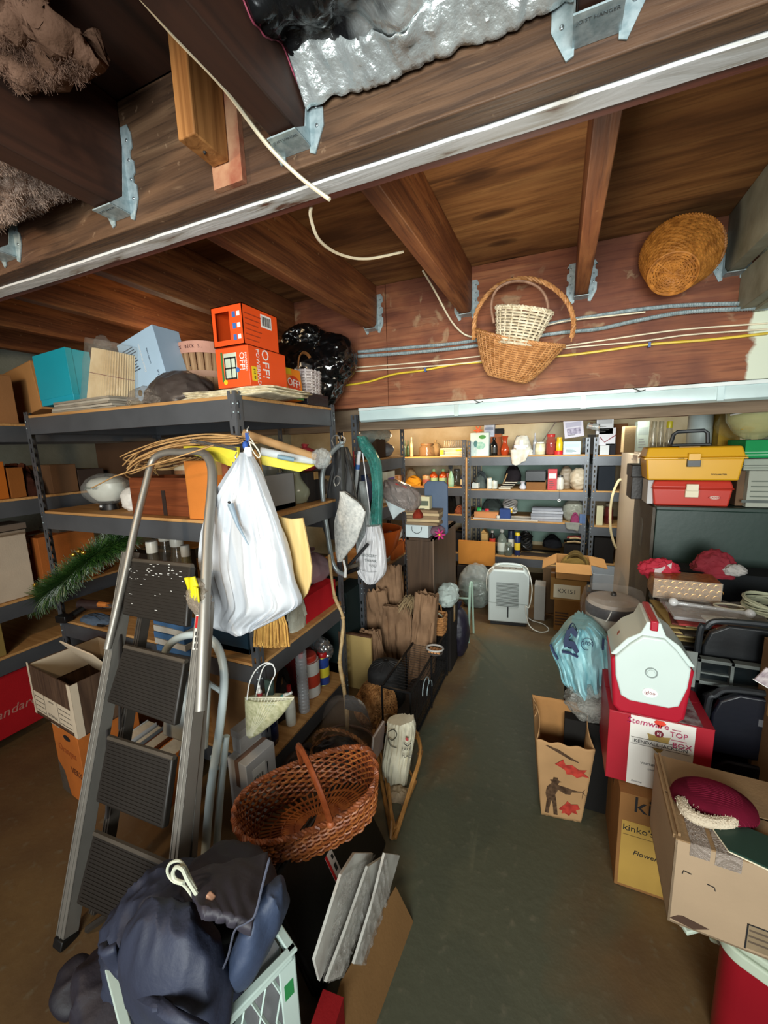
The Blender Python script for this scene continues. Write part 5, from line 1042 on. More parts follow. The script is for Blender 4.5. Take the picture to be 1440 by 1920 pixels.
dside('box', 'cardboard_box', 'yellowish carton deep in the dark lower shelf of the side rack', 'box', -30, 14, 1150, DL[3], '#8a7440', None, .25)
t = dside('box', 'red_box', 'big red carton with white script on the bottom of the side rack', 'box', -120, 104, 1280, .06, '#b01820', '#8a1418', .4)
text(t, 'Standard', (.06, -.201, .14), .07, mk('#c8887c', .6, bump=0), rot=(pi/2, 0, 0), shear=.3); P('pale_print', MB().box(-.2, -.2015, .05, -.05, -.2005, .09), mk('#a8544c', .6, bump=0), t)
for i, (p0, p1, pt_, z, c, l) in enumerate(((100, 150, 872, DL[1], '#6a4c34', 'dim tan box on the side rack seen above the wooden tray'), (150, 200, 880, DL[1], '#3c302a', 'dim dark box on the side rack right of the tan one'), (80, 150, 820-20, DL[0]-.3, '#4c3c30', ''))):
    if l: dside('box', 'cardboard_box', l, 'box', p0, p1, pt_, z, c, None, .25)
# ---- front of the bottom shelf of rack A
item('box', 'cardboard_box', 'brown cardboard box on the bottom shelf behind the stool tubes', 'box', 398, 478, 1244, 1.34, Z4, '#8a6640', '#6c5034', .25)
item('tray', 'plastic_tub', 'white plastic tub on the bottom shelf behind the ladder treads', 'tub', 225, 345, 1345, 1.34, Z4, '#b8b0a4', '#a8a094', .25)
for i, (p0, p1, pt_, c, l) in enumerate(((232, 250, 1528, '#c8c8c8', 'white book spine standing behind the bottom treads'), (252, 262, 1535, '#7c8084', 'grey book spine standing beside the white one'), (264, 284, 1545, '#6c3414', 'brown book standing behind the bottom treads'), (286, 318, 1555, '#b8641e', 'orange book standing at the right behind the bottom treads'))):
    a, b_ = xw(p0, 1.05, 0), xw(p1, 1.05, 0); put('book', 'standing_book', l, 'book', ((a+b_)/2, 1.10, .001), .22, .03+.0*i if False else .2, (b_-a)*.9, c, rx=0, ry=pi/2) if False else None
    tt = T('standing_book', l, 'book', ((a+b_)/2, 1.12, .001)); wv = (b_-a)*.92; hh = .26-.01*i
    P('cover', MB().box(-wv/2, -.09, 0, -wv/2+.003, .09, hh).box(wv/2-.003, -.09, 0, wv/2, .09, hh).box(-wv/2, -.093, 0, wv/2, -.09, hh), mk(c, .6, var=.1, bump=.02), tt); P('pages', MB().box(-wv/2+.003, -.088, .003, wv/2-.003, .087, hh-.004), mk('#d8d0bc', .9), tt)
t = T('white_carton', 'tall white carton with printed labels at the foot of the corner post', 'carton', (xw(458, 1.12, 0)+.0, 1.20, .001), -.12); w_, d, h = .115, .16, zh(1412, -1.29, 1.14)
boxp('box_body', (w_, d, h), mk('#c4c4c4', .6, var=.1, bump=.02), t); P('tape', MB().box(-.012, -d/2-.001, h*.6, .012, d/2+.001, h+.001), mk('#8a6c5c', .3, bump=0), t)
P('shipping_label', MB().box(w_/2, -.05, h*.55, w_/2+.001, .02, h*.85), WHITE, t); b = MB()
for k in range(9): b.box(w_/2+.001, -.045+.006*k, h*.58, w_/2+.0015, -.045+.006*k+.002+.001*(k % 2), h*.72)
P('barcode', b, INK, t, kind='stuff'); P('small_print', MB().box(w_/2, .03, h*.5, w_/2+.001, .034, h*.8).box(-.02, -d/2-.001, h*.2, .03, -d/2, h*.24), INK, t, kind='stuff')
t = T('white_carton', 'narrow white carton between the stool leg and the labelled white carton', 'carton', (xw(432, 1.08, 0), 1.24, .001), -.1); boxp('box_body', (.05, .15, .40), mk('#b8b8b8', .6), t); P('end_flap', MB().box(-.026, -.077, .37, .026, .077, .403), mk('#a8a4a0', .6), t)

# ================= milk crate with the navy backpack
KX, KY = Vector((-.37, -.93, 0)).normalized(), Vector((-.90, .44, 0)); KY = Vector((-KX.y*-1, 0, 0)) if False else Vector((-.9292, .3697, 0))
Rc = at(553, 1778, z=.40); s_ = .33; ctr = Rc + KX*s_/2 + KY*s_/2; kz = .12; ang = atan2(KX.y, KX.x)
tb = T('cardboard_box', 'low cardboard box beneath the white milk crate', 'box', (ctr.x, ctr.y, .001), ang); k_box(tb, .36, .36, .114, '#6c4c30', '#5c4028')
t = T('milk_crate', 'white plastic milk crate under the navy backpack', 'crate', (ctr.x, ctr.y, kz), ang); MC = mk('#c4d8d0', .4, var=.06, bump=.02); H_ = .28; a = s_/2
P('crate_floor', MB().box(-a, -a, 0, a, a, .008), MC, t)
P('top_rim', MB().box(-a, -a, H_-.03, a, -a+.014, H_).box(-a, a-.014, H_-.03, a, a, H_).box(-a, -a, H_-.03, -a+.014, a, H_).box(a-.014, -a, H_-.03, a, a, H_), MC, t, bev=.004)
P('rim_lip', MB().box(-a-.005, -a-.005, H_-.008, a+.005, -a+.016, H_+.001).box(-a-.005, a-.016, H_-.008, a+.005, a+.005, H_+.001).box(-a-.005, -a, H_-.008, -a+.016, a, H_+.001).box(a-.016, -a, H_-.008, a+.005, a, H_+.001), MC, t, bev=.003)
for sx in (-1, 1):
    for sy in (-1, 1): P('corner_post', MB().box(min(sx*a, sx*(a-.045)), min(sy*a, sy*(a-.006)), 0, max(sx*a, sx*(a-.045)), max(sy*a, sy*(a-.006)), H_-.02).box(min(sx*a, sx*(a-.006)), min(sy*a, sy*(a-.045)), 0, max(sx*a, sx*(a-.006)), max(sy*a, sy*(a-.045)), H_-.02), MC, t, bev=.002)
for k in range(4):
    for j in range(5):
        x = -a+.06 + .0525*j
        m = MB().tube([(x, 0, .01), (x+.035, 0, H_*.45), (x, 0, H_-.03)], .005, 5, flat=.6).tube([(x+.035, 0, .01), (x, 0, H_*.45), (x+.035, 0, H_-.03)], .005, 5, flat=.6)
        m.v = [(v[0], v[1]-a+.005, v[2]) for v in m.v]; P('lattice_bar', m, MC, t, rot=(0, 0, k*pi/2))
P('base_band', MB().box(-a, -a, 0, a, -a+.006, .04).box(-a, a-.006, 0, a, a, .04).box(-a, -a, 0, -a+.006, a, .04).box(a-.006, -a, 0, a, a, .04), MC, t, bev=.001)
P('green_mark', MB().box(-a+.012, a, H_-.12, -a+.036, a+.001, H_-.075), mk('#2c8a4c', .5, bump=0), t, label='green printed mark')
P('green_mark', MB().box(-a-.001, -a+.012, H_-.12, -a, -a+.036, H_-.075), mk('#2c8a4c', .5, bump=0), t)
P('green_mark', MB().box(a-.036, -a-.001, H_-.12, a-.012, -a, H_-.075), mk('#2c8a4c', .5, bump=0), t)
NV = mk('#2a3044', .62, var=.35, scale=5, bump=.12, bscale=70); NV2 = mk('#38455f', .6, var=.2, bump=.12, bscale=70); NVD = mk('#221f2a', .6, var=.3, bump=.1, bscale=70)
bc = Vector((ctr.x-.03, ctr.y+.04, kz+.03)); t = T('backpack', 'navy blue backpack with a white drawstring slumped over the milk crate', 'backpack', bc)
def blob(px, py, Y, rx_, ry_, rz_, seed, amp=.10, n=60, rot=0):
    c = at(px, py, y=Y)-bc; vs = MB()
    def fn(u, v):
        th, ph = 2*pi*u, pi*(v*.998+.001); d = Vector((sin(ph)*cos(th), sin(ph)*sin(th), -cos(ph))); p = Vector((d.x*rx_, d.y*ry_, d.z*rz_))
        k = 1 + amp*(ridge(p, 9, seed)*.6 + .5*ridge((p.x, p.y, p.z*.4), 22, seed+1)); return c + Matrix.Rotation(rot, 3, 'Y') @ (p*k)
    return vs.grid(fn, n, n, True)
P('main_body', blob(330, 1800, .56, .185, .15, .21, 3, .16, 90), NV, t)
P('front_pocket', blob(330, 1830, .45, .13, .07, .16, 8, .13, 70), NV, t)
P('lower_roll', blob(250, 1900, .44, .16, .09, .06, 13, .2, 60, .3), NVD, t)
fc = [at(345, 1640, y=.56)-bc, at(508, 1604, y=.66)-bc, at(478, 1735, y=.50)-bc, at(385, 1705, y=.47)-bc]
P('top_flap', MB().grid(lambda u, v: fc[0].lerp(fc[1], u).lerp(fc[3].lerp(fc[2], u), v) + Vector((0, -.01, .022*sin(pi*u)*sin(pi*v) + .008*ridge((u*3, v*3, 0), 1, 7))), 30, 24), mk('#332f3a', .6, var=.3, bump=.1, bscale=70), t, solid=.022)
P('upper_bulge', blob(430, 1665, .64, .12, .10, .055, 5, .14, 70, .12), NVD, t)
P('side_panel', blob(486, 1745, .56, .035, .07, .10, 6, .3, 60, .3), NV2, t, label='lighter blue side panel')
P('strap_pad', MB().grid(lambda u, v: (lambda p: p+Vector((.022*(u-.5)*2, -.012*sin(pi*u), .014*(u-.5))))(at(205+110*v*v+60*v, 1770+150*v, y=.40+.02*sin(6*v))-bc), 8, 24), NV, t, solid=.014)
P('frayed_end', blob(150, 1850, .46, .055, .05, .035, 9, .35, 40, .4), NVD, t)
q = smooth([at(x, y, y=.50)-bc for x, y in ((362, 1682), (345, 1660), (325, 1652), (314, 1636), (318, 1620), (334, 1614), (346, 1624), (356, 1645), (368, 1668), (380, 1688))], 6)
P('white_drawstring', MB().tube(q, .0032, 7), mk('#c8ccb8', .8, bump=.1, bscale=400), t); q = smooth([at(x, y, y=.49)-bc for x, y in ((345, 1655), (330, 1650), (324, 1638), (330, 1626), (342, 1630), (352, 1650), (372, 1682))], 6); P('white_drawstring', MB().tube(q, .0042, 7), mk('#c8ccb8', .8, bump=.1, bscale=400), t)
P('piping', MB().tube(smooth([at(x, y, y=.47)-bc for x, y in ((505, 1610), (492, 1660), (478, 1715), (462, 1730), (440, 1745), (425, 1800), (395, 1860))], 5), .0022, 5), mk('#4c5060', .7), t); P('toggle', MB().cb(at(395, 1682, y=.49)-bc, (.018, .012, .012), (0, .4, 0)), mk('#c8987c', .6), t, bev=.003)
put('box', 'grey_packet', 'grey packet peeking out of the milk crate', 'packet', (Rc.x-.10, Rc.y-.02, kz+.012), .07, .09, .25, '#8a8a8c', None, tape=False, rz=ang)
# black portfolio leaning
t = T('black_portfolio', 'big flat black portfolio case leaning behind the milk crate', 'portfolio', (-.60, 1.01, .002)); t.rotation_euler = (0, -.46, 0); PF = mk('#12110f', .42, var=.3, scale=4, bump=.06, bscale=60)
P('case', MB().box(-.02, -.25, 0, .02, .25, .35), PF, t, bev=.008); P('zip_edge', MB().box(-.004, -.252, .01, .004, .252, .353), mk('#2c2a26', .5), t, bev=.001)
P('case_handle', MB().tube(arc((.021, -.05, .32), (.021, .05, .32), -.05, 10), .006, 6), PF, t)
tg = P('price_tag', MB().box(.0206, -.04, .20, .0214, .0, .29), mk('#d8c8bc', .6, bump=0), t, label='white hanging price tag with a red edge'); P('red_edge', MB().box(.0215, -.04, .20, .022, -.03, .29), RED, tg)
P('code_block', MB().box(.0215, -.015, .26, .022, -.005, .275).box(.0215, -.02, .222, .022, -.008, .245), INK, tg); P('tag_cord', MB().tube([(.022, -.005, .225), (.03, .01, .28), (.022, .02, .33)], .0014, 5), BLACK, t)
tg.location = (0, .0, -.06)
# plastic-wrapped sheets beside it
FILM = film('#d0ccc4', .4)
for i, (pts, l) in enumerate(((((640, 1640, 1.15), (665, 1600, 1.22), (700, 1600, 1.2), (650, 1730, .98), (600, 1840, .84), (590, 1800, .9)), 'long clear plastic sleeve of white sheets, nearest the portfolio'), (((690, 1625, 1.2), (722, 1605, 1.24), (690, 1700, 1.05), (640, 1830, .86), (612, 1842, .84), (650, 1740, .98)), 'clear plastic sleeve of white sheets in the middle of the leaning row'), (((722, 1600, 1.26), (750, 1604, 1.26), (728, 1680, 1.1), (692, 1808, .93), (664, 1808, .93), (700, 1690, 1.08)), 'outer clear plastic sleeve in the leaning row, nearest the aisle'))):
    X_ = -.535+.03*i; q = [at(px, py, x=X_ + (-.0)) for px, py, Y in pts]; c = sum(q, Vector())/len(q); t = T('plastic_sleeve', l, 'sleeve', c, group='plastic sleeves leaning on the portfolio')
    P('white_sheets', MB().add([p-c for p in q]+[p-c+Vector((-.008, 0, 0)) for p in q], [tuple(range(6)), tuple(range(6, 12))[::-1]]+[(k, 6+k, 6+(k+1) % 6, (k+1) % 6) for k in range(6)]), mk('#c4c4bc', .6, col2='#a8a49c', scale=14, bump=.05, bscale=40), t)
    ln = (q[0]-q[3]); 
    def wr(u, v, q=q, c=c): 
        a_ = q[1].lerp(q[3], v) if v > 0 else q[1]; b_ = q[5].lerp(q[4], v); a_ = (q[2] if i else q[2]).lerp(q[3], v); b_ = q[0].lerp(q[4], v); p = a_.lerp(b_, u); return p-c+Vector((.004+.005*ridge((u*3, v*9, i), 1, i), 0, 0))
    P('plastic_wrap', MB().grid(wr, 16, 50), FILM, t)
# cardboard sheet nearest the aisle
q = [at(775, 1728, z=.001), at(700, 1935, z=.001), at(612, 1930, z=.10), at(640, 1840, z=.14), at(742, 1662, z=.10)]
c = q[1]; t = T('cardboard_sheet', 'flattened brown cardboard leaning at the aisle edge of the black portfolio', 'cardboard', c); n_ = (q[1]-q[0]).cross(q[2]-q[0]).normalized()*.004; m_ = len(q)
P('sheet', MB().add([p-c+n_ for p in q]+[p-c for p in q], [tuple(range(m_)), tuple(range(m_, 2*m_))[::-1]]+[(k, m_+k, m_+(k+1) % m_, (k+1) % m_) for k in range(m_)]), card('#7c5c38'), t); P('fold_line', MB().tube([q[0].lerp(q[4], .6)-c+n_, q[1].lerp(q[2], .6)-c+n_], .0015, 4), mk('#7c5c34', .8), t)
put('box', 'red_case', 'dark red case on the floor at the bottom edge beside the milk crate', 'case', (-.49, .60, .001), .06, .22, .16, '#8c1418', '#7a1014', rz=.1)
# ================= big twill-woven basket
a0, b0 = at(443, 1540, z=.43), at(704, 1436, z=.50)
bc = (a0+b0)/2; bx = (b0-a0); L_ = bx.length; bx.normalize()
t = T('oblong_basket', 'long reddish-brown open-weave basket with one arched handle on the black portfolio', 'basket', bc)
bv_ = Vector((.05, -.22, .97)); bn = (bv_ - bx*bx.dot(bv_)).normalized(); by = bn.cross(bx).normalized()
t.matrix_world = Matrix.Translation(bc) @ Matrix((tuple((bx.x, by.x, bn.x)), tuple((bx.y, by.y, bn.y)), tuple((bx.z, by.z, bn.z)))).to_4x4()
BW = mk('#a4602c', .5, col2='#7c3c18', scale=30, bump=.08); BW2 = mk('#6c3014', .55, col2='#4c200c', scale=30, bump=.05)
ra, rb, dh = L_/2, .118, .155
def pb(u, v):
    th = 2*pi*u; c, s = cos(th), sin(th); e = (abs(c)**2.6+abs(s)**2.6)**(-1/2.6); k = .86+.14*v**.7; return Vector((c*e*ra*k, s*e*rb*k, -dh+dh*v + .025*abs(c)**3*v))
nb, rows = 56, 13; b = MB(); b2 = MB()
for j in range(rows):
    v = (j+.5)/rows; pts = []
    for i in range(nb*3):
        u = i/(nb*3); p = pb(u, v); o = Vector((p.x/ra/ra, p.y/rb/rb, 0)).normalized(); pts.append(p + o*.0045*cos(2*pi*(i/6+j/2.0)) + Vector((0, 0, .0022*sin(2*pi*(i/6+j/2.0)))))
    b.tube(pts, .0042, 5, True, flat=.8)
for i in range(nb):
    u0 = i/nb; b2.tube([pb((u0+.05*v/6) % 1, v/6) for v in range(7)], .0045, 5, flat=.7)
P('woven_strands', b, BW, t, kind='stuff'); P('uprights', b2, BW2, t, kind='stuff')
b = MB()
for i in range(nb): b.tube([pb(i/nb, 0), Vector((pb(i/nb, 0).x*.5, pb(i/nb, 0).y*.5, -dh-.002)), Vector((pb(i/nb, 0).x*.03, 0, -dh))], .004, 4)
for k in (.2, .4, .6, .8): b.tube([Vector((pb(u/60, 0).x*k, pb(u/60, 0).y*k, -dh+.002*(-1)**u)) for u in range(60)], .004, 5, True)
P('base_weave', b, BW, t, kind='stuff')
P('braided_rim', rope([pb(i/150, 1.02) for i in range(150)], .0055, .0055, 3, 42, True), mk('#8c4a22', .5, col2='#5c2c12', scale=40, bump=.05), t)
P('arched_handle', MB().tube([Vector((.02+.03*cos(pi*k/20), -rb*cos(pi*k/20), .16*sin(pi*k/20)**.8)) for k in range(21)], .008, 8, flat=1.5), wood('#8a4624', '#6a3014', 0, 2, .45), t)
P('handle_knot', MB().sph((.05, -rb-.004, 0), .013, 8), mk('#b4643a', .5), t)
# ================= between the basket and the rack
c0 = at(650, 1350, y=1.55); t = T('clear_umbrella', 'clear plastic bell umbrella with a brown rim stuffed among the baskets', 'umbrella', c0)
def bell(u, v):
    th = 2*pi*u; r = .135*(sin(min(1, v*1.05)*pi/2))**.6; return Vector((cos(th)*r, sin(th)*r*.8, .11-.24*v*v + .01*nz((cos(th)*2, sin(th)*2, v*3), 1, 2)))
P('clear_canopy', MB().grid(bell, 48, 24, True), glass('#c8b4a4', .07), t); P('brown_rim', MB().tube([bell(k/40, .97)+Vector((0, 0, .004)) for k in range(40)], .006, 6, True), mk('#7c5c48', .4, bump=0), t)
P('silver_lining', MB().grid(lambda u, v: bell(.05+.28*u, .2+.55*v)*.93 + Vector((0, 0, .008*ridge((u*5, v*6, 0), 1, 4))), 24, 24), mk('#c8ccd0', .2, .8, bump=.25, bscale=70), t)
t = T('round_wicker_basket', 'round light brown wicker basket standing on its side behind the clear umbrella', 'basket', at(683, 1326, y=1.80)); t.scale = (1.12, 1.12, 1.12); t.rotation_euler = (1.15, 0, -.35); WK = mk('#bc8a54', .65, col2='#7c5024', scale=40, bump=.05)
weave(t, lambda u, v: Vector((cos(2*pi*u), sin(2*pi*u), 0))*(.07+.06*v) + Vector((0, 0, -.09*v)), 32, 14, .003, .0035, WK)
weave(t, lambda u, v: Vector((cos(2*pi*u), sin(2*pi*u), 0))*(.006+.064*v) + Vector((0, 0, 0)), 16, 12, .002, .003, WK, names=('base_weave', 'base_spokes')); P('braided_rim', rope([Vector((cos(2*pi*k/60)*.132, sin(2*pi*k/60)*.132, -.09)) for k in range(60)], .004, .004, 2, 30, True), WK, t)
t = T('round_wicker_basket', 'brown wicker basket with a hoop handle under the clear umbrella', 'basket', at(640, 1440, y=1.38)); WK2 = mk('#8a5c34', .65, col2='#5c3818', scale=40, bump=.05)
weave(t, lambda u, v: Vector((cos(2*pi*u)*(.11+.03*v), sin(2*pi*u)*(.09+.02*v), .14*v-.06)), 28, 12, .004, .0048, WK2); P('hoop_handle', rope(arc((-.14, 0, .08), (.12, .02, .08), .10, 30), .0055, .005, 2, 10), WK2, t); P('dark_bag', sackmb(.24, .18, .13, 5, .25, nu=60, nv=30), mk('#1c1a18', .3, bump=.15, bscale=40), t, loc=(0, 0, -.02))
t = put('heap', 'grey_cloth', 'rumpled brown-grey cloth behind the oblong basket', 'cloth', at(575, 1450, y=1.42) + Vector((0, 0, -.06)), .26, .2, .16, '#5c4c44', '#4c403a', seed=7)
put('book', 'white_book', 'white-edged book wedged right of the clear umbrella', 'book', at(706, 1440, y=1.45), .02, .14, .018, '#c8bcb8', ry=pi/2) if False else None
t = T('white_book', 'white-edged pamphlet standing right of the clear umbrella', 'book', at(704, 1418, y=1.50)); P('cover', MB().box(-.002, -.06, 0, .002, .06, .15).box(.008, -.06, 0, .011, .06, .15), mk('#9c8880', .6), t, rot=(0, .12, 0)); P('pages', MB().box(.002, -.059, .001, .008, .059, .148), mk('#d8d8d4', .8), t, rot=(0, .12, 0))
# rattan hoop stand with bag
RY = 1.50; c0 = at(735, 1574, z=0.0); t = T('rattan_hoop_stand', 'tall pointed rattan hoop stand holding a paper shopping bag', 'stand', (c0.x, c0.y, 0)); c0 = Vector(t.location); RT = mk('#a87840', .5, col2='#7c5424', scale=20, bump=.05)
def hp(px, py, Y): return at(px, py, y=Y)-c0
hoop = smooth([hp(736, 1572, c0.y+.0), hp(722, 1500, 1.45), hp(710, 1430, 1.60), hp(700, 1375, 1.72), hp(712, 1343, 1.80), hp(738, 1340, 1.82), hp(768, 1360, 1.76), hp(786, 1390, 1.68), hp(786, 1425, 1.60), hp(766, 1490, 1.46), hp(740, 1572, c0.y+.0)], 6)
P('outer_hoop', MB().tube(hoop, .0095, 8), RT, t); P('inner_hoop', MB().tube([p*.93+Vector((.0, .03, .02)) for p in hoop], .006, 7), RT, t)
for k in (14, 20, 40, 46): P('binding', MB().tube([hoop[k]*.97, hoop[k]*1.03], .0125, 8), mk('#6c4820', .6), t)
P('front_leg', MB().tube([hp(733, 1572, c0.y), hp(735, 1540, c0.y+.03), hp(728, 1470, 1.46)], .008, 7), RT, t)
P('stand_base', MB().tube([hp(738, 1560, c0.y+.02), (0.0, .30, .008), (-.12, .42, .008)], .007, 6), RT, t)
c0b = at(748, 1420, y=1.57); t = T('paper_shopping_bag', 'printed cream paper shopping bag standing in the rattan hoop stand', 'bag', c0b)
PBM = mk('#d4cfb8', .6, col2='#b8b29c', scale=10, bump=.2, bscale=25)
P('bag_body', rebase(loft([(1348, 728, 776), (1365, 726, 779), (1395, 722, 776), (1430, 718, 770), (1465, 722, 764), (1490, 728, 758)], 1.57, 70, 40, 6, .012, lambda v: .045, .25, 4), c0b), PBM, t)
P('lace_print', MB().tube(smooth([at(x, y, y=1.515)-c0b for x, y in ((728, 1372), (738, 1368), (744, 1378), (736, 1388), (728, 1384), (732, 1398), (744, 1402))], 4), .0022, 4), mk('#4c4a40', .7, bump=0), t)
for i, (s1, px, py) in enumerate((('LAKE', 762, 1405), ('PLACE', 764, 1418))): text(t, s1, at(px, py, y=1.518)-c0b, .018, INK, rot=(pi/2, 0, .35))
P('red_seal', MB().lathe([(.008, 0), (.008, .001)], 14), mk('#b84a4c', .5, bump=0), t, loc=at(763, 1386, y=1.517)-c0b, rot=(pi/2, 0, 0)); P('crest', MB().tube([at(757, 1394, y=1.517)-c0b, at(764, 1399, y=1.517)-c0b, at(771, 1393, y=1.517)-c0b], .0022, 4), INK, t)
c1 = at(748, 1500, y=1.50); t = T('crumpled_paper', 'crumpled tan paper ball at the foot of the shopping bag', 'paper', c1+Vector((0, 0, -.03))); P('paper_ball', sackmb(.09, .08, .085, 4, .45, nu=50, nv=30), mk('#a08c70', .8, bump=.2, bscale=40), t); P('paper_tail', MB().grid(lambda u, v: Vector((-.03+.03*u+.01*sin(5*v), -.03+.006*sin(7*v), .04-.10*v)), 5, 10), mk('#a08c70', .8, bump=.2), t, solid=.002)
# yellow panel, black sleeping bag, kraft bags
a = [at(x, y, y=2.16) for x, y in ((640, 1182), (694, 1206), (690, 1300), (642, 1300))]; xc = (a[0].x+a[1].x)/2; wv = a[1].x-a[0].x
t = T('laminated_board', 'cream laminated panel with a brown edge standing behind the round wicker basket', 'panel', (xc, 2.17, .001), .0); P('panel', MB().box(-wv/2, 0, 0, wv/2, .018, (a[0].z+a[1].z)/2), mk('#c0a468', .5, var=.06, bump=.01), t, bev=.001); P('brown_edge', MB().box(-wv/2, -.001, (a[0].z+a[1].z)/2, wv/2, .019, (a[0].z+a[1].z)/2+.012), mk('#5c3c28', .6), t)
P('panel_stile', MB().box(-wv/2-.03, .0, 0, -wv/2, .018, (a[0].z+a[1].z)/2+.01), mk('#5c4030', .6), t)
t = T('black_sack', 'black drawstring sack standing below the kraft paper bags', 'bag', (xw(738, 1.98, 0)-.045, 2.0, .001))
hs = zh(1240, t.location.x, 2.0)
P('sack_body', sackmb(.215, .22, hs, 21, .03, prof=lambda v: .95 if v < .82 else .95*sqrt(max(.02, 1-((v-.82)/.185)**2)), nu=70, nv=50), mk('#1c1c1d', .7, bump=.15, bscale=50), t)
b = MB()
for k in range(16): a_ = 2*pi*k/16; b.tube([(cos(a_)*.015, sin(a_)*.015, hs*1.0), (cos(a_)*.05, sin(a_)*.05, hs*.985), (cos(a_)*.09, sin(a_)*.085, hs*.93)], .004, 5)
P('gathered_top', b, mk('#242424', .7, bump=.1), t); P('drawcord', MB().tube([(.015*cos(k*pi/4), .015*sin(k*pi/4), hs*1.01) for k in range(8)], .003, 5, True), BLACK, t)
KR = mk('#947254', .85, col2='#6c5038', scale=6, bump=.25, bscale=20)
def kraft(name, label, px0, px1, pt_, Y, tilt, seed, d=.05, z=0, gz=None):
    a, b_ = xw(px0, Y, .3), xw(px1, Y, .3); w_ = b_-a; h = zh(pt_, (a+b_)/2, Y)-z; t = T(name, label, 'paper bag', ((a+b_)/2, Y, z+.001), 0, 'folded kraft paper bags'); t.rotation_euler = (0, tilt, 0)
    def sheet(u, v, s): return Vector(((u-.5)*w_*(1+.1*nz((u*2, v*2, seed), 1)), s*d/2*(1-.5*v) + .022*ridge((u*3, v*3, s), 1, seed) + .008*ridge((u*11, v*7, s), 1, seed), h*v + (.03*nz((u*7, seed, s), 1) if v > .98 else 0)))
    P('front_face', MB().grid(lambda u, v: sheet(u, v, -1), 22, 30), KR, t, solid=.0015); P('back_face', MB().grid(lambda u, v: sheet(u, v, 1), 22, 30), KR, t, solid=.0015)
    P('side_fold', MB().grid(lambda u, v: sheet(0, v, -1).lerp(sheet(0, v, 1), u)+Vector((.02*sin(pi*u), 0, 0)), 4, 20).grid(lambda u, v: sheet(1, v, -1).lerp(sheet(1, v, 1), u)-Vector((.02*sin(pi*u), 0, 0)), 4, 20), KR, t, solid=.0012)
    return t
kraft('kraft_bag', 'tallest upright kraft bag at the back of the folded row', 716, 762, 1062, 2.52, -.05, 2)
kraft('kraft_bag', 'kraft bag leaning left in the folded row', 700, 745, 1110, 2.42, -.14, 5)
kraft('kraft_bag', 'creased kraft bag in the middle of the folded row', 722, 775, 1140, 2.36, -.03, 8)
kraft('kraft_bag', 'kraft bag leaning right in the folded row, nearest the aisle', 765, 806, 1112, 2.30, .08, 11, .10)
kraft('kraft_bag', 'short kraft bag at the front left of the folded row', 692, 730, 1185, 2.22, -.18, 14)
t = T('raffia_bundle', 'knot of frayed raffia on top of the kraft bags', 'raffia', at(768, 1130, y=2.3)); b = MB(); r_ = random.Random(3)
for k in range(60): a_ = r_.random()*2*pi; b.tube([(0, 0, .04*r_.random()), (.03*cos(a_), .02*sin(a_), .05*r_.random()), (.05*cos(a_)-.03, .03*sin(a_), -.08*r_.random())], .0016, 3)
P('raffia_strands', b, mk('#9c8460', .8, bump=0), t, kind='stuff')
# ================= aisle cabinet and its load
cz = at(812, 1011, y=2.55); CXr = cz.x; CH = cz.z; cx0 = xw(762, 2.55, CH); cyb = min(3.2, yw(858, CXr, CH-.0))
LAM = wood('#5a4636', '#46362a', 2, 2.5, .5)
t = T('brown_cabinet', 'tall dark brown laminate cabinet beside the aisle', 'cabinet', ((cx0+CXr)/2, 2.55, 0)); w_ = CXr-cx0; dd = cyb-2.55
P('side_panel', MB().box(w_/2-.018, 0, 0, w_/2, dd, CH), LAM, t, bev=.001); P('side_panel', MB().box(-w_/2, 0, 0, -w_/2+.018, dd, CH), LAM, t, bev=.001)
P('top_panel', MB().box(-w_/2, 0, CH-.018, w_/2, dd, CH), LAM, t, bev=.001); P('front_panel', MB().box(-w_/2+.018, .0, CH*.30, w_/2-.018, .016, CH-.019), LAM, t, bev=.001); P('base_panel', MB().box(-w_/2+.018, .01, .06, w_/2-.018, dd, .078), LAM, t)
P('corner_strip', MB().box(w_/2-.003, -.003, 0, w_/2+.003, .004, CH), mk('#7c6450', .5), t)
ci = lambda *a, **k: item(*a, **k)
TZ = CH+.001
tt = ci('box', 'white_gift_bag', 'white gift bag with a black cord handle lying on the cabinet', 'bag', 760, 804, 986, 2.56, TZ, '#c8d4d6', None, .12, tape=False)
b = smooth([(-.035, -.062, .075), (-.03, -.064, .045), (0, -.065, .03), (.03, -.064, .045), (.036, -.062, .075)]); P('cord_handle', MB().tube(b, .0018, 5), BLACK, tt)
ci('papers', 'folded_newspapers', 'folded newspapers on top of the white gift bag', 'newspaper', 757, 824, 956, 2.56, TZ+.085, '#c4ac84', '#8c7458', .16)
tt = ci('carton', 'milk_carton', 'small cream carton with a printed grid on the newspapers', 'carton', 784, 806, 932, 2.60, TZ+.14, '#d8d0a8', '#5c6450', .06)
t = T('blue_board', 'rounded slate blue plastic board standing on the cabinet', 'board', (xw(818, 2.68, TZ), 2.68, TZ+.0)); bw = (xw(840, 2.68, 1.2)-xw(796, 2.68, 1.2)); bh = zh(902, t.location.x, 2.68)-TZ
pr = [(-bw/2+.02, 0), (bw/2-.02, 0), (bw/2, .02), (bw/2, bh-.025), (bw/2-.025, bh), (-bw/2+.025, bh), (-bw/2, bh-.025), (-bw/2, .02)]
P('board', MB().prism(pr, 0, .012, 'y'), mk('#4c5c74', .35, var=.1, bump=.01), t, bev=.004); P('raised_edge', MB().prism([(x*.96, .01+z*.97) for x, z in pr], -.004, 0, 'y'), mk('#56677f', .35, var=.1, bump=.01), t, bev=.002)
t = T('pink_flower', 'bright pink cloth flower at the edge of the cabinet', 'flower', (xw(824, 2.56, TZ), 2.57, TZ+.03)); PK = mk('#d23c84', .6, bump=.05)
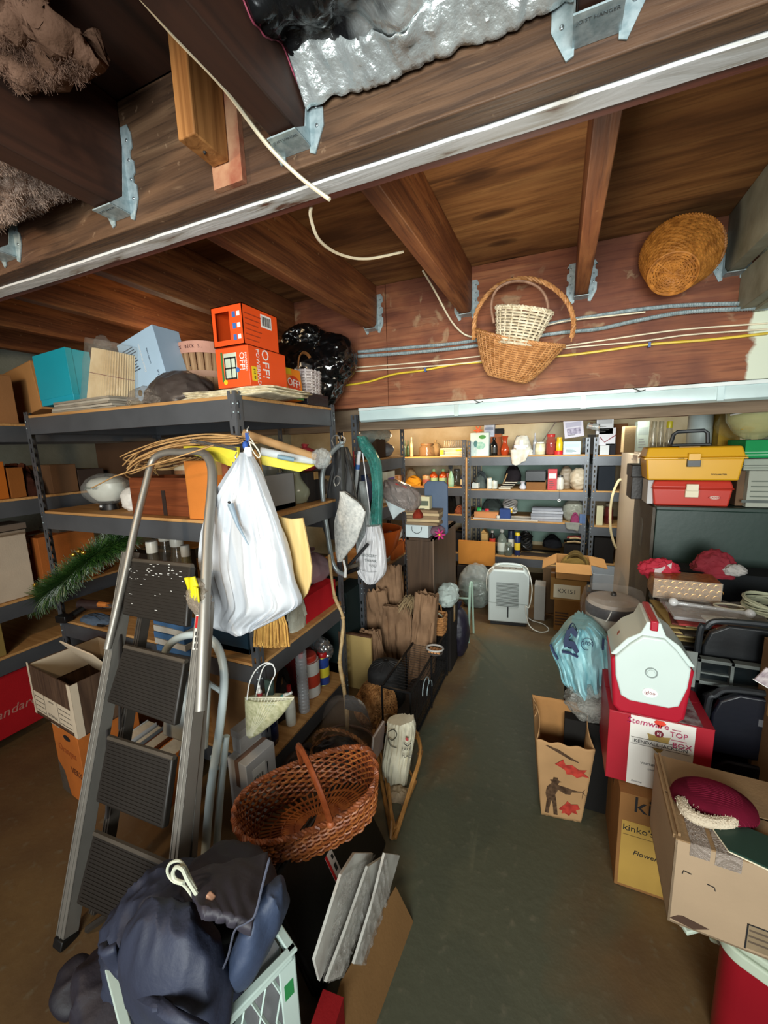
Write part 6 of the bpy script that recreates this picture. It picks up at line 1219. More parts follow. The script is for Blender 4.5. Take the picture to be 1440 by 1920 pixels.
for k in range(7): P('petal', MB().sph((.022, 0, 0), .019, 7, (1, .7, .35)), PK, t, rot=(pi/2*.0, -2*pi*k/7, 0)); 
P('flower_centre', MB().sph((0, -.01, 0), .008, 7), YEL, t)
ci('bag', 'plastic_bag', 'clear bag of small purple trinkets beside the pink flower', 'bag', 804, 830, 985, 2.60, TZ, '#7c5c68', fl=False, dp=.1)
# draped plastic on rack B's aisle edge
t = T('draped_bag', 'white cloth corner in a grey zip bag drooping over the rack edge', 'bag', at(745, 930, y=2.62)); c0 = Vector(t.location)
P('cloth_corner', sil([(708, 920), (722, 935), (738, 974), (750, 962), (775, 950), (782, 935), (770, 918), (740, 912)], 2.60, .02, c0), mk('#ccd8da', .7, bump=.1), t, bev=.004)
P('grey_bag', rebase(loft([(900, 722, 742), (910, 718, 768), (922, 712, 785), (936, 722, 790), (948, 745, 788), (956, 765, 780)], 2.60, 60, 30, 4, .014, lambda v: .05, .35), c0), film('#9c8c84', .75), t)
P('red_zip', MB().tube([at(x, y, y=2.56)-c0 for x, y in ((727, 905), (745, 908), (762, 914))], .004, 5), RED, t); put('heap', 'red_cloth', 'dull red bundle beside the small cream carton', 'cloth', (xw(781, 2.52, TZ+.13), 2.55, TZ+.142), .06, .06, .05, '#8c3424')
# ================= rack B, aisle side
b1, b2, b3, b4 = BL
def bs(kind, name, label, cat, p0, p1, pt_, z, c, c2=None, dp=.2, off=.03, **k): return side(kind, name, label, cat, p0, p1, pt_, BX1-off, z, c, c2, dp, **k)
bs('jar', 'glass_jar', 'squat glass jar on the top shelf of the rack beyond the bow saw', 'jar', 688, 708, 822, b1, '#8c8474', '#a8a498', .1, off=.10)
bs('bag', 'plastic_bag', 'pale teal plastic bag lying on top of the squat glass jar', 'bag', 690, 742, 790, b1+.10, '#a8c4c4', dp=.16, fl=True)
bs('box', 'cardboard_box', 'dark box carrying the pale teal bag, right of the glass jar', 'box', 706, 724, 824, b1, '#4c3828', None, .14)
bs('bag', 'foil_bundle', 'shiny grey foil-wrapped bundle near the end of the top shelf', 'bundle', 722, 744, 826, b1, '#7c8084', dp=.15, fl=False, knot=False)
bs('bag', 'blue_bag', 'dark blue plastic bag on the second shelf behind the teal roll', 'bag', 672, 706, 868, b2, '#24427c', dp=.16)
bs('bag', 'paper_bundle', 'cream paper-wrapped bundle on the second shelf', 'bundle', 708, 728, 888, b2, '#c8b090', dp=.12, knot=False)
bs('carton', 'medicine_carton', 'small white carton with purple marks on the second shelf', 'carton', 727, 742, 884, b2, '#d4ccb4', '#6c4c8c', .05)
bs('can', 'orange_can', 'orange can right of the small white carton', 'can', 744, 752, 892, b2, '#d88430', '#c07428', .05)
bs('box', 'dark_box', 'black box below the teal roll on the second shelf', 'box', 690, 712, 905, b2, '#1c1c1c', None, .12, off=.05)
bs('bowl', 'orange_bowl', 'big orange rusty basin on the lower shelf under the grey bag', 'basin', 708, 748, 992, b3, '#b85420', '#8c3c14', .22)
bs('bag', 'white_bag', 'small crumpled white bag on the orange basin', 'bag', 738, 760, 988, b3+.12, '#c8c0b8', dp=.1, knot=False)
bs('box', 'cardboard_box', 'white-sided orange carton at the aisle end of the lower shelf', 'box', 738, 766, 1020, b3, '#b85a20', None, .16, off=.01)
bs('papers', 'paper_bundle', 'bundle of cream papers between the basin and the carton', 'paper', 718, 742, 1030, b3, '#c4bca4', '#9c9480', .14)
bs('bag', 'green_sack', 'dark green sack on the bottom shelf beyond the walking stick', 'bag', 700, 745, 1112, b4, '#26342c', dp=.26)
bs('box', 'dark_box', 'dark teal crate low on the rack beyond the bow saw', 'box', 655, 690, 1100, b4, '#223030', None, .3)
# ================= low wire stand along the aisle
WX = -.66
t = T('wire_stand', 'low black wire stand with mesh sides along the aisle', 'stand', (WX-.08, 1.78, 0)); wh = .34; L_ = .75
wm = mk('#141416', .5, .3, bump=0)
for x in (-.08, .08):
    for y in (0, L_/2, L_): P('leg', MB().box(x-.004, y-.004, 0, x+.004, y+.004, wh), wm, t)
for x in (-.08, .08):
    for z in (.035, wh-.005): P('frame_rail', MB().box(x-.005, 0, z-.005, x+.005, L_, z+.005), wm, t)
for y in (0, L_): P('frame_rail', MB().box(-.08, y-.005, wh-.01, .08, y+.005, wh), wm, t)
b = MB()
for k in range(30): y = .025*k+.01; b.tube([(.077, y, .035), (.077, y, wh-.005), (-.077, y, wh-.005)], .0015, 4)
for k in range(8): b.tube([(.078, .01, .06+.035*k), (.078, L_-.01, .06+.035*k)], .0015, 4)
P('wire_mesh', b, wm, t, kind='stuff')
P('stand_shelf', MB().box(-.074, .01, .10, .074, L_-.01, .106), mk('#2a2420', .6), t)
SZ = wh+.002
t = T('wicker_tote', 'small square tan wicker basket with a loop handle on the wire stand', 'basket', (xw(818, 2.45, SZ), 2.47, SZ)); wk = mk('#b8814a', .6, col2='#8c5c30', scale=40, bump=.05)
def sq(u, v, a_=.058, h=.13): th = 2*pi*u; c, s = cos(th), sin(th); e = (abs(c)**6+abs(s)**6)**(-1/6); return Vector((c*e*a_*(.9+.1*v), s*e*a_*(.9+.1*v), h*v))
weave(t, sq, 16, 8, .003, .0075, wk, names=('woven_strands', 'stakes'), sides=5, sr=.004); P('inner_wall', MB().grid(lambda u, v: sq(u, v*.96)*1.0, 24, 2, True), mk('#6c4422', .8), t); P('loop_handle', rope(arc((-.055, 0, .13), (.02, .04, .13), .07, 20), .003, .003, 2, 10), wk, t); P('basket_base', MB().box(-.05, -.05, 0, .05, .05, .004), wk, t)
t = T('sandal_basket', 'shallow white-rimmed tray of orange slats on the wire stand', 'tray', (xw(812, 2.16, SZ), 2.2, SZ)); P('tray_ring', MB().tube([(.05*cos(k*pi/10), .04*sin(k*pi/10), .03) for k in range(20)], .006, 6, True), mk('#c8c4bc', .5), t)
for k in range(4): P('slat', MB().box(-.036+.019*k, -.03, .01, -.021+.019*k, .03, .02), mk('#d09058', .6), t)
P('tray_base', MB().lathe([(.048, 0), (.05, .01)], 20, sy=.8), mk('#4c4642', .6), t)
put('bag', 'dark_bag', 'deep purple bag standing on the floor beside the tall cabinet', 'bag', (CXr+.10, 2.86, .001), .15, .2, .42, '#1e1a2a', seed=9)
t = T('loop_wire', 'grey wire handles sticking out of the wire stand', 'wire', (WX+.005, 2.0, .22)); P('bent_wire', MB().tube(arc((0.008, -.06, 0), (.008, .06, 0), .07, 14), .003, 5), GALV, t); P('bent_wire', MB().tube(arc((0.008, .02, -.05), (.008, .12, -.05), .06, 14), .0025, 5), GALV, t)
t = put('bag', 'white_bag', 'white plastic bag stuffed between the cabinet and the aisle', 'bag', (CXr+.065, 2.68, SZ+.12), .12, .2, .17, '#bccac4', seed=3, amp=.4, fl=False, knot=False)
put('box', 'dark_box', 'dark narrow box on which the stuffed white bag lies', 'box', (CXr+.062, 2.68, .001), .10, .2, SZ+.112, '#221e1c')
t = T('wheel_rim', 'pale curved plastic rim below the stuffed white bag', 'rim', (WX-.06, 2.50, SZ+.06)); P('rim_ring', MB().tube([(.045*cos(k*pi/12), 0, .06*sin(k*pi/12)) for k in range(24)], .006, 6, True), mk('#b8b49c', .5), t); P('hub', MB().sph((0, 0, 0), .015, 8), mk('#5c5c50', .6), t)

# ================= back racks, front edge CY
def c(kind, name, label, cat, p0, p1, pt_, z, col, col2=None, dp=None, off=.03, **k): return item(kind, name, label, cat, p0, p1, pt_, CY+off, z, col, col2, dp, **k)
z1, z2, z3, z4 = 1.445, 1.105, .80, .36
for i, (a, b_, l) in enumerate(((756, 761, 'first'), (762, 767, 'second'))): c('bottle', 'green_bottle', 'narrow dark green bottle, %s from the slotted post' % l, 'bottle', a, b_, 826, z1, '#1c3a24', '#24402a', cap='#2a4a30', group='green bottles by the post')
c('bottle', 'tall_glass', 'tall pale candle glass beside the green bottles', 'glass', 768, 774, 820, z1, '#b8a888', '#a89878', cap='#c8b898')
c('jar', 'glass_jar', 'round brown glass fish bowl on the warm-lit top shelf', 'bowl', 782, 812, 832, z1, '#8c6c4c', '#7c5c3c')
c('bag', 'plastic_bag', 'clear plastic bag right of the round brown glass bowl', 'bag', 804, 824, 826, z1, '#b89c70', fl=True, off=.10)
t = c('papers', 'towel_pack', 'pack of cream paper towels under the wire rack', 'towels', 822, 872, 840, z1, '#cfc4a4', '#e0d8bc', .2)
P('yellow_corner', MB().box(-.13, -.101, .02, -.09, -.099, .07), YEL, t); P('yellow_corner', MB().box(.05, -.101, .05, .11, -.099, .07), YEL, t)
t = T('wire_rack', 'small wire dish rack lying on the paper towels', 'rack', (xw(855, CY+.1, z1), CY+.12, z1+.098)); b = MB()
for k in range(12): x = -.12+.022*k; b.tube([(x, -.08, 0), (x+.01, -.08, .07), (x+.02, .08, .07), (x+.02, .08, 0)], .002, 4)
b.tube([(-.12, -.08, 0), (.14, -.08, 0), (.14, .08, 0), (-.12, .08, 0)], .003, 4, True); P('wire_loops', b, mk('#a8a498', .35, .6, bump=0), t, kind='stuff'); P('frame_bar', MB().tube([(-.12, 0, .07), (.14, 0, .07)], .0025, 5), GALV, t)
# second level
c('heap', 'yellow_cloth', 'folded mustard yellow cloth on the warm-lit second shelf', 'cloth', 757, 786, 895, z2, '#c8902c', '#b07c20')
c('bag', 'plastic_bag', 'cream crumpled bag above the mustard cloth', 'bag', 758, 776, 874, z2, '#c8a878', knot=False, off=.18)
c('can', 'label_tin', 'tin with a green and pink label right of the mustard cloth', 'tin', 790, 804, 892, z2, '#b89c6c', '#a85c50')
for a, l in ((803, 'juice bottle with orange juice and a green label, left one of the pair'), (821, 'juice bottle with orange juice and a green label, right one of the pair')): c('bottle', 'juice_bottle', l, 'bottle', a, a+16, 880, z2, '#c8501c', '#a8c48c', cap='#9cc48c', off=.10)
c('can', 'red_can', 'orange-red canister peeking out right of the juice bottles', 'can', 834, 842, 887, z2, '#b84824', '#a83c1c', off=.15)
c('spray', 'pump_bottle', 'pale green pump bottle right of the juice bottles', 'bottle', 839, 850, 873, z2, '#8cb894', '#a8ccac', cap='#26282a')
c('jar', 'glass_jar', 'dark glass jar behind the pump bottle', 'jar', 848, 862, 880, z2, '#4c5048', '#4a4a48', off=.15)
c('bottle', 'blue_bottle', 'dark blue bottle with a cream label by the wooden lath', 'bottle', 862, 872, 884, z2, '#2c3450', '#d8d0b0', cap='#d8d4c0')
# third
c('heap', 'black_boot', 'black boot shape standing in the third shelf shadow', 'boot', 839, 852, 928, z3, '#15120f')
c('heap', 'brown_bundle', 'small reddish-brown basket bundle on the third shelf', 'bundle', 850, 870, 950, z3, '#8c4c34', '#a86448')
c('box', 'dark_box', 'grey box filling the back of the third warm-lit shelf', 'box', 838, 862, 925, z3, '#7c746c', None, .2, off=.2)
c('box', 'dark_box', 'dark jumble box in the bottom shelf beside the wooden lath', 'box', 850, 868, 1000, z4, '#221e1c', None, .3)
# middle rack
z1, z2, z3, z4 = CL
t = c('box', 'picture_carton', 'white carton with a green leafy bird picture', 'carton', 881, 917, 812, z1, '#d4e4dc', '#c8d8d0', .12, tape=False); PG = mk('#7cb4a0', .6, col2='#b8d4c8', scale=30, bump=0)
P('printed_leaf', MB().sph((0, 0, 0), .05, 8, (1, .02, .8)), PG, t, loc=(.01, -.0615, .11)); P('printed_leaf', MB().sph((0, 0, 0), .035, 8, (.6, .02, 1)), mk('#5a8c88', .6, bump=0), t, loc=(-.04, -.0618, .13)); P('printed_leaf', MB().sph((0, 0, 0), .03, 8, (1.2, .02, .7)), mk('#4c9440', .6, bump=0), t, loc=(.03, -.0618, .20))
t = T('orange_lily', 'orange flower picture card on top of the white carton', 'flower', (xw(896, CY+.05, z1), CY+.06, zh(812, -.76, CY)+.03))
for k in range(6): P('petal', MB().sph((.025, 0, 0), .024, 7, (1, .15, .4)), mk('#e0602c', .5, bump=0), t, rot=(0, -2*pi*k/6, 0))
c('carton', 'white_carton', 'small white carton behind the orange flower', 'carton', 907, 927, 797, z1+.20, '#b8bcc8', '#8c90a0', .08, off=.12)
c('bottle', 'dark_bottle', 'black wine bottle with an orange carton behind it', 'bottle', 918, 932, 820, z1, '#141412', '#26241e', cap='#121212')
c('box', 'orange_box', 'orange-brown carton behind the black wine bottle', 'box', 918, 940, 814, z1, '#b0643c', None, .1, off=.16)
c('box', 'dark_box', 'black carton lying on the orange-brown carton', 'box', 922, 944, 804, z1+.225, '#2c2a28', None, .1, off=.17)
c('vase', 'amber_vase', 'glossy amber glass vase on the top shelf', 'vase', 937, 954, 818, z1, '#b0401c', '#c85c30')
t = T('cloth_covered_machine', 'white cloth draped over a small white appliance and hanging over the shelf edge', 'appliance', (xw(976, CY, z1), CY+.05, z1+.001)); W1 = mk('#d4d0c4', .8, col2='#bcb4a4', scale=14, bump=.25, bscale=50)
P('appliance_body', MB().cb((0, .03, .09), (.14, .1, .03)).cb((0, .03, .04), (.10, .09, .08)).cb((0, .03, .13), (.04, .06, .05)), WHITE, t, bev=.005); P('cloth_drape', sackmb(.21, .14, .20, 7, .25, prof=lambda v: 1.0-.55*v), W1, t, loc=(0, .07, .0))
P('cloth_fall', MB().grid(lambda u, v: Vector((-.10+.20*u*(1-.35*v)+.02*v, -.065-.012*sin(9*u)-.01*v, .06-.14*v-.02*sin(5*u)*v)), 24, 16), W1, t, solid=.004)
t = c('bottle', 'glass_tumblers', 'clear tall glasses left of the cream jar', 'glass', 998, 1006, 812, z1, '#9c9ca0', '#8c8c90', cap='#a8a8a8', off=.08)
c('can', 'cream_jar', 'cream ceramic jar with a white lid', 'jar', 1002, 1022, 832, z1, '#cfc8a4', '#ddd6b8', cap='#e4e0d4')
c('jar', 'red_jar', 'large red-lidded jar of candy right of the cream jar', 'jar', 1022, 1042, 814, z1, '#a83028', '#b8302c', fill='#a05048')
c('jar', 'yellow_tub', 'bright yellow tub with a red base', 'tub', 1041, 1055, 820, z1, '#e0b81c', '#d8a818', glassy=False)
P('red_base', MB().lathe([(.042, 0), (.044, .04)], 16), RED, T('red_dish', 'red dish in front of the bright yellow tub', 'dish', (xw(1047, CY-.0, z1), CY+.05, z1+.001)))
c('carton', 'pale_blue_carton', 'pale blue square carton below the newspaper bundle', 'carton', 1055, 1089, 828, z1, '#b4d0d8', '#a4c0c8', .14)
t = c('carton', 'newspaper_bundle', 'printed grey newspaper bundle in plastic on the pale blue carton', 'bundle', 1058, 1096, 788, z1+.145, '#b4aeb8', '#8c8698', dp=.14); t.rotation_euler = (0, -.12, 0); t.location.z += .02
P('printed_block', MB().box(-.06, -.073, .03, .06, -.0715, .09), mk('#6c6478', .7, col2='#a8a0b0', scale=40, bump=0), t)
t = T('tilted_can', 'copper-banded glass jar lying tilted above the rack post', 'jar', (xw(1110, CY, 1.5), CY+.03, zh(800, .27, CY))); P('glass_wall', MB().tube([(-.045, 0, .012), (.05, -.02, -.01)], .032, 16), glass('#a8aca8', .5), t); P('copper_band', MB().tube([(-.03, .0, .009), (-.005, -.005, .003)], .034, 16), metal('#c07850'), t); P('rim', MB().tube([(.05+.004*cos(k*pi/8)*0, -.02+.033*cos(k*pi/8), -.01+.033*sin(k*pi/8)) for k in range(16)], .003, 5, True), metal('#c8ccc8'), t)
put('box', 'dark_box', 'dark carton holding up the copper-banded jar', 'box', (xw(1108, CY+.1, z1)-.0, CY+.12, z1+.001), .07, .12, .185, '#2c2824')
c('tray', 'white_boat', 'cream rod leaning across the back of the top shelf', 'rod', 1000, 1004, 850, z1, '#a89c8c', None) if False else None
t = T('cream_rod', 'pale rod slanting upward behind the glasses', 'rod', at(1003, 850, y=CY+.3)); P('rod', MB().tube([(0, 0, .01), at(1046, 785, y=CY+.45)-Vector(t.location)], .006, 6), mk('#a08c80', .6), t)
# level 2
c('tray', 'white_dish', 'round white dish by the wooden lath on the second shelf', 'dish', 884, 898, 906, z2, '#c8ccc4', None, .1)
c('heap', 'grey_tools', 'jumble of grey tools on the second shelf', 'tools', 888, 912, 888, z2, '#5c6460', '#3c4244', off=.1)
c('can', 'white_cup', 'white ceramic cup on the second shelf', 'cup', 912, 922, 897, z2, '#d8dcd4', '#ccd0c8')
c('can', 'white_cup', 'shallow white pot right of the white cup', 'pot', 921, 932, 902, z2, '#d0d4c8', '#c4c8bc')
for i in range(4):
    c('book', 'stacked_book', 'white-edged book, %s in the stack leaning on the tan board' % ('lowest', 'second lowest', 'second highest', 'topmost')[i], 'book', 934+4*i, 958+4*i, 914, z2+.022*i, '#3c3430', None, .13)
t = T('tan_board', 'tan board leaning behind the white-edged books', 'board', (xw(941, CY+.18, z2), CY+.2, z2+.001)); P('board', MB().box(-.006, -.06, 0, .006, .06, .17), wood('#a88458', None, 2), t, rot=(0, .35, 0), bev=.001)
t = c('heap', 'black_fluff', 'black feathery bundle above the white-edged books', 'bundle', 945, 975, 874, z2+.07, '#241f22', off=.15)
c('vase', 'white_ball', 'white round ornament beside the brown box', 'ornament', 972, 987, 904, z2, '#c4c4cc')
c('box', 'cardboard_box', 'low brown box under the black basket', 'box', 986, 1024, 901, z2, '#7c5430', None, .16)
c('tray', 'black_tray', 'black lidded tray on the low brown box', 'tray', 984, 1024, 884, z2+.075, '#1e2226', '#15181c', .18)
c('carton', 'red_packet', 'red and white packet on the second shelf', 'packet', 1026, 1044, 880, z2, '#b02c34', '#d8c4c0', .05)
c('jar', 'white_jar', 'white jar with a dark lid beside the red packet', 'jar', 1042, 1057, 892, z2, '#ccc8bc', '#3c3834', glassy=False)
c('bag', 'paper_bag', 'brown paper bag rising behind the white jar', 'bag', 1048, 1074, 868, z2, '#8c7c68', off=.12, knot=False, amp=.2)
c('bag', 'paper_bag', 'crumpled cream paper bag against the rack post', 'bag', 1068, 1101, 872, z2, '#b8a890', knot=False, amp=.22)
t = T('hanging_bulb_tag', 'small round black and white tag hanging from the second shelf', 'tag', (xw(1049, CY-.02, z2), CY-.012, zh(938, .03, CY))); P('disc', MB().lathe([(.014, 0), (.014, .004)], 14), WHITE, t, rot=(pi/2, 0, 0)); P('dark_centre', MB().sph((0, -.005, 0), .006, 6), INK, t); P('string', MB().tube([(0, 0, .012), (0, 0, .16)], .0015, 4), INK, t)
# level 3
c('heap', 'dark_cloth', 'dark grey cloth heap at the back of the third shelf', 'cloth', 903, 940, 934, z3+.02, '#4c5450', '#3a413e', off=.22)
c('coil', 'white_strap', 'coiled white strap above the blue box', 'strap', 942, 968, 934, z3+.06, '#bcb8b4', off=.15, dp=.12)
c('tool', 'garden_tool', 'green-handled tool on the third shelf', 'tool', 893, 912, 953, z3+.05, '#2c9c4c', off=.05)
c('tool', 'garden_tool', 'red-handled tool right of the green one', 'tool', 908, 926, 955, z3+.05, '#c82c34', off=.06)
c('tool', 'yellow_tool', 'yellow tape tool right of the blue box', 'tool', 955, 968, 953, z3+.06, '#d8a820', off=.06)
c('box', 'orange_box', 'flat orange-tan carton at the front of the third shelf', 'box', 888, 935, 961, z3+.012, '#c88858', None, .12)
c('box', 'blue_box', 'small blue box right of the flat orange-tan carton', 'box', 936, 957, 956, z3+.012, '#34487c', None, .09, tape=False)
c('tray', 'long_tray', 'long thin white tray along the front of the third shelf', 'tray', 884, 1012, 973, z3-.0, '#c0b4a4', None, .2, off=.005)
c('can', 'white_tape', 'small white tape roll on the long tray', 'tape roll', 930, 937, 967, z3+.014, '#dcd8d0', off=.0)
c('papers', 'grey_newspapers', 'thick folded grey newspapers on the third shelf', 'newspaper', 993, 1056, 954, z3, '#a8aab0', '#90929a', .18)
c('tool', 'screwdriver', 'orange and black handled tool in front of the grey newspapers', 'screwdriver', 1012, 1036, 972, z3, '#c4402c', '#26262a', off=.0)
c('bag', 'plastic_bag', 'clear plastic bag of oddments at the right of the third shelf', 'bag', 1054, 1096, 932, z3, '#b4b4a4', fl=True, off=.05)
c('box', 'blue_box', 'slate blue box by the right rack post on the third shelf', 'box', 1086, 1098, 965, z3, '#54688c', None, .1, off=.0)
c('heap', 'pink_cloth', 'dark pink cloth scrap below the clear bag of oddments', 'cloth', 1070, 1086, 964, z3, '#8c3c60', off=.0, dp=.05)
t = T('grey_rag', 'grey knitted rag drooping over the third shelf edge', 'rag', (xw(1073, CY-.01, z3), CY-.012, z3-.02)); P('rag', MB().grid(lambda u, v: Vector((-.07+.14*u*(1-.25*v)+.02*v, -.004-.006*sin(8*u), .03-.065*v-.02*u*v)), 14, 8), cloth('#8c8c84'), t, solid=.006)
# level 4: bottles
c('crate', 'birdhouse', 'small pale wooden birdhouse on the lowest visible shelf', 'birdhouse', 902, 914, 1000, z4, '#c8a468', '#a88450', .1)
t = T('birdhouse_roof', 'pointed wooden roof sitting on the little birdhouse', 'roof', (xw(908, CY+.08, .6), CY+.08, zh(1001, -.6, CY+.03))); P('roof_board', MB().prism([(-.032, 0), (.032, 0), (0, .045)], -.05, .05, 'y'), wood('#b88c50'), t)
c('bottle', 'small_bottle', 'small dark bottle with a red neck label', 'bottle', 916, 928, 996, z4+.10, '#1e1a1a', '#c83c2c', cap='#d8d4cc')
c('box', 'dark_box', 'dark box under the small red-necked bottle', 'box', 912, 930, 1020, z4, '#26221e', None, .12)
c('bottle', 'clear_bottle', 'big clear liquor bottle with a white cap', 'bottle', 930, 949, 993, z4, '#7c8478', '#c4c8bc', cap='#e4e4dc', lab='clear')
c('jar', 'glass_jar', 'squat glass jar in front of the clear liquor bottle', 'jar', 944, 960, 1020, z4, '#6c7468', '#7c8478', off=.0)
c('can', 'blue_can', 'dark blue can behind the yellow-topped can', 'can', 951, 963, 996, z4, '#2c3850', off=.1)
c('can', 'lubricant_can', 'yellow-topped blue aerosol can on the lowest visible shelf', 'can', 963, 975, 1005, z4, '#24305c', '#e0bc2c', cap='#e8c830')
c('coil', 'black_hose', 'coiled black hose behind the yellow-topped can', 'hose', 974, 996, 998, z4+.06, '#1c1c1c', off=.12)
c('heap', 'black_bag', 'black plastic bundle behind the open cardboard box', 'bag', 1018, 1052, 1008, z4+.10, '#17171a', off=.1)
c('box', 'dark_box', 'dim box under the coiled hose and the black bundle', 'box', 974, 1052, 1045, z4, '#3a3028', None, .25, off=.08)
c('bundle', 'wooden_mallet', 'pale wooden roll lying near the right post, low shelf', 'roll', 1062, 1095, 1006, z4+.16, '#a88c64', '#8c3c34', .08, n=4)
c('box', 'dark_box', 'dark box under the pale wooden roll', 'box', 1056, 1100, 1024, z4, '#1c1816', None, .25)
# right rack
z1, z2, z3 = 1.430, 1.085, .74
c('carton', 'white_carton', 'white carton with a grey bowl picture, upper of the two by the fridge', 'carton', 1117, 1150, 779, z1+.195, '#b0aeb0', '#8c8a8c', .14)
t = c('box', 'white_carton', 'white carton with a dark red check mark by the fridge', 'carton', 1121, 1154, 803, z1+.09, '#ccc8cc', '#b8b4b8', .14, tape=False); P('check_mark', MB().tube([(-.06, -.071, .08), (-.02, -.0715, .03), (.07, -.071, .095)], .007, 4, flat=.4), mk('#8c2434', .6, bump=0), t)
c('box', 'dark_box', 'dark box under the check-mark carton', 'box', 1134, 1154, 832, z1, '#28262a', None, .1)
c('box', 'white_box', 'small white box on the shelf below the check-mark carton', 'box', 1124, 1142, 836, z1, '#c8c8c8', None, .1, tape=False, off=.0)
c('box', 'cardboard_box', 'brown box behind the two white cartons', 'box', 1148, 1175, 795, z1, '#6c4426', None, .1, off=.2)
c('box', 'dark_box', 'big black box on the second shelf by the fridge', 'box', 1120, 1152, 868, z2, '#20242a', None, .2)
c('box', 'cream_box', 'cream upright box on the third shelf by the fridge', 'box', 1117, 1130, 950, z3, '#c4bc98', None, .08, tape=False)
c('jar', 'red_jar', 'dark red jar behind the cream upright box', 'jar', 1132, 1150, 945, z3, '#6c1c24', '#a8a090', off=.1)
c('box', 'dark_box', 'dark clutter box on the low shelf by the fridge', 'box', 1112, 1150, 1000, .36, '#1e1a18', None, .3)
c('tray', 'chrome_tray', 'dark tray with a bright chrome edge low by the fridge', 'tray', 1108, 1160, 1078, .16, '#141416', '#a8acb0', .3, off=-.3)
put('box', 'dark_box', 'black box on the floor beneath the chrome-edged tray', 'box', (xw(1134, CY-.15, .1), CY-.13, .001), .3, .3, .155, '#121214')
# ================= floor at the back of the aisle
t = item('box', 'orange_board', 'orange-brown plywood board standing behind the stool', 'board', 858, 929, 1016, 4.05, .34, '#c07c34', None, .03, tape=False)
item('box', 'cardboard_box', 'dark low box that carries the orange-brown board', 'box', 856, 930, 1064, 4.02, 0, '#2c241e', None, .2)
t = T('clear_sack', 'big clear plastic sack of green glass behind the stool', 'bag', (xw(888, 3.72, 0), 3.82, .001)); P('plastic_sack', sackmb(.30, .22, .42, 3, .2, nu=60, nv=40), film('#ccd0c8', .45), t)
P('green_glass', sackmb(.24, .17, .26, 5, .3, nu=50, nv=30), mk('#5c8074', .2, col2='#2c443c', scale=20, bump=.1, spec=.8), t)
# dehumidifier
t = T('dehumidifier', 'white portable dehumidifier with a slotted front grille', 'dehumidifier', ((-.526-.215)/2+.01, 3.46, 0), .12); w_, d, h = .335, .25, .50
WD = mk('#ccd4d0', .4, var=.05, bump=.01)
P('front_shell', MB().prism([(-w_/2, .03), (w_/2, .03), (w_/2, h-.05), (w_/2-.04, h), (-w_/2+.04, h), (-w_/2, h-.05)], 0, d*.55, 'y'), WD, t, bev=.012, seg=3); P('rear_shell', MB().prism([(-w_/2+.006, .03), (w_/2-.006, .03), (w_/2-.006, h-.06), (w_/2-.05, h-.01), (-w_/2+.05, h-.01), (-w_/2+.006, h-.06)], d*.55, d, 'y'), mk('#b8c0b8', .45, var=.05, bump=.01), t, bev=.012)
P('plinth', MB().box(-w_/2+.02, .015, 0, w_/2-.02, d-.02, .03), BLACK, t)
for k in range(19): P('louver', MB().box(-.10, -.003, h-.115-.0115*k, .085, .0, h-.1105-.0115*k), mk('#5c625c', .6, bump=0), t)
P('seam', MB().box(-w_/2+.001, -.0012, .205, w_/2-.001, 0, .2075), mk('#8c928c', .6, bump=0), t); P('water_gauge', MB().box(-.008, -.002, .075, .004, 0, .175), mk('#2c2e30', .3, bump=0), t, bev=.002)
P('control_panel', MB().box(-.12, .03, h-.001, .12, .10, h+.004), mk('#847c70', .4, bump=0), t, bev=.002)
for x in (-.05, .01, .06): P('button', MB().lathe([(.008, 0), (.007, .004)], 10), mk('#5c564c', .4, bump=0), t, loc=(x, .065, h+.004))
P('carry_handle', MB().tube(arc((-.11, .13, h), (.11, .13, h), .022, 10), .010, 6), WD, t)
P('power_cord', MB().tube(smooth([(.06, .14, h+.02), (.15, .10, h), (.19, .0, h*.72), (.17, -.03, h*.4), (.14, -.03, .2), (.17, -.05, .05), (.25, -.08, .006), (.33, -.03, .006), (.30, .08, .006), (.20, .14, .01), (.14, .18, .05)], 8), .0045, 6).tube(smooth([(-.06, .13, h+.02), (-.16, .08, h-.02), (-.185, .03, h-.1), (-.18, .02, h-.2)], 6), .004, 6), CORD, t)
item('box', 'white_box', 'white carton standing right of the dehumidifier', 'box', 1000, 1021, 1100, 3.66, 0, '#a8a49c', None, .16, tape=False)
# folding stool by the cabinet
t = T('folding_stool', 'pale green tubular folding stool at the cabinet corner', 'stool', at(878, 1205, z=0)); c0 = Vector(t.location); PGm = mk('#b4d0bc', .35, .1, var=.05, bump=0)
P('front_leg', MB().tube([at(878, 1205, z=0)-c0, at(881, 1100, y=3.06)-c0], .0105, 8), PGm, t); P('rear_leg', MB().tube([at(888, 1187, z=0)-c0, at(885, 1098, y=3.09)-c0], .0085, 8), PGm, t)
P('front_leg', MB().tube([at(820, 1210, z=0)-c0, at(826, 1098, y=3.06)-c0], .0105, 8), PGm, t); P('top_bend', MB().tube(smooth([at(881, 1102, y=3.06)-c0, at(882, 1093, y=3.07)-c0, at(885, 1093, y=3.08)-c0, at(885, 1101, y=3.09)-c0], 4), .009, 8), PGm, t)
for y in (1120, 1172): P('rung', MB().tube([at(879, y+2, y=3.055)-c0, at(823, y, y=3.055)-c0], .0075, 7), PGm, t)
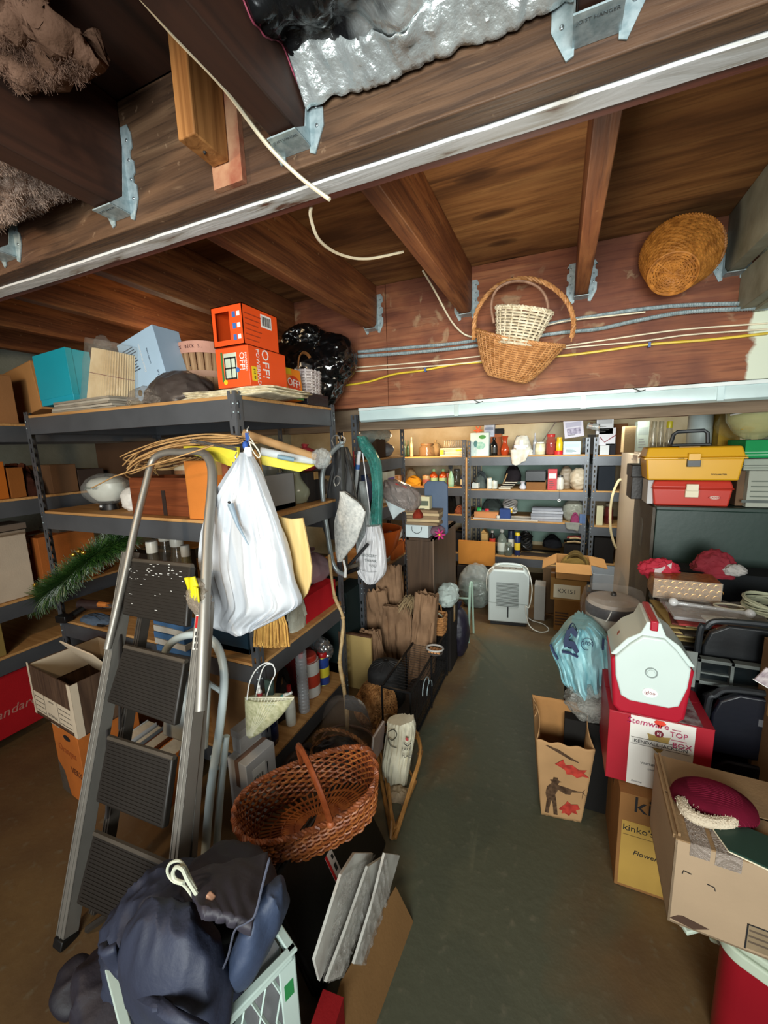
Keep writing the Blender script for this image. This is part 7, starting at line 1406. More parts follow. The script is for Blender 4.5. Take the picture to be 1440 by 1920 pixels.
# stack of cartons
t = item('box', 'cardboard_box', 'bottom carton of the stack with brown lettering, right of the dehumidifier', 'box', 1036, 1108, 1128, 3.50, 0, '#8c6030', None, .26)
for k in range(5): P('printed_line', MB().box(-.13, -.1308, .05+.026*k, -.03, -.130, .062+.026*k), mk('#4c3018', .7, bump=0), t)
zz = zh(1128, .1, 3.5)+.006
t = item('box', 'cardboard_box', 'middle carton with a white paper label in the stack', 'box', 1030, 1100, 1086, 3.50, zz, '#9c7440', None, .26)
hm = zh(1086, .1, 3.5)-zz; P('paper_label', MB().box(-.11, -.131, .02, .09, -.130, hm*.72), CREAM, t); text(t, 'KX151', (-.01, -.1312, hm*.42), .05, INK, sx=1.0)
zz2 = zh(1086, .1, 3.5)+.006
t = item('box', 'open_carton', 'open cardboard carton with spread flaps on top of the stack', 'box', 1040, 1108, 1058, 3.46, zz2, '#b0804c', None, .28, open_=True, flap=.42)
t = put('heap', 'tan_stuffing', 'yellow-brown bundle inside the open carton', 'bundle', (xw(1078, 3.6, zz2), 3.62, zz2+.008), .22, .2, .17, '#7c6434', '#5c4a28')
item('jar', 'glass_jar', 'dark glass jar left of the carton stack', 'jar', 1008, 1030, 1066, 3.72, zh(1100, -.1, 3.66)-.0, '#4c4434') if False else None
item('box', 'cardboard_box', 'dim brown carton behind the carton stack', 'box', 1015, 1040, 1066, 3.85, 0, '#5c4630', None, .2)
# ================= right side: fridge, cabinet and the pile in front
FR = mk('#b09a80', .4, var=.06, bump=.02)
t = T('fridge', 'beige refrigerator seen from the side with a long curved door handle', 'refrigerator', (.50, 3.22, 0))
P('cabinet_body', MB().box(.055, .02, .03, .62, .86, 1.475), FR, t, bev=.006); P('door', MB().box(0, .0, .06, .05, .88, 1.47), FR, t, bev=.01, seg=3); P('gasket', MB().box(.048, .01, .06, .056, .87, 1.465), mk('#c8c0b0', .6), t); P('edge_trim', MB().box(-.002, -.004, .05, .006, .012, 1.472), mk('#d8d0c0', .4, bump=0), t, bev=.002)
P('door_handle', MB().tube(smooth([(0, .80, 1.23), (-.02, .80, 1.22), (-.055, .79, 1.12), (-.07, .78, .98), (-.06, .78, .80), (-.03, .79, .68), (-.005, .80, .62)], 6), .012, 8, flat=.7), mk('#c8b890', .45, bump=0), t)
P('hinge_screw', MB().lathe([(.007, 0), (.006, .003)], 10), INK, t, loc=(-.001, .3, 1.43), rot=(0, -pi/2, 0)); P('hinge_cap', MB().box(.005, .02, 1.47, .05, .08, 1.485), FR, t, bev=.003)
P('foot', MB().box(.08, .05, 0, .14, .12, .03).box(.5, .05, 0, .56, .12, .03).box(.08, .75, 0, .14, .82, .03).box(.5, .75, 0, .56, .82, .03), BLACK, t, kind='stuff')
GC = mk('#293b35', .42, var=.12, scale=3, bump=.04, bscale=30); CT = 1.232
t = T('steel_cabinet', 'dark green steel cabinet under the two toolboxes', 'cabinet', (.483, 2.5, 0))
P('cabinet_body', MB().box(0, 0, 0, .80, .58, CT-.02), GC, t, bev=.003); P('cabinet_top', MB().box(-.004, -.006, CT-.02, .804, .584, CT), GC, t, bev=.004)
P('side_board', MB().box(-.016, .01, 0, -.002, .58, CT-.01), mk('#4c4436', .6, col2='#342c22', scale=6), t, label='brown board covering the side')
for k in range(3): P('drawer_front', MB().box(.01, -.008, .05+.27*k, .79, 0, .30+.27*k), GC, t, bev=.003)
P('label_slot', MB().box(-.018, .25, .95, -.016, .30, 1.12), mk('#5c5648', .5), t)
# fishing style red tackle box
def ybox(name, label, p0, p1, pt_, Y, z, d, body, latchc, tm, tp, hfrac, yellow):
    a, b_ = xw(p0, Y, z), xw(p1, Y, z); w_ = b_-a; X_ = (a+b_)/2; h = zh(pt_, X_, Y)-z; t = T(name, label, 'toolbox', (X_, Y+d/2, z+.001), -.03); m = body
    hb = h*hfrac
    def fr(z0, z1, w0, w1, d0, d1): return [(-w0/2, -d0/2, z0), (w0/2, -d0/2, z0), (w0/2, d0/2, z0), (-w0/2, d0/2, z0), (-w1/2, -d1/2, z1), (w1/2, -d1/2, z1), (w1/2, d1/2, z1), (-w1/2, d1/2, z1)]
    F = [(0,3,2,1),(4,5,6,7),(0,1,5,4),(1,2,6,5),(2,3,7,6),(3,0,4,7)]
    P('body', MB().add(fr(0, hb, w_*.92, w_*.98, d*.9, d*.97), F), m, t, bev=.008, seg=3); P('lid', MB().add(fr(hb+.004, h, w_, w_*.94, d, d*.84), F), m, t, bev=.009, seg=3)
    P('rim_flange', MB().box(-w_*.515, -d*.515, hb-.004, w_*.515, d*.515, hb+.004).box(-w_*.505, -d*.505, hb+.007, w_*.505, d*.505, hb+.011) if yellow else MB().box(-w_*.502, -d*.502, hb, w_*.502, d*.502, hb+.004), m, t, bev=.002)
    P('latch', MB().box(-.026, -d/2-.016, hb-.010, .026, -d/2-.002, hb+.026), latchc, t, bev=.003)
    P('latch_plate', MB().box(-.028, -d/2-.011, hb-.042, .028, -d/2+.01, hb-.002), tp, t, bev=.002)
    return t, w_, h, d, hb
YT = mk('#dba41c', .38, var=.06, bump=.01); RT2 = mk('#c03a2c', .35, var=.06, bump=.01)
t, w_, h, d, hb = ybox('tackle_box', 'red plastic tackle box with a cream latch on the green cabinet', 1222, 1374, 902, 2.52, CT, .20, RT2, CREAM, .6, CREAM, .68, False)
P('oval_badge', MB().lathe([(.022, 0), (.022, .0012)], 20, sy=.4), mk('#d8b8a8', .5, bump=0), t, loc=(w_*.28, -d/2+.002-.004, h*.36), rot=(pi/2, 0, 0)); text(t, 'ALADDIN', (w_*.28, -d/2-.006, h*.36), .012, RED)
zt = CT+h+.003
t, w_, h2, d, hb = ybox('toolbox', 'bright yellow plastic toolbox with a dark latch on the red tackle box', 1209, 1396, 838, 2.50, zt, .23, YT, YT, .6, mk('#3a3c3e', .4, bump=0), .66, True)
P('recess_line', MB().box(-w_*.15, -d*.42-.004, h2-.004, w_*.06, -d*.42+.002, h2+.002), mk('#a87c14', .5, bump=0), t); text(t, 'TOOLMASTER', (w_*.26, -d*.47-.003, h2*.18), .010, INK); text(t, 'LOCK', (-w_*.13, -d/2-.010, hb+.001), .010, INK)
# things beside and on the boxes
ZC = CT+.002
item('box', 'black_box', 'black box corner sticking out left of the yellow toolbox', 'box', 1183, 1212, 858, 2.62, zt+.02, '#241c18', None, .2, tape=False) if False else None
t = T('black_case', 'brown-black case poking out behind the left end of the yellow toolbox', 'case', (xw(1196, 2.75, 1.3), 2.80, CT+.002)); P('case_body', MB().box(-.035, -.06, 0, .05, .12, .13), mk('#2a2420', .5), t, bev=.004); P('case_lid', MB().box(-.04, -.065, .13, .055, .125, .20), mk('#1e1a18', .5), t, bev=.004)
item('box', 'white_box', 'white-edged grey book box left of the red tackle box', 'box', 1212, 1224, 902, 2.56, ZC, '#c4c4c4', None, .15, tape=False)
t = item('box', 'grey_book_box', 'pale grey printed carton right of the red tackle box', 'carton', 1396, 1470, 884, 2.52, ZC, '#a8aca0', '#8c9084', .25, tape=False)
for k in range(4): P('printed_line', MB().box(-.06, -.126, .05+.025*k, .05-.02*(k % 2), -.1252, .056+.025*k), mk('#6c7468', .6, bump=0), t)
P('grey_band', MB().box(-.09, -.1258, .022, .09, -.125, .036), mk('#5c6460', .6, bump=0), t)
ZG = zh(884, .8, 2.52)+.004
t = item('box', 'grey_book_box', 'narrow white carton with fine print under the green box', 'carton', 1392, 1470, 862, 2.52, ZG, '#9ca498', None, .24, tape=False); P('printed_line', MB().box(-.08, -.1208, .01, .08, -.120, .014).box(-.08, -.1208, .022, .06, -.120, .026), mk('#6c7468', .6, bump=0), t)
ZG2 = zh(862, .8, 2.52)+.006
t = item('box', 'green_box', 'bright green carton at the picture edge beside the yellow toolbox', 'carton', 1394, 1470, 826, 2.52, ZG2, '#1e8c50', None, .24, tape=False); P('pale_print', MB().box(-.08, -.1208, .012, .08, -.120, .018).box(-.08, -.1208, .026, .03, -.120, .030), mk('#8cc4a0', .6, bump=0), t)
item('box', 'brown_box', 'thin brown carton standing between the tackle box and the grey carton', 'box', 1377, 1392, 884, 2.56, ZC, '#6c5440', None, .2, tape=False)
# shelf behind: a plank carrying jars, bucket and boxes
PZ_ = 1.40
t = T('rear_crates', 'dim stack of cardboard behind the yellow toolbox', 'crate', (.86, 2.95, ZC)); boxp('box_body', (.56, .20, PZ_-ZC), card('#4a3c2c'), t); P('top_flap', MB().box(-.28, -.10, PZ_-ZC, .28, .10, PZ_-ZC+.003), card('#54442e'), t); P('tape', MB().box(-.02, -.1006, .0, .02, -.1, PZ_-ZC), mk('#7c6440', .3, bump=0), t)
PZ_ += .004
for i, (a, b_, l) in enumerate(((1215, 1228, 'left one of the shiny jars behind the toolbox'), (1229, 1241, 'middle one of the shiny jars behind the toolbox'), (1243, 1258, 'shiny jar with a yellow lid behind the toolbox'))):
    item('jar', 'glass_jar', l, 'jar', a, b_, 790, 2.90, PZ_, '#b0a890', '#d8c82c' if i == 2 else '#b0a484', fill='#8c7c5c')
t = T('drill_case', 'black plastic case with an arched handle on the yellow toolbox', 'case', (xw(1292, 2.62, zt+h2), 2.63, zt+h2+.003)); KB = plas('#22262a', .5)
P('case_body', MB().box(-.085, -.05, 0, .085, .05, .012), KB, t, bev=.003); P('case_handle', MB().tube([(-.082, 0, .006), (-.07, 0, .062), (-.055, 0, .075), (.06, 0, .078), (.076, 0, .066), (.082, 0, .006)], .010, 8), KB, t)
t = item('can', 'white_bucket', 'white plastic bucket under the light fixture', 'bucket', 1287, 1336, 762, 2.90, PZ_, '#bccac8', '#acbab8'); P('wire_bail', MB().tube(arc((-.06, -.07, .12), (.06, -.07, .12), -.05, 12), .002, 5), GALV, t)
item('box', 'yellow_carton', 'tall yellow-brown carton right of the white bucket', 'carton', 1340, 1382, 757, 2.86, PZ_, '#b89438', None, .12, tape=False)
t = T('glass_punch_bowl', 'large glass bowl in clear plastic at the top right edge', 'bowl', (xw(1428, 2.52, ZG2+.12), 2.60, zh(826, .85, 2.55)+.006)); P('glass_bowl', MB().lathe([(.04, 0), (.08, .03), (.115, .09), (.12, .14), (.115, .14), (.11, .09), (.075, .035), (.002, .02)], 30, cap=False), glass('#c8c890', .5), t); P('plastic_wrap', sackmb(.27, .24, .17, 5, .2, nu=60, nv=36), film('#c8c8a0', .08), t); P('gold_contents', sackmb(.15, .15, .06, 7, .3), mk('#b0943c', .4, bump=.1), t, loc=(0, 0, .03)); P('white_handles', MB().tube(smooth([(-.12, -.06, .12), (-.08, -.1, .13), (-.03, -.11, .15), (.0, -.10, .20), (.06, -.08, .26)], 5), .004, 6), WHITE, t)
item('box', 'cardboard_box', 'small brown box left of the shiny jars', 'box', 1168, 1190, 800, 3.3, 1.485, '#7c6444', None, .14)
item('box', 'cardboard_box', 'grey-white box on top of the fridge', 'box', 1176, 1212, 826, 3.26, 1.477, '#8c8474', None, .14, tape=False) if False else None
item('carton', 'grey_carton', 'grey carton standing on the fridge behind the jars', 'carton', 1192, 1215, 790, 3.5, 1.485, '#5c6054', '#4c5048', .12)
# ---- black trunk with the papers in front of the green cabinet
TZ2 = .80
t = T('storage_chest', 'black storage chest under the stack of records in front of the green cabinet', 'trunk', (.84, 2.08, 0)); boxp('trunk_body', (.76, .60, TZ2-.03), mk('#15171a', .5), t); P('trunk_lid', MB().box(-.385, -.305, TZ2-.03, .385, .305, TZ2), mk('#1a1c20', .45), t, bev=.004); text(t, 'CLA', (-.30, -.302, TZ2-.06), .05, WHITE); P('side_latch', MB().box(.0, -.315, TZ2-.07, .05, -.303, TZ2-.01), GALV, t)
for i in range(9):
    put('papers', 'record_sleeve', 'worn record sleeve, %s of the pile on the black trunk' % ('first from the bottom', 'second from the bottom', 'third from the bottom', 'fourth from the bottom', 'middle one', 'fourth from the top', 'third from the top', 'second from the top', 'top one')[i], 'record', (.57+.012*((i*7) % 5)-.02, 1.95+.01*((i*3) % 4), TZ2+.002+.0085*i), .32-.008*i, .31, .0075, ('#9c8450', '#c4b078', '#5c4630', '#b09860', '#3a3026', '#a88c50', '#6c2c24', '#8c7c54', '#a03430')[i], None, rz=.06*((i*5) % 3-1), n=1)
zr = TZ2+.002+.0085*9
t = T('clear_tools', 'clear acrylic serving tools in plastic on the record pile', 'tools', (.56, 1.90, zr)); P('acrylic_rod', MB().tube([(-.10, 0, .045), (.12, -.02, .04)], .008, 10), glass('#d8d8d8', .3), t); P('rod_knob', MB().sph((-.11, 0, .048), .017, 8), glass('#e8e8e8', .6), t); P('rod_knob', MB().sph((.13, -.02, .04), .017, 8), glass('#e8e8e8', .6), t); P('acrylic_tray', MB().box(-.12, -.07, 0, .14, .09, .014), glass('#c8c8c8', .5), t, bev=.003); P('white_sleeve', MB().box(-.03, -.085, .0145, .08, -.04, .022), WHITE, t, rot=(0, 0, .1))
P('plastic_sheet', MB().grid(lambda u, v: Vector((-.15+.32*u, -.10+.2*v, .03+.012*ridge((u*4, v*4, 0), 1, 3))), 30, 20), film('#c0bcb8', .3), t)
t = T('gold_gift_box', 'shiny gold patterned gift box on the record pile', 'box', (.62, 2.08, zr+.004)); GB = mk('#a06c2c', .3, .5, col2='#6c4018', scale=60, bump=.1, bscale=120)
wg = xw(1354, 1.98, .95)-xw(1226, 1.98, .95); hg = .085; t.location = ((xw(1354, 1.98, .95)+xw(1226, 1.98, .95))/2, 2.05, zr+.03)
boxp('box_body', (wg, .13, hg), GB, t, bev=.002)
for r_ in range(3):
    for k in range(9): P('scale_pattern', MB().tube([(-wg/2+.012+wg*(k+.5*(r_ % 2)+.4)/9.6 + .011*cos(a*pi/6), -.0655, .018+.024*r_+.013*sin(a*pi/6)) for a in range(7)], .0013, 4), mk('#c08c48', .3, .6, bump=0), t)
P('film_cover', MB().box(-wg/2-.001, -.0668, .0, wg/2+.001, -.0664, hg+.001), glass('#f0e8d8', .15), t)
put('box', 'dark_box', 'small dark block under the gold gift box', 'box', (t.location.x, 2.07, zr+.001), wg*.8, .10, .026, '#2c1c18', tape=False)
t = T('red_ribbon_cloth', 'crumpled red and white cloth left behind the gold box', 'cloth', at(1235, 1068, y=2.12)+Vector((0, 0, -.04))); P('folded_cloth', sackmb(.12, .06, .09, 3, .5, nu=50, nv=26), mk('#b01c34', .8, bump=.2, bscale=60), t); P('white_lining', MB().grid(lambda u, v: Vector((-.03+.07*u, -.036-.006*sin(6*u), .055-.045*v+.03*u*u)), 8, 6), mk('#c8b8b8', .8), t, solid=.004)
t = T('red_ribbon_cloth', 'large red cloth bundle with a white tuft right of the gold box', 'cloth', at(1338, 1062, y=2.26)+Vector((0, 0, -.04))); P('folded_cloth', sackmb(.15, .10, .12, 9, .35, prof=lambda v: sqrt(max(.03, 1-v**2)), nu=60, nv=30), mk('#7c1424', .85, bump=.2, bscale=60), t); P('white_tuft', sackmb(.07, .05, .05, 4, .4), mk('#a8a4a0', .9, bump=.3), t, loc=(.06, -.05, .02))
put('box', 'dark_box', 'black box holding the red cloths behind the gold gift box', 'box', (.72, 2.28, TZ2+.001), .50, .14, .17, '#15181a', tape=False)
t = T('grey_open_box', 'grey slipcase right of the record pile', 'box', (.84, 1.93, TZ2+.001)); t.scale = (.8, 1, 1); P('slipcase', MB().box(-.12, -.10, 0, .16, -.096, .10).box(-.12, .10, 0, .16, .104, .10).box(-.12, -.10, 0, -.116, .10, .10).box(-.12, -.10, 0, .16, .10, .004).box(-.12, -.10, .096, .16, .10, .10), mk('#4a4c48', .6), t); P('pale_face', MB().box(-.1215, -.10, .0, -.120, .10, .10), mk('#8c8470', .6), t)
t = put('coil', 'cable_coil', 'coil of pale green-grey cable on the grey slipcase', 'cable', (.80, 1.95, TZ2+.104), .22, .2, .06, '#a8aa90', '#c4c4b0', n=14)
P('loose_loop', MB().tube([(-.16+.05*cos(k*pi/9), -.03+.03*sin(k*pi/9), .02) for k in range(18)], .0035, 6, True), plas('#b8b098'), t)
# ---- folding chairs
def chair_back(name, label, X_, Y, tilt, top, w_, mat, hasopen):
    t = T(name, label, 'chair', (X_, Y, 0)); t.rotation_euler = (-tilt, 0, .0); fr = mk('#2a2d30', .4, .4, bump=0)
    zt_ = top; r_ = .05; P('tube_frame', MB().tube(smooth([(-w_/2, 0, .0), (-w_/2, 0, zt_-.12), (-w_/2+.02, 0, zt_-.03), (-w_/2+.08, 0, zt_), (w_/2-.08, 0, zt_), (w_/2-.02, 0, zt_-.03), (w_/2, 0, zt_-.12), (w_/2, 0, 0)], 6), .011, 8), fr, t)
    P('back_pad', MB().prism([(-w_/2+.012, zt_-.24), (w_/2-.012, zt_-.24), (w_/2-.012, zt_-.10), (w_/2-.03, zt_-.045), (w_/2-.08, zt_-.012), (-w_/2+.08, zt_-.012), (-w_/2+.03, zt_-.045), (-w_/2+.012, zt_-.10)], -.014, .012, 'y'), mat, t, bev=.006)
    P('seat_panel', MB().prism([(-w_/2+.02, .20), (w_/2-.02, .20), (w_/2-.02, zt_-.28), (w_/2-.06, zt_-.25), (-w_/2+.06, zt_-.25), (-w_/2+.02, zt_-.28)], -.035, -.018, 'y'), mat, t, bev=.006)
    P('rear_leg', MB().tube([(-w_/2+.03, .02, zt_-.5), (-w_/2+.03, .035, .02)], .009, 7), fr, t); P('rear_leg', MB().tube([(w_/2-.03, .02, zt_-.5), (w_/2-.03, .035, .02)], .009, 7), fr, t); P('cross_tube', MB().tube([(-w_/2, .0, .15), (w_/2, 0, .15)], .008, 7), fr, t)
    return t
xc = at(1300, 1260, y=1.74).x + .215
tp = zh(1168, xc-.1, 1.72)
chair_back('folding_chair', 'black padded folding chair with its backrest high at the right edge', xc, 1.72, 0, tp, .43, mk('#14171a', .4, bump=.03), True)
tp2 = zh(1290, .55, 1.60)
t = chair_back('folding_chair', 'navy black folding chair standing in front of the padded one', at(1312, 1360, y=1.60).x+.20, 1.60, 0, tp2, .37, mk('#0c0f1a', .4, bump=.02), False)
P('small_label', MB().box(-.05, -.0152, tp2-.11, -.0, -.0142, tp2-.085), mk('#5c5c60', .4, bump=0), t)
t = T('metal_frame_box', 'grey metal double slide frame hung on the padded chair', 'frame', at(1370, 1265, y=1.665)); wq = .20; hq = .095; FG = mk('#6a706c', .45, .3, bump=.02)
P('outer_frame', MB().box(-wq/2, -.01, -hq/2, wq/2, .02, -hq/2+.012).box(-wq/2, -.01, hq/2-.012, wq/2, .02, hq/2).box(-wq/2, -.01, -hq/2, -wq/2+.012, .02, hq/2).box(wq/2-.012, -.01, -hq/2, wq/2, .02, hq/2).box(-.004, -.01, -hq/2, .006, .02, hq/2), FG, t, bev=.001); P('dark_pane', MB().box(-wq/2+.01, .012, -hq/2+.01, wq/2-.01, .018, hq/2-.01), mk('#141a1c', .2, bump=0), t); P('side_flange', MB().box(-wq/2-.05, -.006, -hq/2-.02, -wq/2, -.002, hq/2+.02), mk('#7c827c', .5, bump=0), t); P('shelf_bar', MB().box(-wq/2+.012, .0, -.012, 0, .012, -.006), FG, t)
t = item('box', 'cardboard_box', 'brown carton edge at the far right beside the chairs', 'box', 1418, 1520, 1262, 1.45, 0, '#6c5238', None, .2)
t = T('white_print', 'small white printed card on the carton at the right edge', 'card', at(1436, 1272, y=1.44)); P('card', MB().box(-.02, -.004, -.02, .03, 0, .03), mk('#b4a8a8', .6, col2='#7c6c74', scale=60), t, rot=(0, .5, 0)); P('card_border', MB().box(-.022, -.003, -.022, .032, .001, -.02), WHITE, t, rot=(0, .5, 0))

# ---- office box, wine box, cooler
kx0, kx1, kY = .238, .51, 1.435
t = T('office_box', 'yellow-labelled brown carton with black lettering under the red wine box', 'box', ((kx0+kx1)/2, kY+.16, .001)); kh = .384; k_box(t, kx1-kx0, .32, kh-.004, '#8c6238', '#7c5630')
lb = P('yellow_label', MB().box(-.125, -.161, .012, .137, -.160, .275), mk('#b08c40', .7, var=.12, bump=.02), t, label='yellow paper label'); text(t, 'kin', (-.045, -.1612, .345), .085, INK, align='CENTER'); text(t, "kinko's", (-.075, -.1618, .248), .034, INK); text(t, 'Flowers', (-.045, -.1618, .155), .026, INK, shear=.2); P('black_bar', MB().box(-.02, -.1618, .19, .137, -.1612, .212), INK, t)
P('ruled_line', MB().box(-.12, -.1618, .22, .135, -.1612, .222), mk('#6c5428', .7, bump=0), t)
wz = kh+.002; wx0, wx1 = .195, .495; WY = 1.485
whh = zh(1332, .2, WY)-wz
t = T('wine_box', 'red wine carton with a white crest label and marker writing', 'box', ((wx0+wx1)/2, WY+.145, wz)); WR = mk('#a01828', .45, var=.08, bump=.02); w_ = wx1-wx0
boxp('box_body', (w_, .29, whh), WR, t); P('top_flap', MB().box(-w_/2, -.145, whh, w_/2, -.002, whh+.003), WR, t); P('top_flap', MB().box(-w_/2, .002, whh, w_/2, .145, whh+.003), WR, t)
P('top_print', MB().box(.02, -.14, whh+.003, .12, .06, whh+.0036), mk('#6c3038', .5, col2='#a89c98', scale=40, bump=0), t)
x0, x1 = -.085, .100
lb = P('white_label', MB().box(x0, -.1462, .0, x1, -.145, whh), mk('#dcd8d0', .5, var=.04, bump=0), t, label='white front label')
GD = mk('#a88c4c', .6, bump=0); MR = mk('#7a1c2c', .6, bump=0)
P('crest_leaf', MB().prism([(-.04, 0), (-.028, .016), (-.034, .034), (-.012, .030), (0, .046), (.014, .030), (.034, .034), (.028, .014), (.04, 0), (.02, -.012), (.004, -.036), (-.02, -.014)], -.1468, -.1462, 'y'), GD, lb, loc=(.0, 0, whh*.66))
P('crest_shield', MB().lathe([(.013, 0), (.013, .0006)], 14), MR, lb, loc=(0, -.1468, whh*.66+.04), rot=(pi/2, 0, 0)); text(t, 'KJ', (0, -.1478, whh*.66+.04), .014, WHITE)
P('white_ribbon', MB().box(-.076, -.1474, whh*.60, .09, -.1469, whh*.70), mk('#dcd8d0', .5, bump=0), lb); P('ribbon_line', MB().box(-.08, -.1478, whh*.695, .092, -.1474, whh*.70).box(-.08, -.1478, whh*.60, .092, -.1474, whh*.605), INK, lb)
text(t, 'KENDALL-JACKSON', (.006, -.148, whh*.648), .0172, INK, sx=1.0); text(t, "VINTNER'S RESERVE", (.004, -.1468, whh*.34), .0115, mk('#4c4848', .6, bump=0)); text(t, 'CHARDONNAY', (.004, -.1468, whh*.27), .008, mk('#7c7878', .6, bump=0)); text(t, 'Sonoma', (-.055, -.1468, whh*.05), .010, mk('#6c6868', .6, bump=0), shear=.3)
PKM = mk('#b8205c', .6, bump=0); text(t, 'Stemware', (-.035, -.1482, whh*.925), .030, PKM, shear=.15); text(t, 'TOP', (.055, -.1482, whh*.84), .026, PKM); text(t, 'BOX', (.066, -.1482, whh*.70), .026, PKM)
P('marker_line', MB().box(.035, -.1484, whh*.765, .078, -.148, whh*.772).box(.035, -.1484, whh*.905, .06, -.148, whh*.912), PKM, lb); P('red_blot', MB().prism([(-.018, .006), (0, -.012), (.018, .004), (.01, .014), (-.01, .014)], -.1486, -.148, 'y'), mk('#e0402c', .5, bump=0), lb, loc=(.0, 0, whh*.945))
# cooler
cz0 = wz+whh+.0045; t = T('lunch_cooler', 'red and white tent-top lunch cooler standing on the wine carton', 'cooler', (.305, 1.475, cz0+.004)); t.rotation_euler = (-.03, .0, -.03); t.location.y = 1.47
cw = .235; ch = zh(1172, .29, 1.47)-cz0; cd_ = .20; RC = mk('#a8182c', .32, var=.06, bump=.01); LC = mk('#c8d6d0', .3, var=.04, bump=.01)
def penta(sw, h0, h1, h2, rnd=.02): return [(-sw/2*.86+rnd, h0), (sw/2*.86-rnd, h0), (sw/2*.86, h0+rnd), (sw/2, h1), (.022*sw/.235, h2-.012), (.012, h2), (-.012, h2), (-.022*sw/.235, h2-.012), (-sw/2, h1), (-sw/2*.86, h0+rnd)]
P('red_base', MB().prism([(-cw/2*.88+.02, 0), (cw/2*.88-.02, 0), (cw/2*.88, .02), (cw/2, ch*.56), (cw/2*.9, ch*.6), (-cw/2*.9, ch*.6), (-cw/2, ch*.56), (-cw/2*.88, .02)], 0, cd_, 'y'), RC, t, bev=.01, seg=3)
P('white_lid', MB().prism([(-cw/2, ch*.605), (cw/2, ch*.605), (cw/2*.995, ch*.62), (cw/2*.62, ch*.80), (.035, ch*.88), (.024, ch*.96), (.020, ch), (-.020, ch), (-.024, ch*.96), (-.035, ch*.88), (-cw/2*.62, ch*.80), (-cw/2*.995, ch*.62)], .004, cd_-.004, 'y'), LC, t, bev=.006, seg=3)
P('front_face', MB().prism([(-cw/2*.64+.02, ch*.16), (cw/2*.64-.02, ch*.16), (cw/2*.70, ch*.20), (cw/2*.86, ch*.40), (cw/2*.90, ch*.60), (cw/2*.55, ch*.76), (.03, ch*.86), (-.03, ch*.86), (-cw/2*.55, ch*.76), (-cw/2*.90, ch*.60), (-cw/2*.86, ch*.40), (-cw/2*.70, ch*.20)], -.009, .01, 'y'), LC, t, bev=.006, seg=3)
P('faded_badge', MB().prism([(0, 0), (.018, .004), (.022, .012), (.016, .022), (.008, .018), (.002, .01)], -.001, 0, 'x'), mk('#9c5040', .6, bump=0), t, loc=(-cw/2*.80, cd_*.45, ch*.715), rot=(0, .72, 0)); P('red_handle', MB().box(-.011, -.004, ch*.92, .011, cd_*.96, ch+.008), RC, t, bev=.004)
P('button_ring', MB().tube([(.0165*cos(k*pi/10), -.0105, ch*.50+.0165*sin(k*pi/10)) for k in range(20)], .002, 6, True), mk('#98a4a0', .4, bump=0), t); P('round_button', MB().lathe([(.011, 0), (.010, .002)], 18), LC, t, loc=(0, -.010, ch*.50), rot=(pi/2, 0, 0)); P('oval_label', MB().lathe([(.022, 0), (.022, .0012)], 20, sy=.75), WHITE, t, loc=(.0, -.0095, ch*.29), rot=(pi/2, 0, 0)); text(t, 'igloo', (0, -.0112, ch*.29), .016, mk('#8c2838', .5, bump=0), ext=.0003)
# ---- teal shopping bag, rice cooker
ty = 1.82; t = T('teal_shopping_bag', 'pale teal shopping bag printed with a navy emblem and 20%', 'bag', at(1085, 1230, y=ty)); c0 = Vector(t.location); TB = mk('#9cc8cc', .5, col2='#7cacb4', scale=9, bump=.25, bscale=30)
P('bag_body', rebase(loft([(1163, 1072, 1104), (1172, 1060, 1120), (1190, 1044, 1138), (1207, 1031, 1146), (1225, 1036, 1148), (1248, 1046, 1148), (1270, 1053, 1146), (1288, 1072, 1142)], ty, 90, 60, 8, .03, lambda v: .09, .35, 3), c0), TB, t)
NVm = mk('#1c2c50', .6, bump=0)
P('navy_emblem', MB().tube(smooth([at(x, y, y=ty-.102)-c0 for x, y in ((1058, 1200), (1066, 1180), (1074, 1168), (1082, 1185), (1080, 1210), (1068, 1215), (1060, 1205), (1070, 1192))], 4), .005, 4, flat=.3).tube([at(x, y, y=ty-.1)-c0 for x, y in ((1054, 1222), (1068, 1224), (1084, 1232))], .006, 4, flat=.3), NVm, t)
P('navy_emblem', MB().tube(smooth([at(x, y, y=ty-.085)-c0 for x, y in ((1032, 1208), (1038, 1222), (1046, 1236))], 4), .006, 4, flat=.4), NVm, t); P('navy_emblem', sil([(1056, 1204), (1062, 1182), (1074, 1174), (1083, 1186), (1080, 1196), (1070, 1186), (1066, 1200), (1078, 1204), (1086, 1222), (1080, 1226), (1070, 1212), (1058, 1214)], ty-.112, .004, c0), NVm, t); P('circle_print', MB().tube([at(1101+11*cos(k*pi/10), 1208+11*sin(k*pi/10), y=ty-.10)-c0 for k in range(20)], .0014, 4, True), NVm, t); text(t, '20%', at(1101, 1207, y=ty-.101)-c0, .024, NVm, rot=(pi/2, 0, .1)); P('dark_bar', MB().cb(at(1131, 1208, y=ty-.085)-c0, (.008, .002, .05)), NVm, t)
t = T('clear_bag', 'crumpled clear plastic bag under the teal shopping bag', 'bag', at(1108, 1315, y=1.78)); P('bag_body', sackmb(.17, .13, .16, 6, .35, nu=60, nv=34), film('#b0b0a8', .5), t, loc=(0, 0, -.07)); P('white_bits', sackmb(.08, .07, .06, 3, .4), mk('#a8a8a0', .7), t, loc=(0, 0, -.05))
put('box', 'dark_box', 'black carton supporting the clear bag behind the kraft bag', 'box', (at(1108, 1315, y=1.78).x, 1.86, .001), .20, .26, at(1108, 1315, y=1.78).z-.075, '#1c1a18', tape=False)
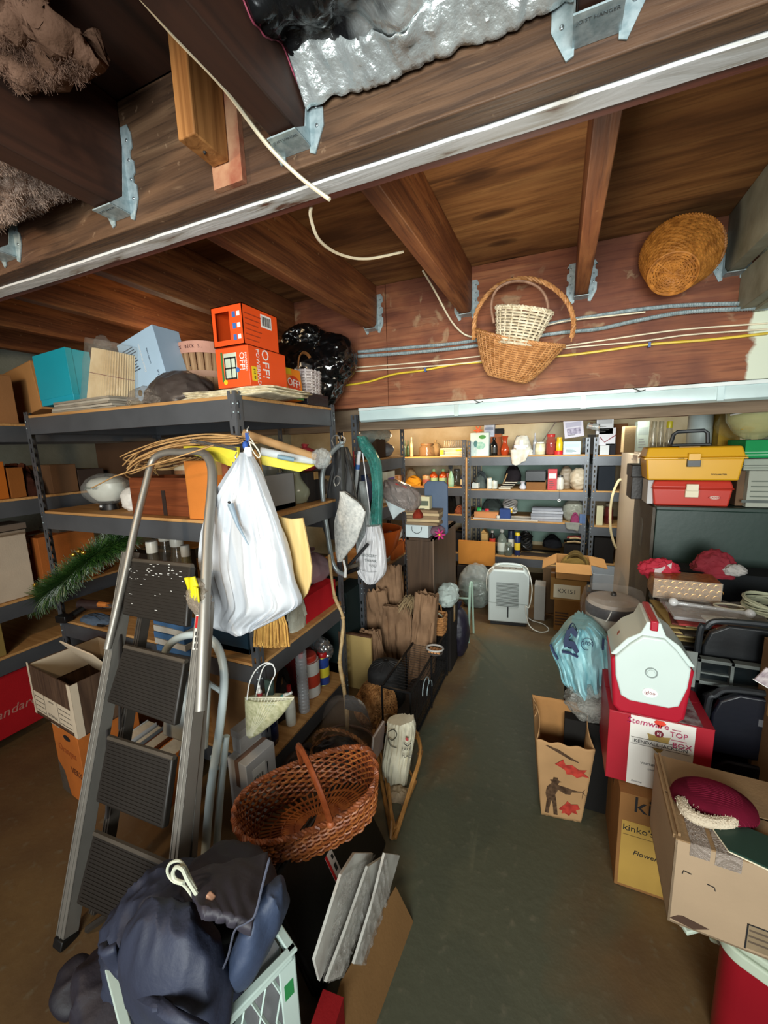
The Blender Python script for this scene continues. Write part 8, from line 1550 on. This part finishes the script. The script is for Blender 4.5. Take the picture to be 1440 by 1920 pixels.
rq = at(1150, 1150, y=1.95); t = T('rice_cooker', 'white rice cooker with a dark band wrapped in clear plastic', 'cooker', (rq.x, 1.98, zh(1190, rq.x, 1.95)-.0)); t.scale = (.92, .92, .95)
P('cooker_body', MB().lathe([(.095, 0), (.115, .02), (.118, .10)], 32), mk('#ccc8bc', .4, bump=.01), t); P('dark_band', MB().lathe([(.119, .10), (.121, .145), (.118, .15)], 32), mk('#2a2c34', .4, bump=0), t); P('grey_lid', MB().lathe([(.117, .15), (.11, .165), (.06, .18), (.002, .184)], 32), mk('#b0a498', .35, bump=.01), t); P('lid_knob', MB().sph((0, 0, .188), .014, 8), BLACK, t)
P('plastic_wrap', sackmb(.27, .26, .20, 4, .10, prof=lambda v: .98-.25*max(0, v-.75), nu=70, nv=40), film('#d8d0c8', .10, .08), t); P('white_cord', MB().tube([(-.02, -.128, .15), (-.03, -.132, .12), (-.04, -.130, .10)], .003, 5), WHITE, t)
put('box', 'dark_box', 'tall dark carton carrying the rice cooker', 'box', (rq.x, 2.0, .001), .2, .24, zh(1190, rq.x, 1.95)-.004, '#241e1a', tape=False)
# ---- kraft grocery bag with hunting print
t = T('printed_grocery_bag', 'open kraft grocery bag printed with a hunter and red birds, standing in the aisle', 'bag', (.055, 1.70, .001), .13); KB2 = mk('#b08a60', .85, var=.15, scale=5, bump=.1, bscale=25, spec=.15); KB3 = mk('#a07446', .85, var=.15, bump=.1, spec=.15)
bw0, bd0, bw1, bd1, bh = .155, .115, .235, .17, .47
def kb(sx, sy, v, y=None): k = v**.9; return Vector((sx*(bw0+(bw1-bw0)*k)/2, sy*(bd0+(bd1-bd0)*k)/2, bh*v))
def wall(a, b_, hmod, push):
    def fn(u, v): vv = v*hmod(u); p = kb(*a, vv).lerp(kb(*b_, vv), u); return p + push*(sin(pi*u)*(.3+.7*v)) + Vector((0, .004*nz((u*4, v*5, a[0]), 1, 3), 0))
    return MB().grid(fn, 24, 30)
P('front_wall', wall((-1, -1), (1, -1), lambda u: .80-.02*u+.01*sin(20*u), Vector((0, .0, 0))), KB2, t, solid=.0022); P('back_wall', wall((-1, 1), (1, 1), lambda u: 1.0-.03*u, Vector((0, 0, 0))), KB3, t, solid=.0022)
P('side_wall', wall((-1, -1), (-1, 1), lambda u: .80+.20*u, Vector((.02, 0, 0))), KB2, t, solid=.0022); P('side_wall', wall((1, -1), (1, 1), lambda u: .78+.2*u, Vector((-.018, 0, 0))), KB2, t, solid=.0022); P('bag_floor', MB().box(-bw0/2, -bd0/2, 0, bw0/2, bd0/2, .003), KB2, t)
P('torn_tab', MB().grid(lambda u, v: kb(-1, -.2+.5*u, .92)+Vector((.01*sin(3*v), 0, .055*v*(1-.2*u))), 4, 6), KB2, t, solid=.002)
def fz(v): return -(bd0+(bd1-bd0)*v**.9)/2-.0016
def dec(name, pts, mat, sc_=1): 
    q = [(x, fz(z/bh)-.0012, z) for x, z in pts]; n = len(q); return P(name, MB().add(q+[(x, y-.0006, z) for x, y, z in q], [tuple(range(n)), tuple(range(n, 2*n))[::-1]]+[(i, n+i, n+(i+1) % n, (i+1) % n) for i in range(n)]), mat, t, smooth=False)
RB = mk('#b84034', .8, col2='#8c3028', scale=40, bump=0, spec=.1); BR = mk('#5c4634', .8, col2='#3c2c20', scale=60, bump=0, spec=.1)
dec('printed_bird', [(-.02, .285), (-.005, .30), (.005, .275), (.03, .28), (.055, .262), (.085, .268), (.075, .25), (.095, .232), (.07, .234), (.05, .222), (.03, .235), (.01, .232), (.005, .25), (-.015, .262), (-.035, .272)], RB)
dec('printed_bird', [(-.005, .06), (.012, .08), (.02, .098), (.035, .085), (.06, .09), (.07, .07), (.055, .06), (.062, .04), (.04, .045), (.03, .025), (.012, .035), (.0, .03), (.004, .045), (-.01, .05)], RB)
hm_ = dec('printed_hunter', [(-.065, .02), (-.06, .09), (-.066, .12), (-.062, .155), (-.045, .175), (-.045, .185), (-.052, .188), (-.05, .192), (-.04, .194), (-.038, .206), (-.022, .207), (-.018, .194), (-.006, .189), (-.016, .184), (-.02, .172), (.01, .165), (.055, .158), (.075, .160), (.075, .156), (.055, .152), (.035, .148), (.03, .134), (.01, .132), (-.018, .148), (-.028, .12), (-.022, .085), (-.018, .05), (-.014, .018), (-.03, .016), (-.036, .07), (-.042, .09), (-.048, .05), (-.05, .018)], BR)
for k in range(4): dec('printed_branch', [(-.075+.012*k, .355-.004*k), (-.066+.012*k, .358-.004*k), (.03+.008*k, .305-.002*k), (.026+.008*k, .302-.002*k)], BR)
dec('printed_branch', [(.075, .16), (.085, .175), (.078, .158), (.088, .14), (.078, .15), (.074, .12)], BR)
# ---- big pale carton on the red chest cooler, with hat and folder
bx0 = at(1258, 1735, z=.365); X0, Y0 = bx0.x, bx0.y; zb, zt_ = .365, .61; bw, bd = .48, .30
t = T('pale_carton', 'large pale carton with worn open flaps at the right edge', 'box', (X0+bw/2, Y0+bd/2, zb), -.04); BCm = mk('#a48c70', .8, var=.12, scale=4, bump=.05); e = .005; h = zt_-zb
P('box_body', MB().box(-bw/2,-bd/2,0,bw/2,bd/2,e).box(-bw/2,-bd/2,0,bw/2,-bd/2+e,h).box(-bw/2,bd/2-e,0,bw/2,bd/2,h).box(-bw/2,-bd/2,0,-bw/2+e,bd/2,h).box(bw/2-e,-bd/2,0,bw/2,bd/2,h), BCm, t, smooth=False)
TF = card('#8c7050'); P('top_flap', MB().box(-bw/2, -bd/2, h, bw/2, -.004, h+.004), TF, t, rot=(0, 0, 0)); P('top_flap', MB().box(-bw/2, .004, h, bw/2, bd/2, h+.004), TF, t); P('raised_side_flap', MB().box(-bw/2-.004, -bd/2+.01, h*.98, -bw/2+.001, bd/2+.0, h+.006), TF, t); P('inner_flap', MB().box(-bw/2+.006, -bd/2+.01, h-.02, -bw/2+.012, bd/2, h+.012), TF, t)
P('clear_tape', MB().box(-bw/2+.03, -bd/2-.0012, h-.03, -bw/2+.07, -bd/2+.08, h+.0052).box(-bw/2+.08, -bd/2-.0012, h-.035, -bw/2+.13, -bd/2+.07, h+.0054), film('#b0a49c', .6, .12), t)
P('torn_corner', MB().prism([(-bw/2+.004, .012), (-bw/2+.055, .004), (-bw/2+.085, .022), (-bw/2+.03, .032), (-bw/2+.02, .028)], -bd/2-.0009, -bd/2-.0002, 'y'), mk('#4c3424', .9), t)
st = P('stamp_square', MB().box(.0-.085, -bd/2-.001, .012, -.035, -bd/2-.0003, .078), mk('#8c785c', .8), t); P('stamp_border', MB().box(-.087, -bd/2-.0014, .078, -.033, -bd/2-.0008, .081).box(-.087, -bd/2-.0014, .009, -.084, -bd/2-.0008, .081).box(-.036, -bd/2-.0014, .009, -.033, -bd/2-.0008, .081), INK, st)
for k in range(3): P('stamp_line', MB().box(-.082, -bd/2-.0014, .03+.016*k, -.038, -bd/2-.0008, .035+.016*k), mk('#5c4c3c', .8), st)
P('grey_tape_strip', MB().box(-.03, -bd/2-.0012, .03, bw/2, -bd/2-.0004, .055), mk('#8c7c54', .4, bump=0), t); P('hook_mark', MB().tube([(-bw/2+.02, -bd/2-.001, .155), (-bw/2+.022, -bd/2-.001, .165), (-bw/2+.038, -bd/2-.001, .162)], .0012, 4).tube([(-bw/2+.07, -bd/2-.001, .15), (-bw/2+.085, -bd/2-.001, .147), (-bw/2+.087, -bd/2-.001, .138)], .0012, 4), INK, t)
zh_ = zt_+.0055
t = T('knit_hat', 'maroon ribbed knit hat with a fluffy white brim on the pale carton', 'hat', at(1338, 1492, z=zh_+.03)); t.location.z = zh_
KN = mk('#5c1224', .95, col2='#420a18', scale=8, bump=.1, spec=.05)
def hat(u, v):
    th = 2*pi*u; r = sqrt(max(.0, 1-(v*.99)**2.6)); k = 1+.018*cos(46*th/1)*0; return Vector((.095*cos(th)*r, .068*sin(th)*r, .05*v+.002)) * 1
P('knit_crown', MB().grid(hat, 60, 16, True), KN, t); b = MB()
for k in range(26):
    y = -.07+.14*k/25; y *= .068/.07*.98; rr2 = sqrt(max(0, 1-(y/.068)**2)); b.tube([Vector((x*.095*rr2, y, .003+.05*sqrt(max(0, (1-(x*rr2)**2-(y/.068)**2)))*1.0)) for x in [-1+2*i/14 for i in range(15)]], .0023, 4)
P('knit_ribs', b, mk('#701a30', .95, bump=.1, spec=.05), t, rot=(0, 0, 0), kind='stuff')
bq = smooth([at(x, y, z=zh_+.016)-Vector(t.location) for x, y in ((1280, 1503), (1284, 1518), (1302, 1532), (1325, 1540), (1350, 1543), (1370, 1540), (1372, 1530), (1355, 1524), (1330, 1522), (1308, 1514), (1294, 1504), (1284, 1500))], 5)
P('fluffy_brim', MB().tube(bq, .0145, 9), mk('#cfc0a8', 1, bump=.5, bscale=200, spec=0), t); b = MB(); r_ = random.Random(6)
for i in range(900):
    p = bq[r_.randrange(len(bq))]; d = Vector((r_.random()-.5, r_.random()-.5, r_.random()-.3)).normalized(); b.tube([p+d*.010, p+d*.017+Vector((r_.random()-.5, r_.random()-.5, 0))*.004], .0008, 3)
P('fleece_curls', b, mk('#d8cab4', 1, bump=0, spec=0), t, kind='stuff')
t = T('green_folder', 'dark green folder on the pale carton at the picture edge', 'folder', (0, 0, zh_+.001)); q = [at(x, y, z=zh_+.004) for x, y in ((1338, 1556), (1366, 1596), (1460, 1640), (1460, 1580), (1380, 1546))]; n = len(q); c_ = sum(q, Vector())/n; t.location = c_; P('folder_cover', MB().add([p-c_ for p in q]+[p-c_+Vector((0, 0, .006)) for p in q], [tuple(range(n)), tuple(range(n, 2*n))[::-1]]+[(i, n+i, n+(i+1) % n, (i+1) % n) for i in range(n)]), mk('#14342a', .4, var=.1, bump=.02), t); P('paper_edge', MB().tube([q[0]-c_, q[1]-c_, q[2]-c_], .002, 4), CREAM, t)
put('heap', 'brown_wreath', 'brown shredded clutter at the edge of the pale carton', 'clutter', (X0+.40, Y0+.26, zh_), .14, .10, .05, '#6c5440', '#8c7454')
t = T('white_liner', 'torn white foam edge under the pale carton corner', 'foam', at(1308, 1732, z=.345)); P('foam_strip', MB().cb((0, 0, 0), (.085, .03, .014), (.1, -.1, .5)), mk('#b8c4b4', .6, bump=.05), t, bev=.003); P('foam_corner', MB().cb((-.035, -.005, .02), (.02, .03, .05), (.1, .3, .5)), mk('#9c8c78', .7, bump=.05), t, bev=.003)
# chest cooler
cc = at(1350, 1740, z=.36); t = T('chest_cooler', 'red chest cooler with a white lid rim at the bottom right corner', 'cooler', (cc.x+.227, cc.y+.057, 0), -.45); RCh = mk('#8a0f1e', .3, var=.08, bump=.01)
def rr(w_, d_, r, n=6):
    o = []
    for cx_, cy_, a0_ in ((w_/2-r, d_/2-r, 0), (-w_/2+r, d_/2-r, pi/2), (-w_/2+r, -d_/2+r, pi), (w_/2-r, -d_/2+r, 1.5*pi)):
        o += [(cx_+r*cos(a0_+pi/2*k/n), cy_+r*sin(a0_+pi/2*k/n)) for k in range(n+1)]
    return o
P('red_body', MB().prism(rr(.36, .30, .05), 0, .30), RCh, t, bev=.01, seg=3); P('white_rim', MB().prism(rr(.375, .315, .055), .295, .332), mk('#b8c4b0', .35, var=.05, bump=.01), t, bev=.006, seg=3); P('white_lid', MB().prism(rr(.37, .31, .055), .336, .358), mk('#b4c0ac', .35, var=.05, bump=.01), t, bev=.007, seg=3)
P('side_handle', MB().tube([(-.185, -.06, .22), (-.20, -.05, .20), (-.20, .05, .20), (-.185, .06, .22)], .008, 6), mk('#b8c4b0', .4, bump=0), t)
# ================= wicker baskets hanging on the rear beam
HY = 2.17
c0 = at(965, 660, y=HY); t = T('twisted_handle_basket', 'large tan wicker basket with a tall twisted handle hanging on the rear beam', 'basket', c0); t.rotation_euler = (.10, .30, 0); WK3 = mk('#c08c58', .6, col2='#94602f', scale=40, bump=.06)
rw = (at(1046, 665, y=HY)-at(884, 640, y=HY)).length/2
def b1(u, v): th = 2*pi*u; k = .42+.58*v**.7; return Vector((cos(th)*rw*k, sin(th)*.105*k, -.13+.17*v + .018*cos(th)**2*v))
weave(t, b1, 40, 18, .0032, .0036, WK3, sr=.0030); P('braided_rim', rope([b1(k/80, 1.03) for k in range(80)], .0055, .005, 3, 26, True), WK3, t); weave(t, lambda u, v: Vector((cos(2*pi*u)*rw*.42*(.08+.92*v), sin(2*pi*u)*.044*(.08+.92*v), -.13)), 20, 8, .002, .003, WK3, names=('base_weave', 'base_spokes'))
P('inner_wall', MB().grid(lambda u, v: b1(u, v)*.985, 30, 8, True), mk('#7c5028', .8, bump=.05), t)
hpts = [t.matrix_world.inverted() @ Vector((0, 0, 0))] if False else None
q = smooth([at(x, y, y=HY-.02) for x, y in ((888, 636), (890, 600), (900, 572), (918, 548), (945, 530), (985, 522), (1020, 530), (1050, 550), (1068, 575), (1076, 605), (1072, 632))], 6)
mt = (Matrix.Translation(c0) @ Euler((.10, .30, 0)).to_matrix().to_4x4()).inverted(); q = [mt @ p for p in q]
P('twisted_handle', rope(q, .0065, .006, 3, 13), WK3, t); P('frayed_end', MB().tube([q[-8], q[-1], q[-1]+Vector((.005, 0, -.02))], .0035, 5), WK3, t)
P('hanging_nail', MB().tube([mt @ at(960, 524, y=HY), mt @ at(960, 520, y=2.299)], .0028, 6), INK, t)
c0 = at(975, 612, y=2.10); t = T('white_basket', 'small whitewashed wicker basket nested in the large hanging basket', 'basket', c0); t.rotation_euler = (.05, .24, 0); WW = mk('#d2c8b0', .65, col2='#a89c80', scale=40, bump=.06); mt = (Matrix.Translation(c0) @ Euler((.05, .24, 0)).to_matrix().to_4x4()).inverted()
rw2 = (at(1027, 600, y=2.10)-at(922, 600, y=2.10)).length/2
def b2_(u, v): th = 2*pi*u; k = .66+.34*v; return Vector((cos(th)*rw2*k, sin(th)*.075*k, -.085+.15*v))
weave(t, b2_, 20, 12, .005, .0052, WW, sr=.0042); P('braided_rim', rope([b2_(k/60, 1.02) for k in range(60)], .005, .0045, 2, 22, True), WW, t); P('basket_base', MB().lathe([(rw2*.64, -.085), (rw2*.64, -.081)], 24, sy=.6), WW, t)
q = smooth([mt @ at(x, y, y=2.10) for x, y in ((926, 606), (921, 575), (928, 548), (945, 533), (970, 527), (995, 531), (1016, 545), (1027, 570), (1026, 600))], 6)
P('bentwood_handle', MB().tube(q, .0062, 7), mk('#9c7a64', .6, col2='#7c5c48', scale=30, bump=.05), t)
c0 = at(1272, 490, y=2.14); t = T('round_wicker_basket', 'round amber wicker basket hung bottom outward on the rear beam', 'basket', at(1280, 478, y=2.20)); WA = mk('#b87830', .55, col2='#8c5418', scale=40, bump=.06)
t.rotation_euler = (2.32, 0, -.37); t.location = at(1272, 486, y=2.17)
def b3_(u, v): th = 2*pi*u; k = .60+.40*v; return Vector((cos(th)*.142*k, sin(th)*.142*k, .11-.145*v))
weave(t, b3_, 40, 18, .0030, .0042, WA, sr=.0036); weave(t, lambda u, v: Vector((cos(2*pi*u)*.084*(.05+.95*v), sin(2*pi*u)*.084*(.05+.95*v), .112)), 14, 14, .002, .0034, WA, names=('base_weave', 'base_spokes')); P('braided_rim', rope([b3_(k/90, 1.03) for k in range(90)], .005, .005, 3, 30, True), WA, t); P('base_ring', MB().tube([b3_(k/50, 0)+Vector((0, 0, .003)) for k in range(50)], .005, 6, True), WA, t); P('inner_wall', MB().grid(lambda u, v: b3_(u, v)*.985, 36, 8, True), mk('#6c4418', .8, bump=.05), t); P('inner_base', MB().lathe([(.08, .106), (.08, .109)], 30), mk('#8c5c24', .8), t)
